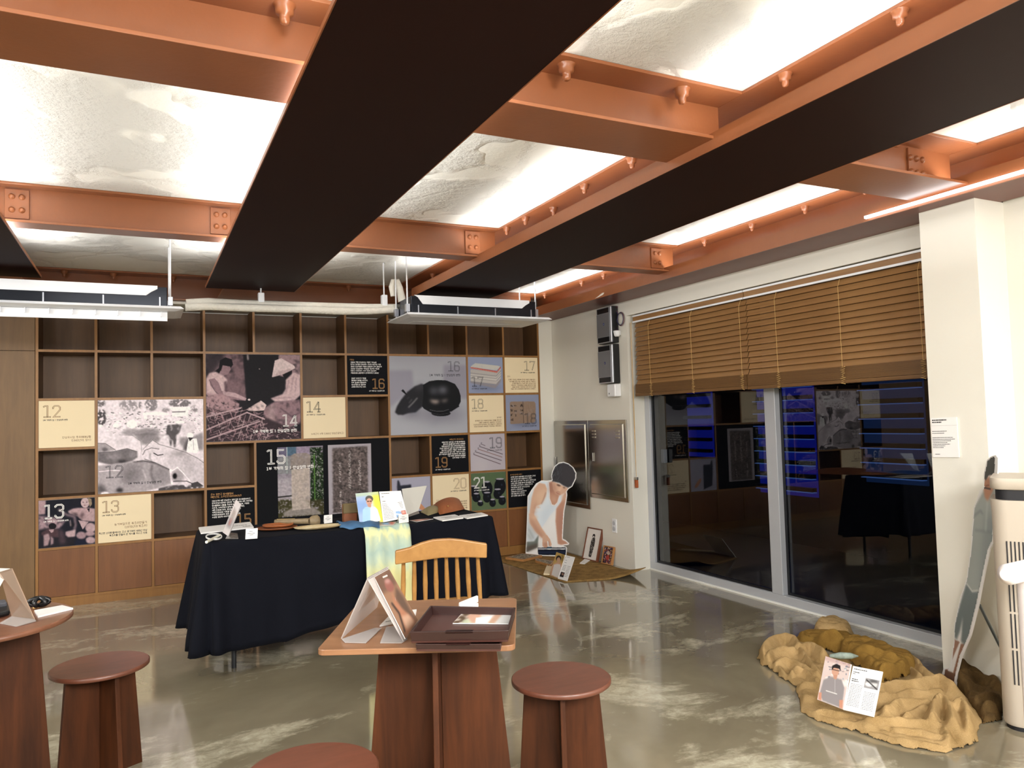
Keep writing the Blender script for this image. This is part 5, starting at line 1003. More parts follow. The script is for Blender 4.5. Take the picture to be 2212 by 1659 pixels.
LEA = mat('tan_leather', '96562f', .5, var=.12, scale=12, bump=.2, bscale=90); LEA2 = mat('dark_tan_leather', '7d4727', .5, var=.12, scale=12)
def dish(name, label, cat, cx, cy, rx, ry, z, h_, m, rot=0.0, n=44, th=.004, sq=2.6):
    t = thing(name, label, cat, (cx, cy, z)); pr = [(0.0, 0), (.55, 0), (.8, .006), (.93, h_*.6), (1, h_), (.97, h_+.001), (.88, h_*.6), (.76, .010), (.5, .006), (0, .006)]; rows = []
    for s_, zz in pr:
        row = []
        for k in range(n+1):
            a = 2*math.pi*k/n; c_, s2 = math.cos(a), math.sin(a); r = 1/((abs(c_)**sq+abs(s2)**sq)**(1/sq)); x, y = rx*s_*r*c_, ry*s_*r*s2
            row.append((cx+x*math.cos(rot)-y*math.sin(rot), cy+x*math.sin(rot)+y*math.cos(rot), z+zz+.0005))
        rows.append(row)
    obj('bowl', MB().grid(rows), m, t); return t
dish('leather_tray', 'lower, wider tan leather tray on the black table', 'tray', .755, 4.90, .125, .078, ZT, .018, LEA2, -.2)
dish('leather_tray', 'upper, smaller orange leather tray nested in the wider one', 'tray', .765, 4.915, .095, .07, ZT+.013, .020, LEA, -.2)
t = thing('wooden_mallet', 'wooden mallet lying behind the leather trays', 'mallet', (.88, 4.98, ZT)); MW = wood_mat('mallet_wood', '6f6048', '8c7a5e', .5, (10, 10, 10), 3)
a, b, c = atz(594, 1127, ZT+.038), atz(668, 1126, ZT+.038), atz(690, 1124, ZT+.038)
obj('handle', MB().tube([a, a.lerp(b, .5), b], [.014, .017, .02], 14), MW, t); obj('head', MB().tube([b, b.lerp(c, .3), b.lerp(c, .8), c], [.02, .034, .036, .024], 16), MW, t)
t = thing('wooden_stick', 'pale wooden stick behind the mallet', 'stick', (.85, 5.1, ZT)); a, b = atz(598, 1125, ZT+.014), atz(637, 1123, ZT+.014); obj('rod', MB().tube([a, b], [.012, .010], 12), mat('pale_wood', 'd8b878', .5), t)
t = thing('wooden_stick', 'dark cylinder end beside the mallet, behind the trays', 'stick', (1.02, 5.02, ZT)); bpy.data.objects.remove(t)
tent((700, 1131), (718, 1129), 0, 0, 'small white tent card behind the cream tray', .05)
dish('cream_tray', 'cream oval tray with brown streaks on the black table', 'tray', .985, 4.775, .150, .055, ZT, .02, mat('cream_glaze', 'c9bb98', .35, var=.0, scale=9, col2='a88f66'), -.05)
# folded blue cloth
rows = []
for k in range(9):
    row = []
    for i in range(19):
        u, v = i/18, k/8; p = atz(734+(820-734)*u-(8*v*(1-u)), 1141-12*v+(2*math.sin(u*6)), ZT)
        row.append((p.x, p.y, ZT+.002+.026*math.sin(math.pi*min(1, max(0, v*1.02)))**.5*(1-.75*abs(u-.45)**1.5)+.004*math.sin(u*17+v*3)))
    rows.append(row)
o = obj('folded_cloth', MB().grid(rows), mat('blue_dyed_cloth', '274668', .85, var=.0, scale=5, col2='456f98'), solid=.003); tag(o, 'folded blue dyed cloth beside the portrait leaflet', 'cloth')
# two-panel display: portrait and text
t = thing('leaflet_stand', 'upright portrait leaflet of a person in sunglasses, blue and yellow background', 'leaflet stand', (1.25, 4.75, ZT))
def upright(px, y_bot, y_top): return [aty(*px[0], y_top), aty(*px[1], y_top), aty(*px[2], y_bot), aty(*px[3], y_bot)]
S = upright([(768, 1066), (817, 1062), (828, 1128), (777, 1130)], 4.74, 4.80); dz = min(S[2].z, S[3].z); 
qd = [(60, 200), (418, 165), (492, 640), (125, 650)]
P = Paint(60, 84, 'c8d4e4', qd, 31); P.qw = 400; P.poly([(60, 200), (250, 180), (260, 650), (120, 650)], 'a3b8da', 1, 2); P.poly([(60, 320), (240, 300), (250, 430), (100, 520)], '7f9fd4', .7, 5); P.poly([(300, 180), (420, 165), (495, 640), (400, 640), (330, 350)], 'dcd857', 1, 3); P.poly([(60, 200), (420, 165), (425, 215), (65, 250)], 'b8c8a8', .8, 2)
P.ell(270, 280, 62, 52, '54504c'); P.ell(268, 325, 46, 56, 'c79a86'); P.poly([(240, 360), (300, 360), (300, 410), (245, 410)], 'bd8f7c'); P.ell(250, 318, 18, 12, '6a4a40'); P.ell(292, 316, 18, 12, '6a4a40'); P.line([(235, 316), (306, 312)], 5, '6a4a40'); P.line([(255, 352), (285, 350)], 5, 'a85c54')
P.poly([(165, 640), (168, 450), (200, 410), (250, 400), (290, 420), (288, 640)], 'a9cdea', 1, 0, tex=.12); P.poly([(288, 640), (288, 420), (300, 395), (360, 400), (400, 440), (450, 600), (420, 640)], 'efe9e2', 1, 0)
obj('panel', slabq(*S, .003), PAPER, t); sheet('leaflet', P, t, *S)
t = thing('leaflet_stand', 'upright white text leaflet with a small colour picture, beside the portrait leaflet', 'leaflet stand', (1.4, 4.7, ZT))
S = upright([(819, 1062), (866, 1060), (881, 1118), (828, 1128)], 4.73, 4.80)
obj('panel', slabq(*S, .003), PAPER, t); bars('heading', S, [(.08, .45, .07), (.08, .25, .18), (.08, .3, .33)], INKD, t, th=.02)
bars('lettering', S, [(.06, .46, .42+k*.05) for k in range(11)]+[(.54, .92, .42+k*.05) for k in range(5)], GREYINK, t, th=.018)
P = Paint(20, 16, '8fb0d8', [(0, 0), (1, 0), (1, 1), (0, 1)]); P.poly([(.5, 0), (1, 0), (1, 1), (.6, 1)], 'c06a5a', 1, 1).line([(0, .4), (.5, .6)], .12, 'e8eef4').ell(.75, .3, .15, .2, 'e0b0a0', 1, 1); sheet('picture', P, t, lerpq(S, .56, .72), lerpq(S, .98, .72), lerpq(S, .98, .94), lerpq(S, .56, .94), .0012)
tent((862, 1131), (883, 1128), 0, 0, 'small white tent card in front of the white text leaflet', .05)
flatcard('colour_card', 'colour picture card lying flat by the blue cloth', 'card', [(820, 1129), (856, 1127), (850, 1134), (815, 1136)], ZT+.004, .002, paint=Paint(24, 10, 'c8b8a8', [(820, 1129), (856, 1127), (850, 1134), (815, 1136)]).ell(835, 1131, 10, 3, '7a9cc0', 1, 1).ell(846, 1130, 5, 3, 'c06a58', 1, 1))
t = thing('acrylic_stand', 'empty clear acrylic sign holder turned away, behind the leaflets', 'sign holder', (1.6, 4.9, ZT)); S = upright([(868, 1056), (922, 1049), (904, 1103), (877, 1114)], 4.85, 4.92)
obj('panel', slabq(*S, .004), mat('frosted_acrylic', 'b5b3ac', .25, spec=.6), t); g = pz([(877, 1117), (906, 1108), (903, 1102), (875, 1110)], ZT+.004); obj('foot', MB().hexa([Vector((p.x, p.y, ZT)) for p in g], g), ACR, t)
def pouch(name, label, px, z, h_, m, m2=None, flap=True):
    q = pz(px, z); t = thing(name, label, 'pouch', (q[0].x, q[0].y, ZT)); rows = []
    for k in range(11):
        row = []
        for i in range(15):
            u, v = i/14, k/10; p = lerpq(q, u, 1-v); hh = h_*(math.sin(math.pi*min(1, max(0, u)))**.45)*(math.sin(math.pi*v)**.5); row.append((p.x, p.y, z+hh+.001))
        rows.append(row)
    o = obj('body', MB().grid(rows), m, t); bt = MB().add([r for r in (tuple(Vector(p)-Vector((0, 0, p[2]-z))) for p in q)], [(0, 1, 2, 3)]); obj('underside', bt, m, t)
    if flap: e = lerpq(q, .35, .9); obj('snap', MB().lathe((e.x, e.y, z+h_*.62), [(.007, 0), (.006, .005)], 12), mat('brass', '8a6a3a', .3, metal=1), t)
    return t
pouch('leather_pouch', 'orange-brown leather pouch at the back of the black table', [(936, 1090), (992, 1080), (1004, 1100), (950, 1112)], ZT+.006, .062, LEA)
pouch('canvas_pouch', 'khaki wedge-shaped pouch leaning against the leather pouch', [(908, 1106), (940, 1094), (957, 1104), (925, 1114)], ZT+.002, .035, mat('khaki_leather', '8f8360', .6, var=.1), None, False)
flatcard('label_card', 'white foam label card right of the pouches, left of its twin', 'card', [(936, 1117), (982, 1111), (1001, 1118), (956, 1124)], th=.007, rows=[(.2, .7, .4), (.3, .9, .6)])
flatcard('label_card', 'white foam label card at the right end of the black table', 'card', [(992, 1113), (1040, 1107), (1054, 1112), (1009, 1119)], th=.007, rows=[(.2, .7, .4), (.3, .8, .6)])
flatcard('colour_card', 'pinkish picture card lying flat right of the tie-dyed cloth', 'card', [(884, 1124), (922, 1120), (936, 1121), (900, 1127)], th=.002, paint=Paint(24, 10, '8a6a60', [(884, 1124), (922, 1120), (936, 1121), (900, 1127)]).ell(910, 1123, 12, 2, 'd0a090', 1, 1))
t = thing('leather_case', 'small brown leather case behind the portrait leaflet', 'case', (1.15, 5.1, ZT)); a = atz(763, 1128, ZT); obj('body', MB().box(a.x-.06, a.x+.03, a.y, a.y+.06, ZT, ZT+.12), LEA2, t, .008); obj('flap', MB().box(a.x-.062, a.x+.032, a.y-.004, a.y+.03, ZT+.06, ZT+.124), mat('olive_leather', '6a5a38', .6), t, .004)
flatcard('label_card', 'white card edge showing behind the portrait leaflet', 'card', [(746, 1114), (762, 1112), (762, 1121), (752, 1122)], th=.006)
# ================================================================ things on the square table
Z2 = .7205; DT = mat('dark_red_wood_tray', '2c1512', .35, var=.1, scale=10, coat=.2); DTI = mat('tray_inside', '4a2c26', .45, var=.08)
def tray(label, px, z, h_, notch=True):
    q = pz(px, z+h_); q = [Vector((p.x, p.y, z)) for p in q]; t = thing('wooden_tray', label, 'tray', ((q[0].x+q[2].x)/2, (q[0].y+q[2].y)/2, z), 0, 'dark serving trays'); up = Vector((0, 0, h_)); c = (q[0]+q[2])/2
    ins = lambda p, k: c+(p-c)*k
    obj('base', MB().hexa([ins(p, .97) for p in q], [ins(p, .985)+Vector((0, 0, .006)) for p in q]), DTI, t)
    for i in range(4):
        a, b = q[i], q[(i+1) % 4]; obj('side', MB().hexa([ins(a, .97), ins(b, .97), ins(b, .925), ins(a, .925)], [a+up, b+up, ins(b, .95)+up, ins(a, .95)+up]), DT, t, .0015)
    if notch:
        a, b = q[3].lerp(q[2], .36), q[3].lerp(q[2], .64); o_ = (q[3]-q[0]).normalized()*.010
        obj('handle', MB().hexa([a+up*.82, b+up*.82, b+up*.82-o_*1.5, a+up*.82-o_*1.5], [a+up+o_, b+up+o_, b+up-o_*2, a+up-o_*2]), DT, t, .002)
    return t, q
tray('lower dark red tray, mostly hidden under the other tray', [(930, 1350), (1090, 1350), (1083, 1391), (897, 1391)], Z2, .022)
t, q = tray('upper dark red tray holding a picture card', [(929, 1308), (1114, 1312), (1099, 1362), (885, 1365)], Z2+.0235, .034)
C4 = [(1008, 1314), (1112, 1316), (1104, 1347), (978, 1346)]
P = Paint(70, 36, 'd8d0cc', C4, 37); P.qw = 120; P.poly([(978, 1346), (1000, 1326), (1020, 1320), (1010, 1346)], '5a4838', 1, 1, tex=.4).poly([(1000, 1340), (1040, 1330), (1070, 1346), (1000, 1346)], 'c8d4b8', .8, 1).poly([(1010, 1330), (1045, 1314), (1035, 1346), (1020, 1346)], 'c9a08c', 1, 1).poly([(1030, 1334), (1065, 1330), (1058, 1347), (1028, 1347)], 'eceaea').poly([(1055, 1346), (1080, 1316), (1112, 1316), (1070, 1347)], 'b89078', .9, 1).poly([(1070, 1346), (1095, 1316), (1112, 1324), (1104, 1347)], 'c8c8c8', 1, 1).poly([(1030, 1316), (1060, 1316), (1050, 1326), (1034, 1326)], '6a3a34', .9, 1)
flatcard('picture_card', 'picture card of hands lying in the upper dark tray', 'card', C4, Z2+.031, .0025, paint=P)
# acrylic A-frame holder with portrait leaflet
t = thing('acrylic_stand', 'clear acrylic easel holding a tilted portrait card on the square table', 'sign holder', (.66, 2.36, Z2))
ridge_z = Z2+.185; rl, rr = atz(797, 1252, ridge_z), atz(838, 1224, ridge_z)
bl0, bl1 = atz(738, 1380, Z2+.002), atz(815, 1312, Z2+.002); br0, br1 = atz(873, 1386, Z2+.002), atz(900, 1345, Z2+.002)
rl, rr = aty(795, 1250, 2.33), aty(838, 1226, 2.50)
obj('left_leaf', slabq(rl, rr, bl1, bl0, .003), ACR, t); obj('right_leaf', slabq(rr, rl, br0, br1, .003), ACR, t); obj('ridge', MB().tube([rl, rr], .004, 8), ACR, t)
for g in ([(738, 1380), (745, 1387), (790, 1388), (824, 1356), (810, 1356)], [(821, 1388), (868, 1388), (880, 1380), (866, 1353), (835, 1353)]):
    w_ = pz(g, Z2+.003); obj('foot', MB().add([Vector((p.x, p.y, Z2+.0005)) for p in w_]+w_, [tuple(range(5))[::-1], tuple(range(5, 10))]+[(i, (i+1) % 5, 5+(i+1) % 5, 5+i) for i in range(5)]), ACR, t)
t2 = thing('portrait_card', 'brownish portrait card tilted in the clear acrylic easel', 'card', (.75, 2.36, Z2)); K = [rl.lerp(rr, .25)+Vector((.004, 0, -.006)), rr+Vector((.004, 0, -.006)), br1+Vector((.004, 0, .008)), br0+Vector((.004, 0, .008))]
qd = [(620, 260), (735, 185), (975, 690), (890, 830)]; P = Paint(50, 110, '93705a', qd, 41); P.qw = 140
P.poly([(620, 260), (735, 185), (800, 330), (690, 420)], '6c5246', 1, 3); P.poly([(790, 350), (850, 450), (960, 690), (930, 760), (800, 560)], '5c4a40', .9, 3); P.ell(740, 340, 32, 66, '8a5a52', 1, 1, -.35); P.ell(725, 300, 22, 22, 'b08a84', .9, 2, -.3); P.poly([(760, 390), (790, 460), (850, 560), (960, 690), (900, 810), (850, 650), (790, 540)], 'a8755c', 1, 2); P.line([(770, 510), (830, 600), (880, 760)], 12, '3a302c', .9, 1); P.poly([(850, 630), (900, 620), (950, 700), (900, 760)], 'c4a088', .9, 2); P.line([(690, 260), (720, 245)], 8, 'e8e0d8')
obj('card', slabq(*K, .002), PAPER, t2); sheet('print', P, t2, *K)
flatcard('booklet', 'white booklet with curled corner behind the portrait card', 'booklet', [(848, 1322), (900, 1316), (896, 1336), (820, 1351)], Z2, .005, rows=[(.1, .5, .8)])
t = thing('folded_paper', 'white rolled paper tag leaning behind the upper tray', 'paper', (1.05, 2.55, Z2)); a, b = atz(992, 1309, Z2+.045), atz(1032, 1293, Z2+.06)
obj('sheet', MB().slab((a+b)/2, b-a, (0, 0, 1), (b-a).cross(Vector((0, 0, 1))), (b-a).length, .022, .012), PAPER, t, .003)
obj('base', MB().box(a.x+.01, b.x, a.y, a.y+.03, Z2, Z2+.045), PAPER, t)
# ================================================================ things on the round table
t = thing('acrylic_stand', 'clear acrylic easel with the back of a white card on the round table', 'sign holder', (-.45, 3.2, Z2))
rt0, rt1 = aty(-25, 1229, 3.16), aty(26, 1227, 3.30); br0, br1 = atz(22, 1352, Z2+.002), atz(76, 1338, Z2+.002); rt0, rt1 = aty(0, 1236, 3.12), aty(27, 1228, 3.22)
obj('right_leaf', slabq(rt0, rt1, br1, atz(27, 1332, Z2+.002), .003), mat('pinkish_acrylic', 'b09a88', .2, spec=.6), t)
obj('left_leaf', slabq(aty(-60, 1225, 3.1), aty(22, 1228, 3.22), aty(-10, 1285, 3.05), aty(-90, 1290, 3.0), .003), PAPER, t)
w_ = pz([(0, 1345), (35, 1352), (78, 1340), (60, 1330), (25, 1331)], Z2+.004); obj('foot', MB().add([Vector((p.x, p.y, Z2+.0005)) for p in w_]+w_, [tuple(range(5))[::-1], tuple(range(5, 10))]+[(i, (i+1) % 5, 5+(i+1) % 5, 5+i) for i in range(5)]), ACR, t)
flatcard('label_card', 'white long label on the right of the round table', 'card', [(74, 1318), (134, 1307), (158, 1313), (82, 1331)], Z2, .006)
t = thing('ribbon_knot', 'black ribbon knot with gold beads on the round table', 'ribbon', (-.42, 3.45, Z2)); k0 = atz(84, 1302, Z2+.02)
for a in (0, 1.2, 2.3): obj('loop', MB().tube([k0+Vector((.035*math.cos(q)*math.cos(a), .035*math.cos(q)*math.sin(a), .014*math.sin(q)+.004)) for q in (2*math.pi*i/16 for i in range(17))], .008, 8), BLACKP, t)
for k in range(5): g = atz(74+k*6, 1313-k*1.5, Z2+.006); obj('bead', MB().lathe(g-Vector((0, 0, .005)), [(.002, 0), (.006, .003), (.006, .007), (.002, .010)], 10), mat('gold_bead', 'c9a668', .35, metal=.6), t)
t = thing('black_pouch', 'dark folded fabric pieces behind the clear easel on the round table', 'cloth', (-.5, 3.3, Z2)); q = pz([(-20, 1308), (18, 1302), (22, 1318), (-20, 1328)], Z2+.02); obj('fold', MB().hexa([Vector((p.x, p.y, Z2+.0005)) for p in q], q), BLACKP, t, .008); q = pz([(-20, 1298), (12, 1294), (16, 1300), (-20, 1306)], Z2+.035); obj('fold', MB().hexa([Vector((p.x, p.y, Z2+.0005)) for p in q], q), mat('grey_fold', '4a4c55', .5), t, .006)
# ================================================================ mat corner: mat, cutout man, frames, printing blocks
def weave_mat(name, c1, c2, sc=160, rough=.9, bump=.6):
    m = bpy.data.materials.new(name); m.use_nodes = True; nt = m.node_tree; b = nt.nodes['Principled BSDF']; b.inputs['Roughness'].default_value = rough; b.inputs['Specular IOR Level'].default_value = .15
    tc = nt.nodes.new('ShaderNodeTexCoord'); v = nt.nodes.new('ShaderNodeTexVoronoi'); v.inputs['Scale'].default_value = sc; nt.links.new(tc.outputs['Object'], v.inputs['Vector'])
    n = nt.nodes.new('ShaderNodeTexNoise'); n.inputs['Scale'].default_value = 14; n.inputs['Detail'].default_value = 6; nt.links.new(tc.outputs['Object'], n.inputs['Vector'])
    a = nt.nodes.new('ShaderNodeMath'); a.operation = 'MULTIPLY_ADD'; a.inputs[1].default_value = .5; nt.links.new(v.outputs['Distance'], a.inputs[0]); nt.links.new(n.outputs['Fac'], a.inputs[2])
    r = nt.nodes.new('ShaderNodeValToRGB'); r.color_ramp.elements[0].position = .4; r.color_ramp.elements[1].position = .95; r.color_ramp.elements[0].color = lin(c1); r.color_ramp.elements[1].color = lin(c2)
    nt.links.new(a.outputs[0], r.inputs[0]); nt.links.new(r.outputs[0], b.inputs['Base Color'])
    bp = nt.nodes.new('ShaderNodeBump'); bp.inputs['Strength'].default_value = bump; bp.inputs['Distance'].default_value = .003; nt.links.new(v.outputs['Distance'], bp.inputs['Height'])
    nw = nt.nodes.new('ShaderNodeTexNoise'); nw.inputs['Scale'].default_value = 22; nw.inputs['Detail'].default_value = 5; nw.inputs['Distortion'].default_value = 1.5; nt.links.new(tc.outputs['Object'], nw.inputs['Vector']); b2 = nt.nodes.new('ShaderNodeBump'); b2.inputs['Strength'].default_value = .35 if sc > 300 else .1; b2.inputs['Distance'].default_value = .02; nt.links.new(nw.outputs['Fac'], b2.inputs['Height']); nt.links.new(bp.outputs[0], b2.inputs['Normal']); nt.links.new(b2.outputs[0], b.inputs['Normal'])
    MATS[name] = m; return m
rows = []
A, B, C_, D = Vector((3.205, 5.585, 0)), Vector((3.90, 5.36, 0)), Vector((3.93, 6.98, 0)), Vector((3.13, 7.0, 0))
for k in range(26):
    row = []
    for i in range(22):
        u, v = i/21, k/25; p = (A*(1-u)+B*u)*(1-v)+(D*(1-u)+C_*u)*v
        d = math.hypot((1-u)*.75, v*1.4); z = .004+.085*max(0, 1-d/.38)**1.7
        row.append((p.x-(.0 if z < .01 else z*.2), p.y, z))
    rows.append(row)
o = obj('woven_mat', MB().grid(rows), weave_mat('straw_weave', '5c4424', '9a7a48'), solid=.006); tag(o, 'brown woven straw mat with a curled corner on the floor by the right wall', 'mat')
ZM = .0085
# bending man standee
FOAM = mat('white_foamboard', 'ecebea', .5)
cu_ = thing('cardboard_cutout', 'cardboard cutout of a bending man in a white tank top rolling ink', 'cardboard cutout', (3.64, 6.70, ZM))
A0 = Vector((3.49, 6.86, 0)); dirv = Vector((.307, -.31, 0)).normalized()
def onplane(x, y, o_, n_): d = ray(x, y); c = Vector((0, 0, CAMH)); return c+d*((Vector(o_)-c).dot(n_)/d.dot(n_))
npl = Vector((dirv.y, -dirv.x, 0)); npl = Vector((-.71, -.704, 0)).normalized()
def man(px): return onplane(1130+px[0]/7.5385, 990+px[1]/7.5409, A0, npl)
outl = [(38, 1540), (62, 1000), (72, 620), (130, 520), (210, 410), (300, 360), (400, 365), (470, 350), (455, 290), (470, 220), (510, 130), (580, 70), (660, 58), (740, 85), (820, 150), (868, 240), (862, 330), (800, 460), (740, 500), (710, 540), (718, 600), (700, 720), (672, 860), (660, 1000), (650, 1200), (645, 1310), (690, 1330), (750, 1385), (740, 1410), (640, 1425), (700, 1440), (715, 1470), (700, 1590), (380, 1600), (235, 1575)]
pts = [man(q) for q in outl]; zmin = min(p.z for p in pts); up = Vector((0, 0, 1)); exx = Vector((-npl.y, npl.x, 0))
if exx.x < 0: exx = -exx
poly = [((p-A0).dot(exx), p.z) for p in pts]; poly = [(a, max(b, ZM+.001)) for a, b in poly]; poly[0] = (poly[0][0], ZM+.001); poly[-1] = (poly[-1][0], ZM+.001); poly[-2] = (poly[-2][0], ZM+.001); poly[-3] = (poly[-3][0], ZM+.001)
obj('board', MB().prism(poly[::-1], (A0, exx, up), -.006), FOAM, cu_)
u0, u1, z0, z1 = min(a for a, b in poly), max(a for a, b in poly), ZM, max(b for a, b in poly)
TLw, TRw, BRw, BLw = (A0+exx*u0+up*z1, A0+exx*u1+up*z1, A0+exx*u1+up*z0, A0+exx*u0+up*z0)
def zq(p): x, y = proj(p); return ((x-1130)*7.5385, (y-990)*7.5409)
P = Paint(140, 235, 'ecebea', [zq(p) for p in (TLw, TRw, BRw, BLw)], 51); P.qw = 830
SK, SK2, SK3, TK, TK2 = 'd3ab92', 'b98a74', '95685a', 'dde6ee', 'b9c6d2'
P.poly([(90, 600), (150, 520), (290, 370), (420, 370), (600, 600), (640, 600), (620, 720), (430, 940), (320, 1110), (250, 1260), (180, 1350), (62, 1365), (70, 1000), (80, 640)], TK)
P.poly([(60, 1360), (180, 1350), (255, 1245), (235, 1450), (55, 1530)], '6f7672', 1, 1).poly([(55, 1440), (235, 1380), (235, 1450), (55, 1530)], '5a4c44', .8, 3)
P.poly([(70, 700), (130, 560), (100, 1000), (140, 1100), (200, 1250), (180, 1340), (66, 1340)], 'c2c8ca', .8, 5); P.line([(90, 1150), (170, 1300)], 16, '9aa4aa', .7, 2); P.line([(70, 1230), (140, 1330)], 12, 'a6b0b4', .7, 2); P.poly([(420, 720), (560, 780), (420, 950), (320, 1110), (300, 900)], 'cfdae4', .8, 6)
P.poly([(140, 640), (180, 500), (260, 400), (360, 420), (390, 500), (370, 620), (300, 740), (210, 790), (180, 900), (165, 960), (100, 1000), (110, 850)], SK, 1, 1); P.poly([(230, 560), (370, 480), (380, 560), (330, 700), (220, 780), (190, 700)], 'e2c2a6', .7, 5); P.line([(370, 560), (330, 680), (300, 740)], 10, SK3, .8, 1); P.poly([(180, 780), (240, 620), (200, 900), (160, 950)], SK2, .7, 4)
P.poly([(95, 900), (170, 900), (230, 1000), (300, 1130), (390, 1260), (320, 1310), (200, 1190), (110, 1060)], SK, 1, 1); P.poly([(95, 980), (150, 1000), (320, 1240), (310, 1310), (180, 1180)], SK2, .7, 4); P.ell(195, 960, 40, 26, 'e2c2a6', .8, 3)
P.poly([(320, 1270), (390, 1250), (440, 1320), (465, 1400), (455, 1440), (420, 1420), (415, 1350), (390, 1350), (400, 1450), (350, 1455), (315, 1430), (315, 1340)], SK); P.poly([(330, 1390), (390, 1360), (400, 1450), (345, 1455)], SK2, .8, 2); P.line([(415, 1350), (425, 1430)], 8, SK3, .8)
P.poly([(540, 820), (625, 700), (680, 560), (705, 560), (690, 700), (655, 880), (655, 1000), (640, 1200), (640, 1330), (690, 1350), (740, 1390), (620, 1410), (565, 1395), (545, 1200), (528, 1020)], SK2, 1, 1); P.poly([(600, 820), (660, 860), (650, 1000), (640, 1200), (600, 1300), (590, 1000)], 'a67c70', .8, 5); P.poly([(630, 600), (700, 560), (690, 680), (640, 720)], SK, .9, 3)
P.poly([(415, 400), (480, 370), (500, 500), (590, 610), (560, 720), (510, 768), (460, 750), (430, 640)], SK2, 1, 1); P.poly([(415, 400), (470, 385), (480, 560), (430, 560)], SK3, .7, 4); P.poly([(440, 600), (560, 620), (540, 740), (470, 750)], SK, .6, 5)
P.line([(415, 400), (430, 560), (432, 660), (470, 760), (520, 765), (560, 720), (590, 620)], 8, 'f2f5f8', .9)
P.poly([(470, 370), (520, 390), (700, 470), (740, 490), (690, 560), (590, 608), (530, 580), (490, 500)], SK, 1, 1); P.poly([(470, 380), (510, 430), (540, 580), (490, 500)], SK3, .7, 4); P.ell(580, 440, 34, 13, '4a3028', .9, 1, .35); P.ell(668, 478, 20, 9, '4a3028', .8, 1, .35); P.poly([(610, 460), (640, 470), (600, 540), (565, 520)], 'e6c4aa', .8, 2); P.line([(560, 540), (600, 556)], 9, SK3, .8, 1); P.line([(540, 555), (575, 580), (600, 586)], 12, '9a5c52', .9, 1); P.poly([(530, 570), (590, 606), (560, 600)], SK3, .6, 2)
P.poly([(475, 370), (470, 250), (510, 150), (570, 90), (660, 72), (740, 95), (810, 150), (855, 240), (850, 330), (790, 455), (730, 480), (650, 440), (590, 400), (520, 385)], '38373b', 1, 1)
for k in range(46): x, y = P.r.uniform(480, 640), P.r.uniform(120, 360); P.line([(x, y), (x-P.r.uniform(5, 25), y+P.r.uniform(20, 60))], 5, P.r.choice(['6a6e74', '1f1f22', '4f5258']), .6)
P.poly([(600, 90), (760, 110), (840, 240), (830, 340), (760, 440), (620, 360), (580, 220)], '3f3c40', .7, 7)
P.poly([(240, 1455), (700, 1450), (705, 1480), (240, 1480)], '2a2c34'); P.line([(250, 1474), (690, 1474)], 12, 'd8dce2', .9); P.poly([(240, 1485), (700, 1485), (695, 1578), (245, 1575)], '101522'); P.poly([(250, 1520), (690, 1515), (690, 1545), (250, 1550)], '22304e', .9, 2); P.poly([(385, 1445), (465, 1440), (470, 1462), (380, 1468)], '2c4a5e')
P.ell(245, 795, 34, 28, 'f0e8e0', .5, 1).ell(245, 795, 22, 17, SK, .5, 1); P.line([(190, 845), (310, 840)], 22, 'f0ece6', .35, 2)
for i in range(3): P.line([(215+i*30, 790), (215+i*30, 812)], 4, SK2, .5)
inner = [(46, 1528), (70, 1000), (80, 630), (140, 530), (215, 420), (300, 372), (400, 377), (480, 364), (466, 290), (482, 222), (520, 138), (585, 82), (660, 70), (736, 97), (810, 158), (855, 242), (850, 327), (790, 452), (730, 492), (700, 540), (706, 600), (690, 720), (660, 860), (648, 1000), (638, 1200), (634, 1316), (686, 1342), (736, 1388), (730, 1400), (640, 1412), (692, 1446), (704, 1470), (692, 1580), (380, 1588), (240, 1564)]
P.cut(inner); sheet('printed_figure', P, cu_, TLw, TRw, BRw, BLw, .0008, True)
obj('strut', MB().hexa([A0+exx*.12-npl*.007+up*(ZM+.001), A0+exx*.20-npl*.007+up*(ZM+.001), A0+exx*.20-npl*.007+up*.5, A0+exx*.12-npl*.007+up*.5], [A0+exx*.12-npl*.13+up*(ZM+.001), A0+exx*.20-npl*.13+up*(ZM+.001), A0+exx*.20-npl*.011+up*.5, A0+exx*.12-npl*.011+up*.5]), FOAM, cu_)
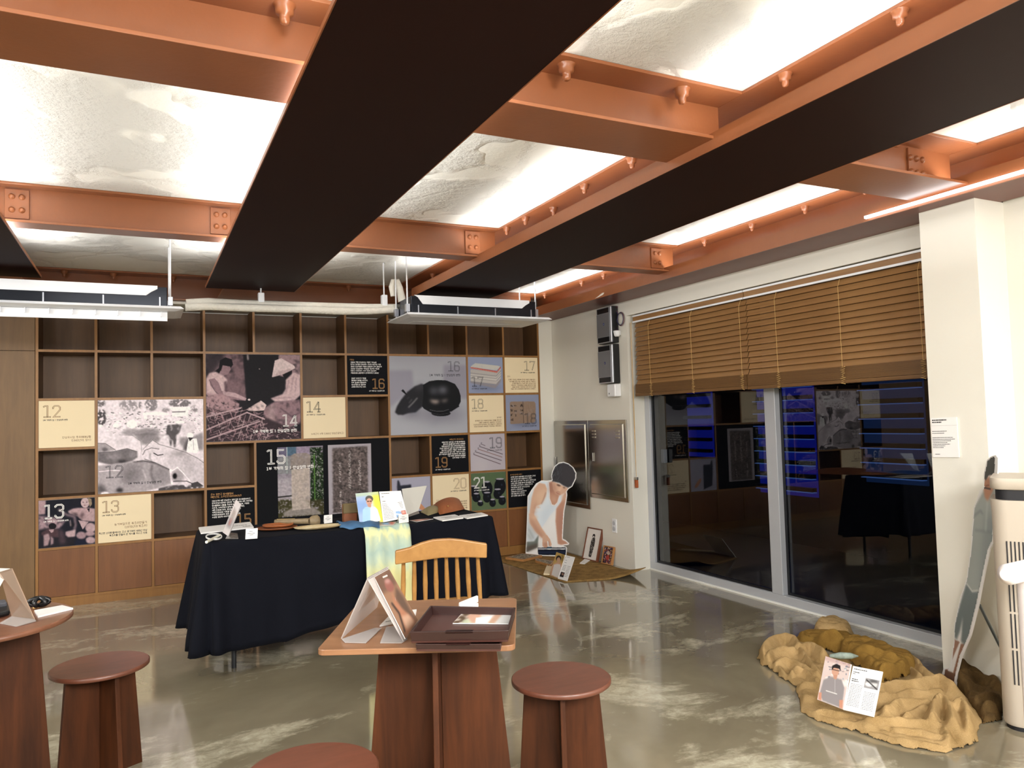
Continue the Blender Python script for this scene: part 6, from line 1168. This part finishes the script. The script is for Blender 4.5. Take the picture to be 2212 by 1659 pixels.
# framed pictures leaning on the wall
FRW = wood_mat('frame_wood', '5e3220', '7a4830', .4, (8, 8, 2), 2); FRL = wood_mat('frame_light', '9a6a3c', 'b38250', .45, (8, 8, 2), 2)
def pframe(label, px, ys, zs, depth, fw, m, paint, back):
    # px: TL TR BR BL; bottom on z, top on wall plane
    BL, BR = atz(*px[3], ZM+.002), atz(*px[2], ZM+.002); h_ = None; tl = atx(*px[0], back); tr = atx(*px[1], back); 
    up_ = ((tl+tr)/2-(BL+BR)/2); L = up_.length; ex = (BR-BL).normalized(); w_ = (BR-BL).length; up_.normalize(); up_ = (up_-ex*up_.dot(ex)).normalized(); nn = ex.cross(up_).normalized()
    if nn.dot(Vector((0, 0, CAMH))-BL) < 0: nn = -nn
    t = thing('framed_print', label, 'framed print', tuple((BL+BR)/2)); fr = MB(); c = lambda a, b: BL+ex*a+up_*b
    for nm, (a, b, a2, b2) in (('frame_rail', (0, 0, w_, fw)), ('frame_rail', (0, L-fw, w_, L)), ('frame_stile', (0, fw, fw, L-fw)), ('frame_stile', (w_-fw, fw, w_, L-fw))):
        obj(nm, MB().hexa([c(a, b)-nn*depth, c(a2, b)-nn*depth, c(a2, b2)-nn*depth, c(a, b2)-nn*depth], [c(a, b), c(a2, b), c(a2, b2), c(a, b2)]), m, t, .0015)
    bk = obj('backing', MB().hexa([c(fw, fw)-nn*.012, c(w_-fw, fw)-nn*.012, c(w_-fw, L-fw)-nn*.012, c(fw, L-fw)-nn*.012], [c(fw, fw)-nn*.008, c(w_-fw, fw)-nn*.008, c(w_-fw, L-fw)-nn*.008, c(fw, L-fw)-nn*.008]), PAPER, t)
    sheet('print', paint, t, c(fw, L-fw)-nn*.008, c(w_-fw, L-fw)-nn*.008, c(w_-fw, fw)-nn*.008, c(fw, fw)-nn*.008, .0008); return t
def z6(x, y): return (1080+x/3.95, 880+y/3.95)
P = Paint(44, 92, 'd9d4ce', [(0, 0), (1, 0), (1, 1), (0, 1)], 53)
P.poly([(.5, .24), (.62, .28), (.66, .40), (.64, .62), (.56, .93), (.38, .93), (.36, .60), (.38, .36)], '2a2624'); P.ell(.5, .22, .10, .065, '221e1d')
for k in range(60): x, y = P.r.uniform(.38, .64), P.r.uniform(.25, .9); P.ell(x, y, .02, .008, 'd9d4ce', .9, 0, P.r.uniform(0, 3))
P.ell(.5, .25, .05, .03, 'd0c8c0', 1)
pframe('taller reddish-brown framed black ink print of a figure leaning on the wall', [z6(757, 1018), z6(880, 1045), z6(822, 1320), z6(697, 1290)], 0, 0, .03, .012, FRW, P, 3.955)
P = Paint(30, 52, '3a2a28', [(0, 0), (1, 0), (1, 1), (0, 1)], 55)
for k in range(120): P.ell(P.r.uniform(0, 1), P.r.uniform(0, 1), .06, .025, P.r.choice(['b8483a', 'd8cfc4', '5a4a8a', '1a1618', 'c89a4a']), .9, 0, P.r.uniform(0, 3))
P.ell(.5, .35, .2, .12, 'c0b0a0', .8).ell(.5, .65, .2, .16, 'b04038', .8)
pframe('smaller light-wood box with a colourful woodcut print', [z6(897, 1178), z6(982, 1195), z6(948, 1348), z6(862, 1330)], 0, 0, .028, .010, FRL, P, 3.94)
flatcard('label_card', 'small white label card lying in front of the taller frame on the mat', 'card', [z6(730, 1286), z6(775, 1298), z6(722, 1334), z6(680, 1328)], ZM+.001, .006)
def block(label, px, h_, seed):
    q = pz([z6(*p) for p in px], ZM+h_); t = thing('printing_block', label, 'printing block', (q[0].x, q[0].y, ZM)); c = (q[0]+q[2])/2
    obj('block', MB().hexa([Vector((p.x, p.y, ZM+.001)) for p in q], q), FRL, t, .001); P = Paint(60, 30, '8d8474', [(0, 0), (1, 0), (1, 1), (0, 1)], seed)
    for k in range(80): P.ell(P.r.uniform(0, 1), P.r.uniform(.05, .95), .05, .03, P.r.choice(['2a241e', 'c8c0b0', '4a4034']), .8, 0, P.r.uniform(0, 3))
    q2 = [c+(p-c)*.84 for p in q]; sheet('carving', P, t, *q2, lift=.001); return t
block('carved wooden printing block lying left on the mat', [(190, 1243), (360, 1262), (200, 1300), (45, 1278)], .022, 57)
block('darker carved wooden block right of the other, behind the small leaflet', [(300, 1285), (470, 1310), (440, 1345), (300, 1305)], .022, 59)
t = flatcard('stone_block', 'tan block with dark characters at the mat edge, left of the small leaflet', 'block', [z6(402, 1340), z6(452, 1330), z6(430, 1420), z6(372, 1418)], ZM, .012, MATS['board_beige'])
q = pz([z6(402, 1340), z6(452, 1330), z6(430, 1420), z6(372, 1418)], ZM+.0125); ktext('lettering', '문판\n목서', .035, INKD, t, q[0]+Vector((.01, 0, .001)), (q[1]-q[0]), (q[0]-q[3]), 'LEFT', .04)
t = thing('leaflet_stand', 'small leaflet pair on the mat with a photo of a man in a tank top', 'leaflet stand', (3.3, 5.75, ZM))
def lean(px, zb, zt, back): # bottom at zb; top displaced back
    BL, BR = atz(*px[3], zb), atz(*px[2], zb); d = Vector((BL.x+BR.x, BL.y+BR.y, 0)).normalized()*back; yt = lambda p, b: aty(p[0], p[1], b.y+d.y)
    TL, TR = yt(px[0], BL), yt(px[1], BR); e = ((TL-BL)+(TR-BR))/2; return [BL+e, BR+e, BR, BL]
Qa = [z6(480, 1232), z6(558, 1262), z6(495, 1462), z6(422, 1432)]; Qb = [z6(560, 1258), z6(642, 1282), z6(572, 1482), z6(497, 1462)]
S = lean(Qa, ZM+.002, 0, .06); S2 = lean(Qb, ZM+.002, 0, .06)
P = Paint(40, 66, 'b99a5a', Qa, 61); P.qw = 20; f6 = lambda L: [z6(*p) for p in L]
P.ell(*z6(500, 1292), 6, 7, '221c1c').ell(*z6(500, 1306), 4.2, 6, 'c09a80'); P.poly(f6([(440, 1350), (480, 1325), (520, 1330), (538, 1370), (500, 1462), (425, 1432)]), 'c49c84', 1, 1).poly(f6([(460, 1345), (490, 1340), (515, 1345), (520, 1375), (498, 1455), (440, 1430)]), 'd8d4d4'); P.ell(*z6(535, 1290), 3, 8, '6a5a30', .7, 2)
obj('panel', slabq(*S, .004), FOAM, t); sheet('leaflet', P, t, *S); obj('panel', slabq(*S2, .004), FOAM, t)
bars('lettering', S2, [(.1, .5, .06), (.1, .3, .2), (.1, .35, .3)]+[(.08, .45, .42+k*.06) for k in range(4)]+[(.55, .9, .42+k*.06) for k in range(8)], GREYINK, t, th=.02)
P = Paint(12, 14, '2a2426', [(0, 0), (1, 0), (1, 1), (0, 1)]); P.ell(.6, .4, .25, .2, 'b88a74', 1, 1); sheet('picture', P, t, lerpq(S2, .06, .70), lerpq(S2, .5, .70), lerpq(S2, .5, .90), lerpq(S2, .06, .90), .0012)
# ================================================================ burlap heap
def b8(x, y): return (1600+x/3.6144, 1320+y/3.6136)
def heap(name, label, outline, ridges, base, m, seed, n=190, noise_a=.010, lift=.0, crumple=.012, wob=2):
    w_ = [atz(*b8(*p), .0) for p in outline]; xs = [p.x for p in w_]; ys = [p.y for p in w_]; mg = .04; x0, x1, y0, y1 = min(xs)-mg, max(xs)+mg, min(ys)-mg, max(ys)+mg
    P = Paint(n, n, 0.0, None, seed); P.H = np.array([[1/(x1-x0), 0, -x0/(x1-x0)], [0, 1/(y1-y0), -y0/(y1-y0)], [0, 0, 1]])
    # wobbly outline
    out2 = []
    for i in range(len(w_)):
        a, b = w_[i], w_[(i+1) % len(w_)]
        for k in range(4): q = a.lerp(b, k/4); out2.append((q.x+P.r.uniform(-1, 1)*.004*wob, q.y+P.r.uniform(-1, 1)*.004*wob))
    M_ = P.pm(out2); env = np.clip((P.blur(M_, max(3, int(.022/((x1-x0)/n))))-.5)*2.0, 0, 1)**.75
    GX, GY = x0+(x1-x0)*P.X/(n-1), y0+(y1-y0)*P.Y/(n-1); cell = (x1-x0)/(n-1)
    Z = base*env; rip = np.zeros((n, n))
    for pts, h_, wd in ridges:
        q = [atz(*b8(*p), h_*.6) for p in pts]; best = np.full((n, n), 9.0)
        for i in range(len(q)-1):
            ax, ay, bx_, by_ = q[i].x, q[i].y, q[i+1].x, q[i+1].y; dx, dy = bx_-ax, by_-ay; L = dx*dx+dy*dy+1e-9; tt = np.clip(((GX-ax)*dx+(GY-ay)*dy)/L, 0, 1); best = np.minimum(best, np.hypot(GX-ax-tt*dx, GY-ay-tt*dy))
        q_ = best/wd; Z = np.maximum(Z, h_*np.exp(-np.abs(q_)**1.55)*env); rip = rip+.0038*np.cos(best*150)*np.exp(-(best/(wd*1.8))**2)*np.clip(best/.012, 0, 1)
    N1 = P.blur(P.noise(int(.012/cell)), 2); N1 /= N1.std(); wx = P.noise(int(.05/cell)); wy = P.noise(int(.05/cell)); D = P.blur(M_, int(.07/cell))
    ph1 = D*8.5+1.1*wx; ph2 = (GX*math.cos(seed)+GY*math.sin(seed))*30+1.7*wy
    amp = np.clip(.75+.5*wy, .2, 1.3)
    Z = Z+env*crumple*(1.25*amp*np.abs(np.sin(ph1))+.75*np.abs(np.sin(ph2))+.10*N1)+env*np.clip(rip, -.008, .008)
    Z = P.blur(Z, 1); Z = np.maximum(Z, 0)*np.clip(env*1.5, 0, 1)+lift+.003
    keep = M_ > .5; idx = {}
    mb = MB(); ids = -np.ones((n, n), int); vs = []
    for j in range(n):
        for i in range(n):
            if keep[j, i]: ids[j, i] = len(vs); vs.append((GX[j, i], GY[j, i], Z[j, i]))
    fs = [(ids[j, i], ids[j, i+1], ids[j+1, i+1], ids[j+1, i]) for j in range(n-1) for i in range(n-1) if ids[j, i] >= 0 and ids[j, i+1] >= 0 and ids[j+1, i+1] >= 0 and ids[j+1, i] >= 0]
    mb.add(vs, fs, True); o = obj(name, mb, m, solid=.003); tag(o, label, 'cloth'); return o
BUR = weave_mat('burlap', '8f744a', 'b09367', 420, .95, .6); MUS = weave_mat('mustard_burlap', '725425', '8f6f35', 420, .95, .5); DBR = weave_mat('brown_burlap', '453420', '66502f', 420, .95, .5)
tan = [(125, 370), (150, 290), (250, 225), (340, 200), (430, 225), (520, 275), (570, 280), (660, 330), (640, 360), (900, 340), (1120, 330), (1190, 365), (1300, 385), (1390, 410), (1430, 460), (1540, 540), (1660, 600), (1760, 690), (1860, 760), (1880, 880), (1860, 980), (1840, 1040), (1700, 1080), (1600, 1115), (1450, 1092), (1250, 1062), (1050, 995), (900, 945), (750, 912), (600, 862), (480, 792), (445, 665), (420, 600), (390, 560), (330, 545), (290, 500), (250, 470), (160, 425)]
R1 = [(p, h, w_) for h, w_, p in (
 (.085, .045, [(150, 380), (175, 300), (260, 240), (350, 222), (420, 245), (455, 300)]), (.06, .035, [(190, 400), (240, 345), (330, 320), (420, 335)]), (.055, .035, [(260, 425), (350, 400), (430, 420), (520, 470), (600, 520)]), (.04, .025, [(300, 450), (330, 500), (345, 530)]),
 (.08, .035, [(480, 305), (530, 285), (600, 315), (650, 350)]), (.06, .03, [(470, 335), (530, 400), (570, 460), (610, 500)]), (.05, .025, [(400, 500), (440, 470), (500, 480), (560, 530), (600, 560)]), (.04, .025, [(405, 560), (470, 590), (540, 600), (600, 600)]),
 (.045, .03, [(450, 640), (520, 690), (600, 700), (700, 715), (790, 770)]), (.035, .03, [(480, 770), (560, 800), (650, 800), (760, 830), (900, 815), (1000, 840), (1150, 810)]), (.022, .035, [(560, 845), (700, 885), (850, 915), (1000, 955), (1200, 1010), (1400, 1040), (1580, 1070)]),
 (.05, .04, [(1000, 870), (1200, 880), (1380, 895), (1540, 920)]), (.075, .04, [(1130, 800), (1250, 745), (1400, 745), (1470, 750)]), (.06, .028, [(1290, 860), (1390, 795), (1480, 775)]), (.09, .035, [(1500, 860), (1510, 770), (1550, 710), (1600, 730), (1640, 800), (1660, 900)]), (.045, .03, [(1560, 900), (1600, 960), (1640, 1040), (1720, 1060)]),
 (.085, .038, [(1660, 770), (1720, 730), (1770, 800), (1790, 900), (1820, 1000)]), (.09, .04, [(1090, 640), (1200, 605), (1330, 600), (1450, 575), (1560, 570), (1660, 620)]), (.055, .028, [(1080, 700), (1200, 690), (1330, 655), (1440, 665), (1550, 645)]), (.065, .035, [(1230, 415), (1320, 395), (1380, 425), (1420, 480), (1500, 540)]), (.05, .025, [(1240, 455), (1340, 475), (1400, 540)]), (.03, .025, [(1200, 940), (1400, 960), (1560, 1000)]))]
heap('burlap_cloth', 'large tan burlap cloth heaped on the floor around the leaflets', tan, R1, .012, BUR, 71, 330, .004, 0, .006)
mus = [(430, 215), (470, 190), (560, 180), (700, 180), (850, 190), (900, 240), (1000, 240), (1110, 300), (1080, 330), (900, 330), (760, 335), (640, 310), (520, 270), (450, 250)]
heap('mustard_cloth', 'mustard yellow cloth bundled at the back of the tan burlap heap', mus, [([(460, 230), (600, 230), (800, 270), (960, 280)], .10, .05), ([(560, 200), (700, 210), (860, 240)], .12, .045), ([(900, 270), (1080, 300)], .07, .03)], .03, MUS, 73, 150, .004, .002, .011)
gold = [(760, 350), (900, 330), (1010, 330), (1130, 350), (1220, 400), (1340, 430), (1390, 490), (1290, 560), (1200, 600), (1080, 620), (1040, 560), (900, 470)]
heap('mustard_cloth', 'mustard cloth with black brush marks lying inside the tan burlap', gold, [([(900, 380), (1050, 400), (1200, 440)], .085, .06), ([(1060, 520), (1200, 500), (1340, 480)], .09, .06), ([(1080, 580), (1200, 570)], .075, .04)], .055, MUS, 77, 150, .004, .03, .010)
sand = [(560, 160), (590, 120), (640, 100), (740, 100), (840, 130), (880, 180), (860, 215), (760, 205), (650, 200), (580, 190)]
heap('burlap_cloth', 'small tan burlap bundle at the far back of the heap', sand, [([(600, 160), (740, 150), (850, 180)], .17, .07)], .05, BUR, 79, 110, .004, .0, .012)
brn = [(1690, 640), (1700, 430), (1720, 390), (1840, 440), (1900, 520), (2060, 560), (2060, 650), (2050, 780), (2030, 850), (1900, 890), (1820, 800), (1760, 720)]
heap('brown_cloth', 'dark brown burlap bunched on the floor behind the standing cutout feet', brn, [([(1700, 560), (1730, 430), (1850, 470)], .10, .06), ([(1850, 540), (2050, 600)], .06, .05), ([(1780, 720), (1900, 700), (2020, 680)], .06, .04), ([(1820, 800), (1950, 780), (2030, 800)], .045, .03)], .02, DBR, 83, 170, .004, .0, .012)
t = thing('leaflet_stand', 'open leaflet pair with portrait of a man in grey, standing in the burlap', 'leaflet stand', (2.75, 2.4, .05))
Qa = [b8(652, 350), b8(873, 418), b8(800, 768), b8(598, 690)]; Qb = [b8(877, 420), b8(1110, 482), b8(1040, 826), b8(802, 770)]
S = lean(Qa, .075, 0, .07); S2 = lean(Qb, .065, 0, .07)
P = Paint(78, 105, 'cdbcb8', [(652, 350), (873, 418), (800, 768), (598, 690)], 91); P.qw = 220
for k in range(50): x, y = P.r.uniform(640, 860), P.r.uniform(380, 560); P.ell(x, y, P.r.uniform(4, 14), P.r.uniform(3, 9), P.r.choice(['e8e0dc', '8c98a8', '6a6468', 'd8b8b0', '4a5a70']), .7, 0)
P.poly([(640, 545), (870, 560), (850, 600), (630, 590)], 'ece4e0', .8, 2); P.poly([(655, 350), (873, 418), (868, 440), (650, 385)], 'b89a96', .8, 2)
P.poly([(640, 545), (700, 520), (740, 530), (790, 545), (812, 610), (790, 760), (640, 700), (615, 650)], '8c8688', 1, 1); P.ell(738, 478, 30, 40, 'c29680'); P.poly([(705, 470), (712, 430), (745, 415), (780, 430), (782, 470), (765, 455), (725, 448)], '241f20'); P.line([(715, 462), (770, 475)], 5, '4a3a38'); P.line([(725, 510), (750, 516)], 5, '8a4a44'); P.poly([(722, 505), (755, 515), (745, 545), (722, 535)], 'b88a74'); P.poly([(608, 640), (630, 640), (630, 700), (606, 690)], 'c08a74'); P.poly([(770, 700), (800, 700), (795, 765), (770, 755)], 'c08a74'); P.line([(735, 545), (735, 650)], 4, 'b0aaac'); P.line([(665, 628), (750, 655)], 6, 'e0dcda', .9)
obj('panel', slabq(*S, .006), FOAM, t); sheet('leaflet', P, t, *S); obj('panel', slabq(*S2, .006), FOAM, t)
bars('heading', S2, [(.06, .5, .06), (.06, .28, .13), (.06, .14, .17), (.06, .26, .29), (.06, .3, .33)], INKD, t, th=.018)
bars('lettering', S2, [(.06, .46, .40+k*.034) for k in range(15)]+[(.54, .92, .52+k*.034) for k in range(12)], GREYINK, t, th=.014)
P = Paint(34, 26, '8a888a', [(0, 0), (1, 0), (1, 1), (0, 1)], 93); P.ell(.3, .6, .25, .2, 'd8d8d6', 1, 1).ell(.7, .5, .2, .25, 'c0bebe', 1, 1).line([(.1, .2), (.9, .9)], .1, '2a2828', .8).ell(.6, .2, .3, .15, '3a3838', .8, 2); sheet('picture', P, t, lerpq(S2, .50, .21), lerpq(S2, .96, .21), lerpq(S2, .96, .43), lerpq(S2, .50, .43), .0012)
o = obj('grey_green_cloth', MB().tube([atz(*b8(700, 350), .09), atz(*b8(780, 348), .105), atz(*b8(860, 350), .10), atz(*b8(915, 352), .09)], [.008, .018, .016, .004], 12), mat('grey_green_fabric', '8f9d94', .5, var=.3, scale=30)); tag(o, 'small shiny grey-green fabric scrap behind the burlap leaflets', 'cloth')
# ================================================================ standing cutout by the pillar
cs = thing('cardboard_cutout', 'tall narrow-looking cardboard cutout of a man in grey shirt and shorts by the pillar', 'cardboard cutout', (3.60, 2.45, 0))
Pb0, Pb1 = Vector((3.70, 2.56, 0)), Vector((3.57, 2.396, 0)); e_ = (Pb1-Pb0).normalized(); cen = (Pb0+Pb1)/2; topc = Vector((3.665, 2.26, 1.13)); up_ = (topc-cen).normalized(); up_ = (up_-e_*up_.dot(e_)).normalized(); nn = e_.cross(up_).normalized()
if nn.dot(Vector((0, 0, CAMH))-cen) < 0: nn = -nn
def sp(px): return onplane(1980+px[0]/2.2414, 860+px[1]/2.2419, cen, nn)
outl = [(118, 1370), (130, 1310), (160, 1305), (180, 1175), (182, 1100), (212, 960), (240, 880), (262, 730), (270, 610), (275, 530), (305, 450), (325, 430), (324, 370), (340, 300), (360, 282), (382, 276), (394, 290), (390, 410), (400, 440), (385, 560), (378, 690), (355, 730), (335, 820), (315, 920), (300, 1000), (262, 1150), (240, 1200), (215, 1260), (200, 1320), (190, 1370), (200, 1400), (200, 1440), (185, 1440), (120, 1378)]
inn = [(130, 1360), (140, 1312), (168, 1310), (184, 1180), (186, 1105), (216, 965), (244, 884), (267, 735), (275, 615), (280, 535), (310, 455), (329, 435), (330, 372), (344, 305), (362, 288), (378, 284), (380, 300), (375, 410), (388, 450), (372, 560), (366, 690), (345, 730), (325, 820), (305, 920), (288, 1000), (252, 1150), (234, 1190), (208, 1250), (192, 1320), (182, 1370), (188, 1400), (185, 1425), (130, 1365)]
pts = [sp(q) for q in outl]; poly = [((p-cen).dot(e_), max((p-cen).dot(up_), .001)) for p in pts]
a0, a1, b1 = min(a for a, b in poly), max(a for a, b in poly), max(b for a, b in poly)
obj('board', MB().prism(poly, (cen-nn*.0, e_, up_), -.005 if e_.cross(up_).dot(nn) > 0 else .005), FOAM, cs)
TLw, TRw, BRw, BLw = cen+e_*a0+up_*b1, cen+e_*a1+up_*b1, cen+e_*a1, cen+e_*a0
P = Paint(70, 250, 'e8e6e4', [((proj(p)[0]-1980)*2.2414, (proj(p)[1]-860)*2.2419) for p in (TLw, TRw, BRw, BLw)], 95); P.qw = 260
G1, G2, G3 = '9fa5a2', '868e8e', '70797a'
P.poly([(185, 1170), (210, 1180), (150, 1320), (160, 1400), (130, 1350)], '9a7664'); P.poly([(215, 1190), (240, 1190), (195, 1330), (190, 1400), (165, 1400), (180, 1320)], '8f6a58'); P.poly([(130, 1310), (200, 1340), (195, 1430), (120, 1380)], '6a4c3c')
P.poly([(182, 1100), (240, 900), (320, 920), (290, 1050), (260, 1140), (235, 1195), (215, 1180), (225, 1060), (210, 1130), (195, 1170), (178, 1150)], G3, 1, 1)
P.poly([(240, 900), (270, 620), (280, 530), (330, 440), (380, 420), (400, 560), (385, 700), (350, 800), (310, 935), (270, 940)], G1, 1, 1); P.poly([(330, 560), (400, 560), (385, 700), (330, 900), (300, 930)], G2, .8, 5); P.line([(280, 570), (310, 545), (320, 560)], 6, G3, .9, 1); P.line([(285, 640), (370, 650)], 6, G3, .7, 1); P.line([(345, 480), (335, 640)], 7, 'b9c0bd', .9, 1)
P.line([(245, 900), (270, 935), (310, 930)], 7, 'c8ccc8', .9); P.poly([(320, 390), (372, 375), (374, 440), (345, 500), (330, 480)], 'b08068', 1, 1); P.poly([(326, 380), (340, 300), (365, 282), (385, 285), (380, 370), (350, 375), (335, 400)], '4a4a48'); P.line([(318, 432), (358, 440)], 6, '3a3434'); P.line([(336, 425), (350, 422)], 5, '6a4438', .8)
P.cut(inn); sheet('printed_figure', P, cs, TLw, TRw, BRw, BLw, .0008, True)
s0, s1 = atx(2116, 1307, 3.70), atx(2163, 1398, 3.72); s0 = onplane(2116, 1307, cen-nn*.02, nn)
obj('strut', MB().tube([s0, atz(2172, 1420, .16)], .007, 8), mat('grey_strut', '6f767a', .4, metal=.5), cs)
for z, (p, q) in enumerate((((2062, 1505), (2172, 1512)), ((2110, 1494), (2172, 1496)))): obj('foot_rod', MB().tube([atz(*p, .006), atz(*q, .006)], .004, 6), MATS['grey_strut'] if z else WHITEP, cs)
# ================================================================ air purifier
PUR = mat('purifier_cream', 'b8ad9f', .4); PURD = mat('purifier_dark', '14141a', .5)
ap = thing('air_purifier', 'tall cream air purifier with vertical vent slits, cut off by the right edge', 'air purifier', (3.555, 1.975, 0), math.radians(28))
def rr(hw, r, n=8):
    out = []
    for cx, cy, q in ((1, 1, 0), (-1, 1, 1), (-1, -1, 2), (1, -1, 3)):
        for k in range(n+1): a = math.pi/2*q+math.pi/2*k/n; out.append((cx*(hw-r)+r*math.cos(a), cy*(hw-r)+r*math.sin(a)))
    return out
def shell(prof, hw0, r0):
    mb = MB(); rows = []
    for s_, z in prof: q = rr(hw0*s_, r0*s_); rows.append([(x, y, z) for x, y in q]+[(q[0][0], q[0][1], z)])
    mb.grid(rows); mb.add(rows[0][:-1], [tuple(range(len(rows[0])-1))[::-1]]); mb.add(rows[-1][:-1], [tuple(range(len(rows[0])-1))]); return mb
obj('body', shell([(.97, .02), (1, .035), (1.0, .93), (1.02, .975), (1.02, .985)], .17, .06), PUR, ap, world=False)
obj('base', shell([(.93, 0), (.93, .02)], .17, .06), PURD, ap, world=False); obj('intake', shell([(.90, .985), (.90, 1.03)], .17, .06), PURD, ap, world=False); obj('lid', shell([(.95, 1.03), (1.0, 1.035), (1.0, 1.075), (.99, 1.08)], .17, .05), PUR, ap, world=False)
sl = None
for face in range(2):
    for seg in range(4):
        z0_ = .20+seg*.155
        for k in range(17):
            u = -.118+k*.0147
            b = MB().box(-.0025, .0025, -.003, .002, 0, .145)
            if sl is None: sl = obj('vent_slit', b, PURD, ap, world=False); o = sl
            else: o = sl.copy(); COL.objects.link(o)
            o.location = (u, -.1705, z0_) if face == 0 else (-.1705, u, z0_); o.rotation_euler = (0, 0, 0 if face == 0 else math.pi/2)
obj('notch', MB().box(-.10, -.06, -.172, -.168, .085, .125), mat('grey_handle2', '8f8f92', .4), ap, .003, world=False)
t = thing('tablet', 'dark slim tablet lying on top of the air purifier', 'tablet', (3.64, 1.95, 1.081)); q = pz([(2176, 1016), (2250, 1012), (2260, 1020), (2182, 1021)], 1.086); obj('slab', MB().box(3.50, 3.68, 1.86, 1.98, 1.0815, 1.089), BLACKP, t, .003); obj('card', MB().box(3.52, 3.66, 1.87, 1.97, 1.0895, 1.094), mat('slate_grey', '4a4a55', .5), t, .002)
t = thing('fan_handle', 'rounded white handle of an appliance entering at the right edge', 'appliance', (3.2, 1.75, 0)); h0 = aty(2172, 1242, 1.62)
obj('bar', MB().tube([h0+Vector((0, 0, 0)), h0+Vector((.012, 0, 0)), h0+Vector((.5, 0, .01))], [.02, .036, .038], 20), mat('glossy_white', 'efe6e6', .2), t)
obj('post', MB().tube([h0+Vector((.15, .0, -.03)), h0+Vector((.155, .0, -h0.z+.004))], [.045, .05], 20), MATS['glossy_white'], t)
flush_text()
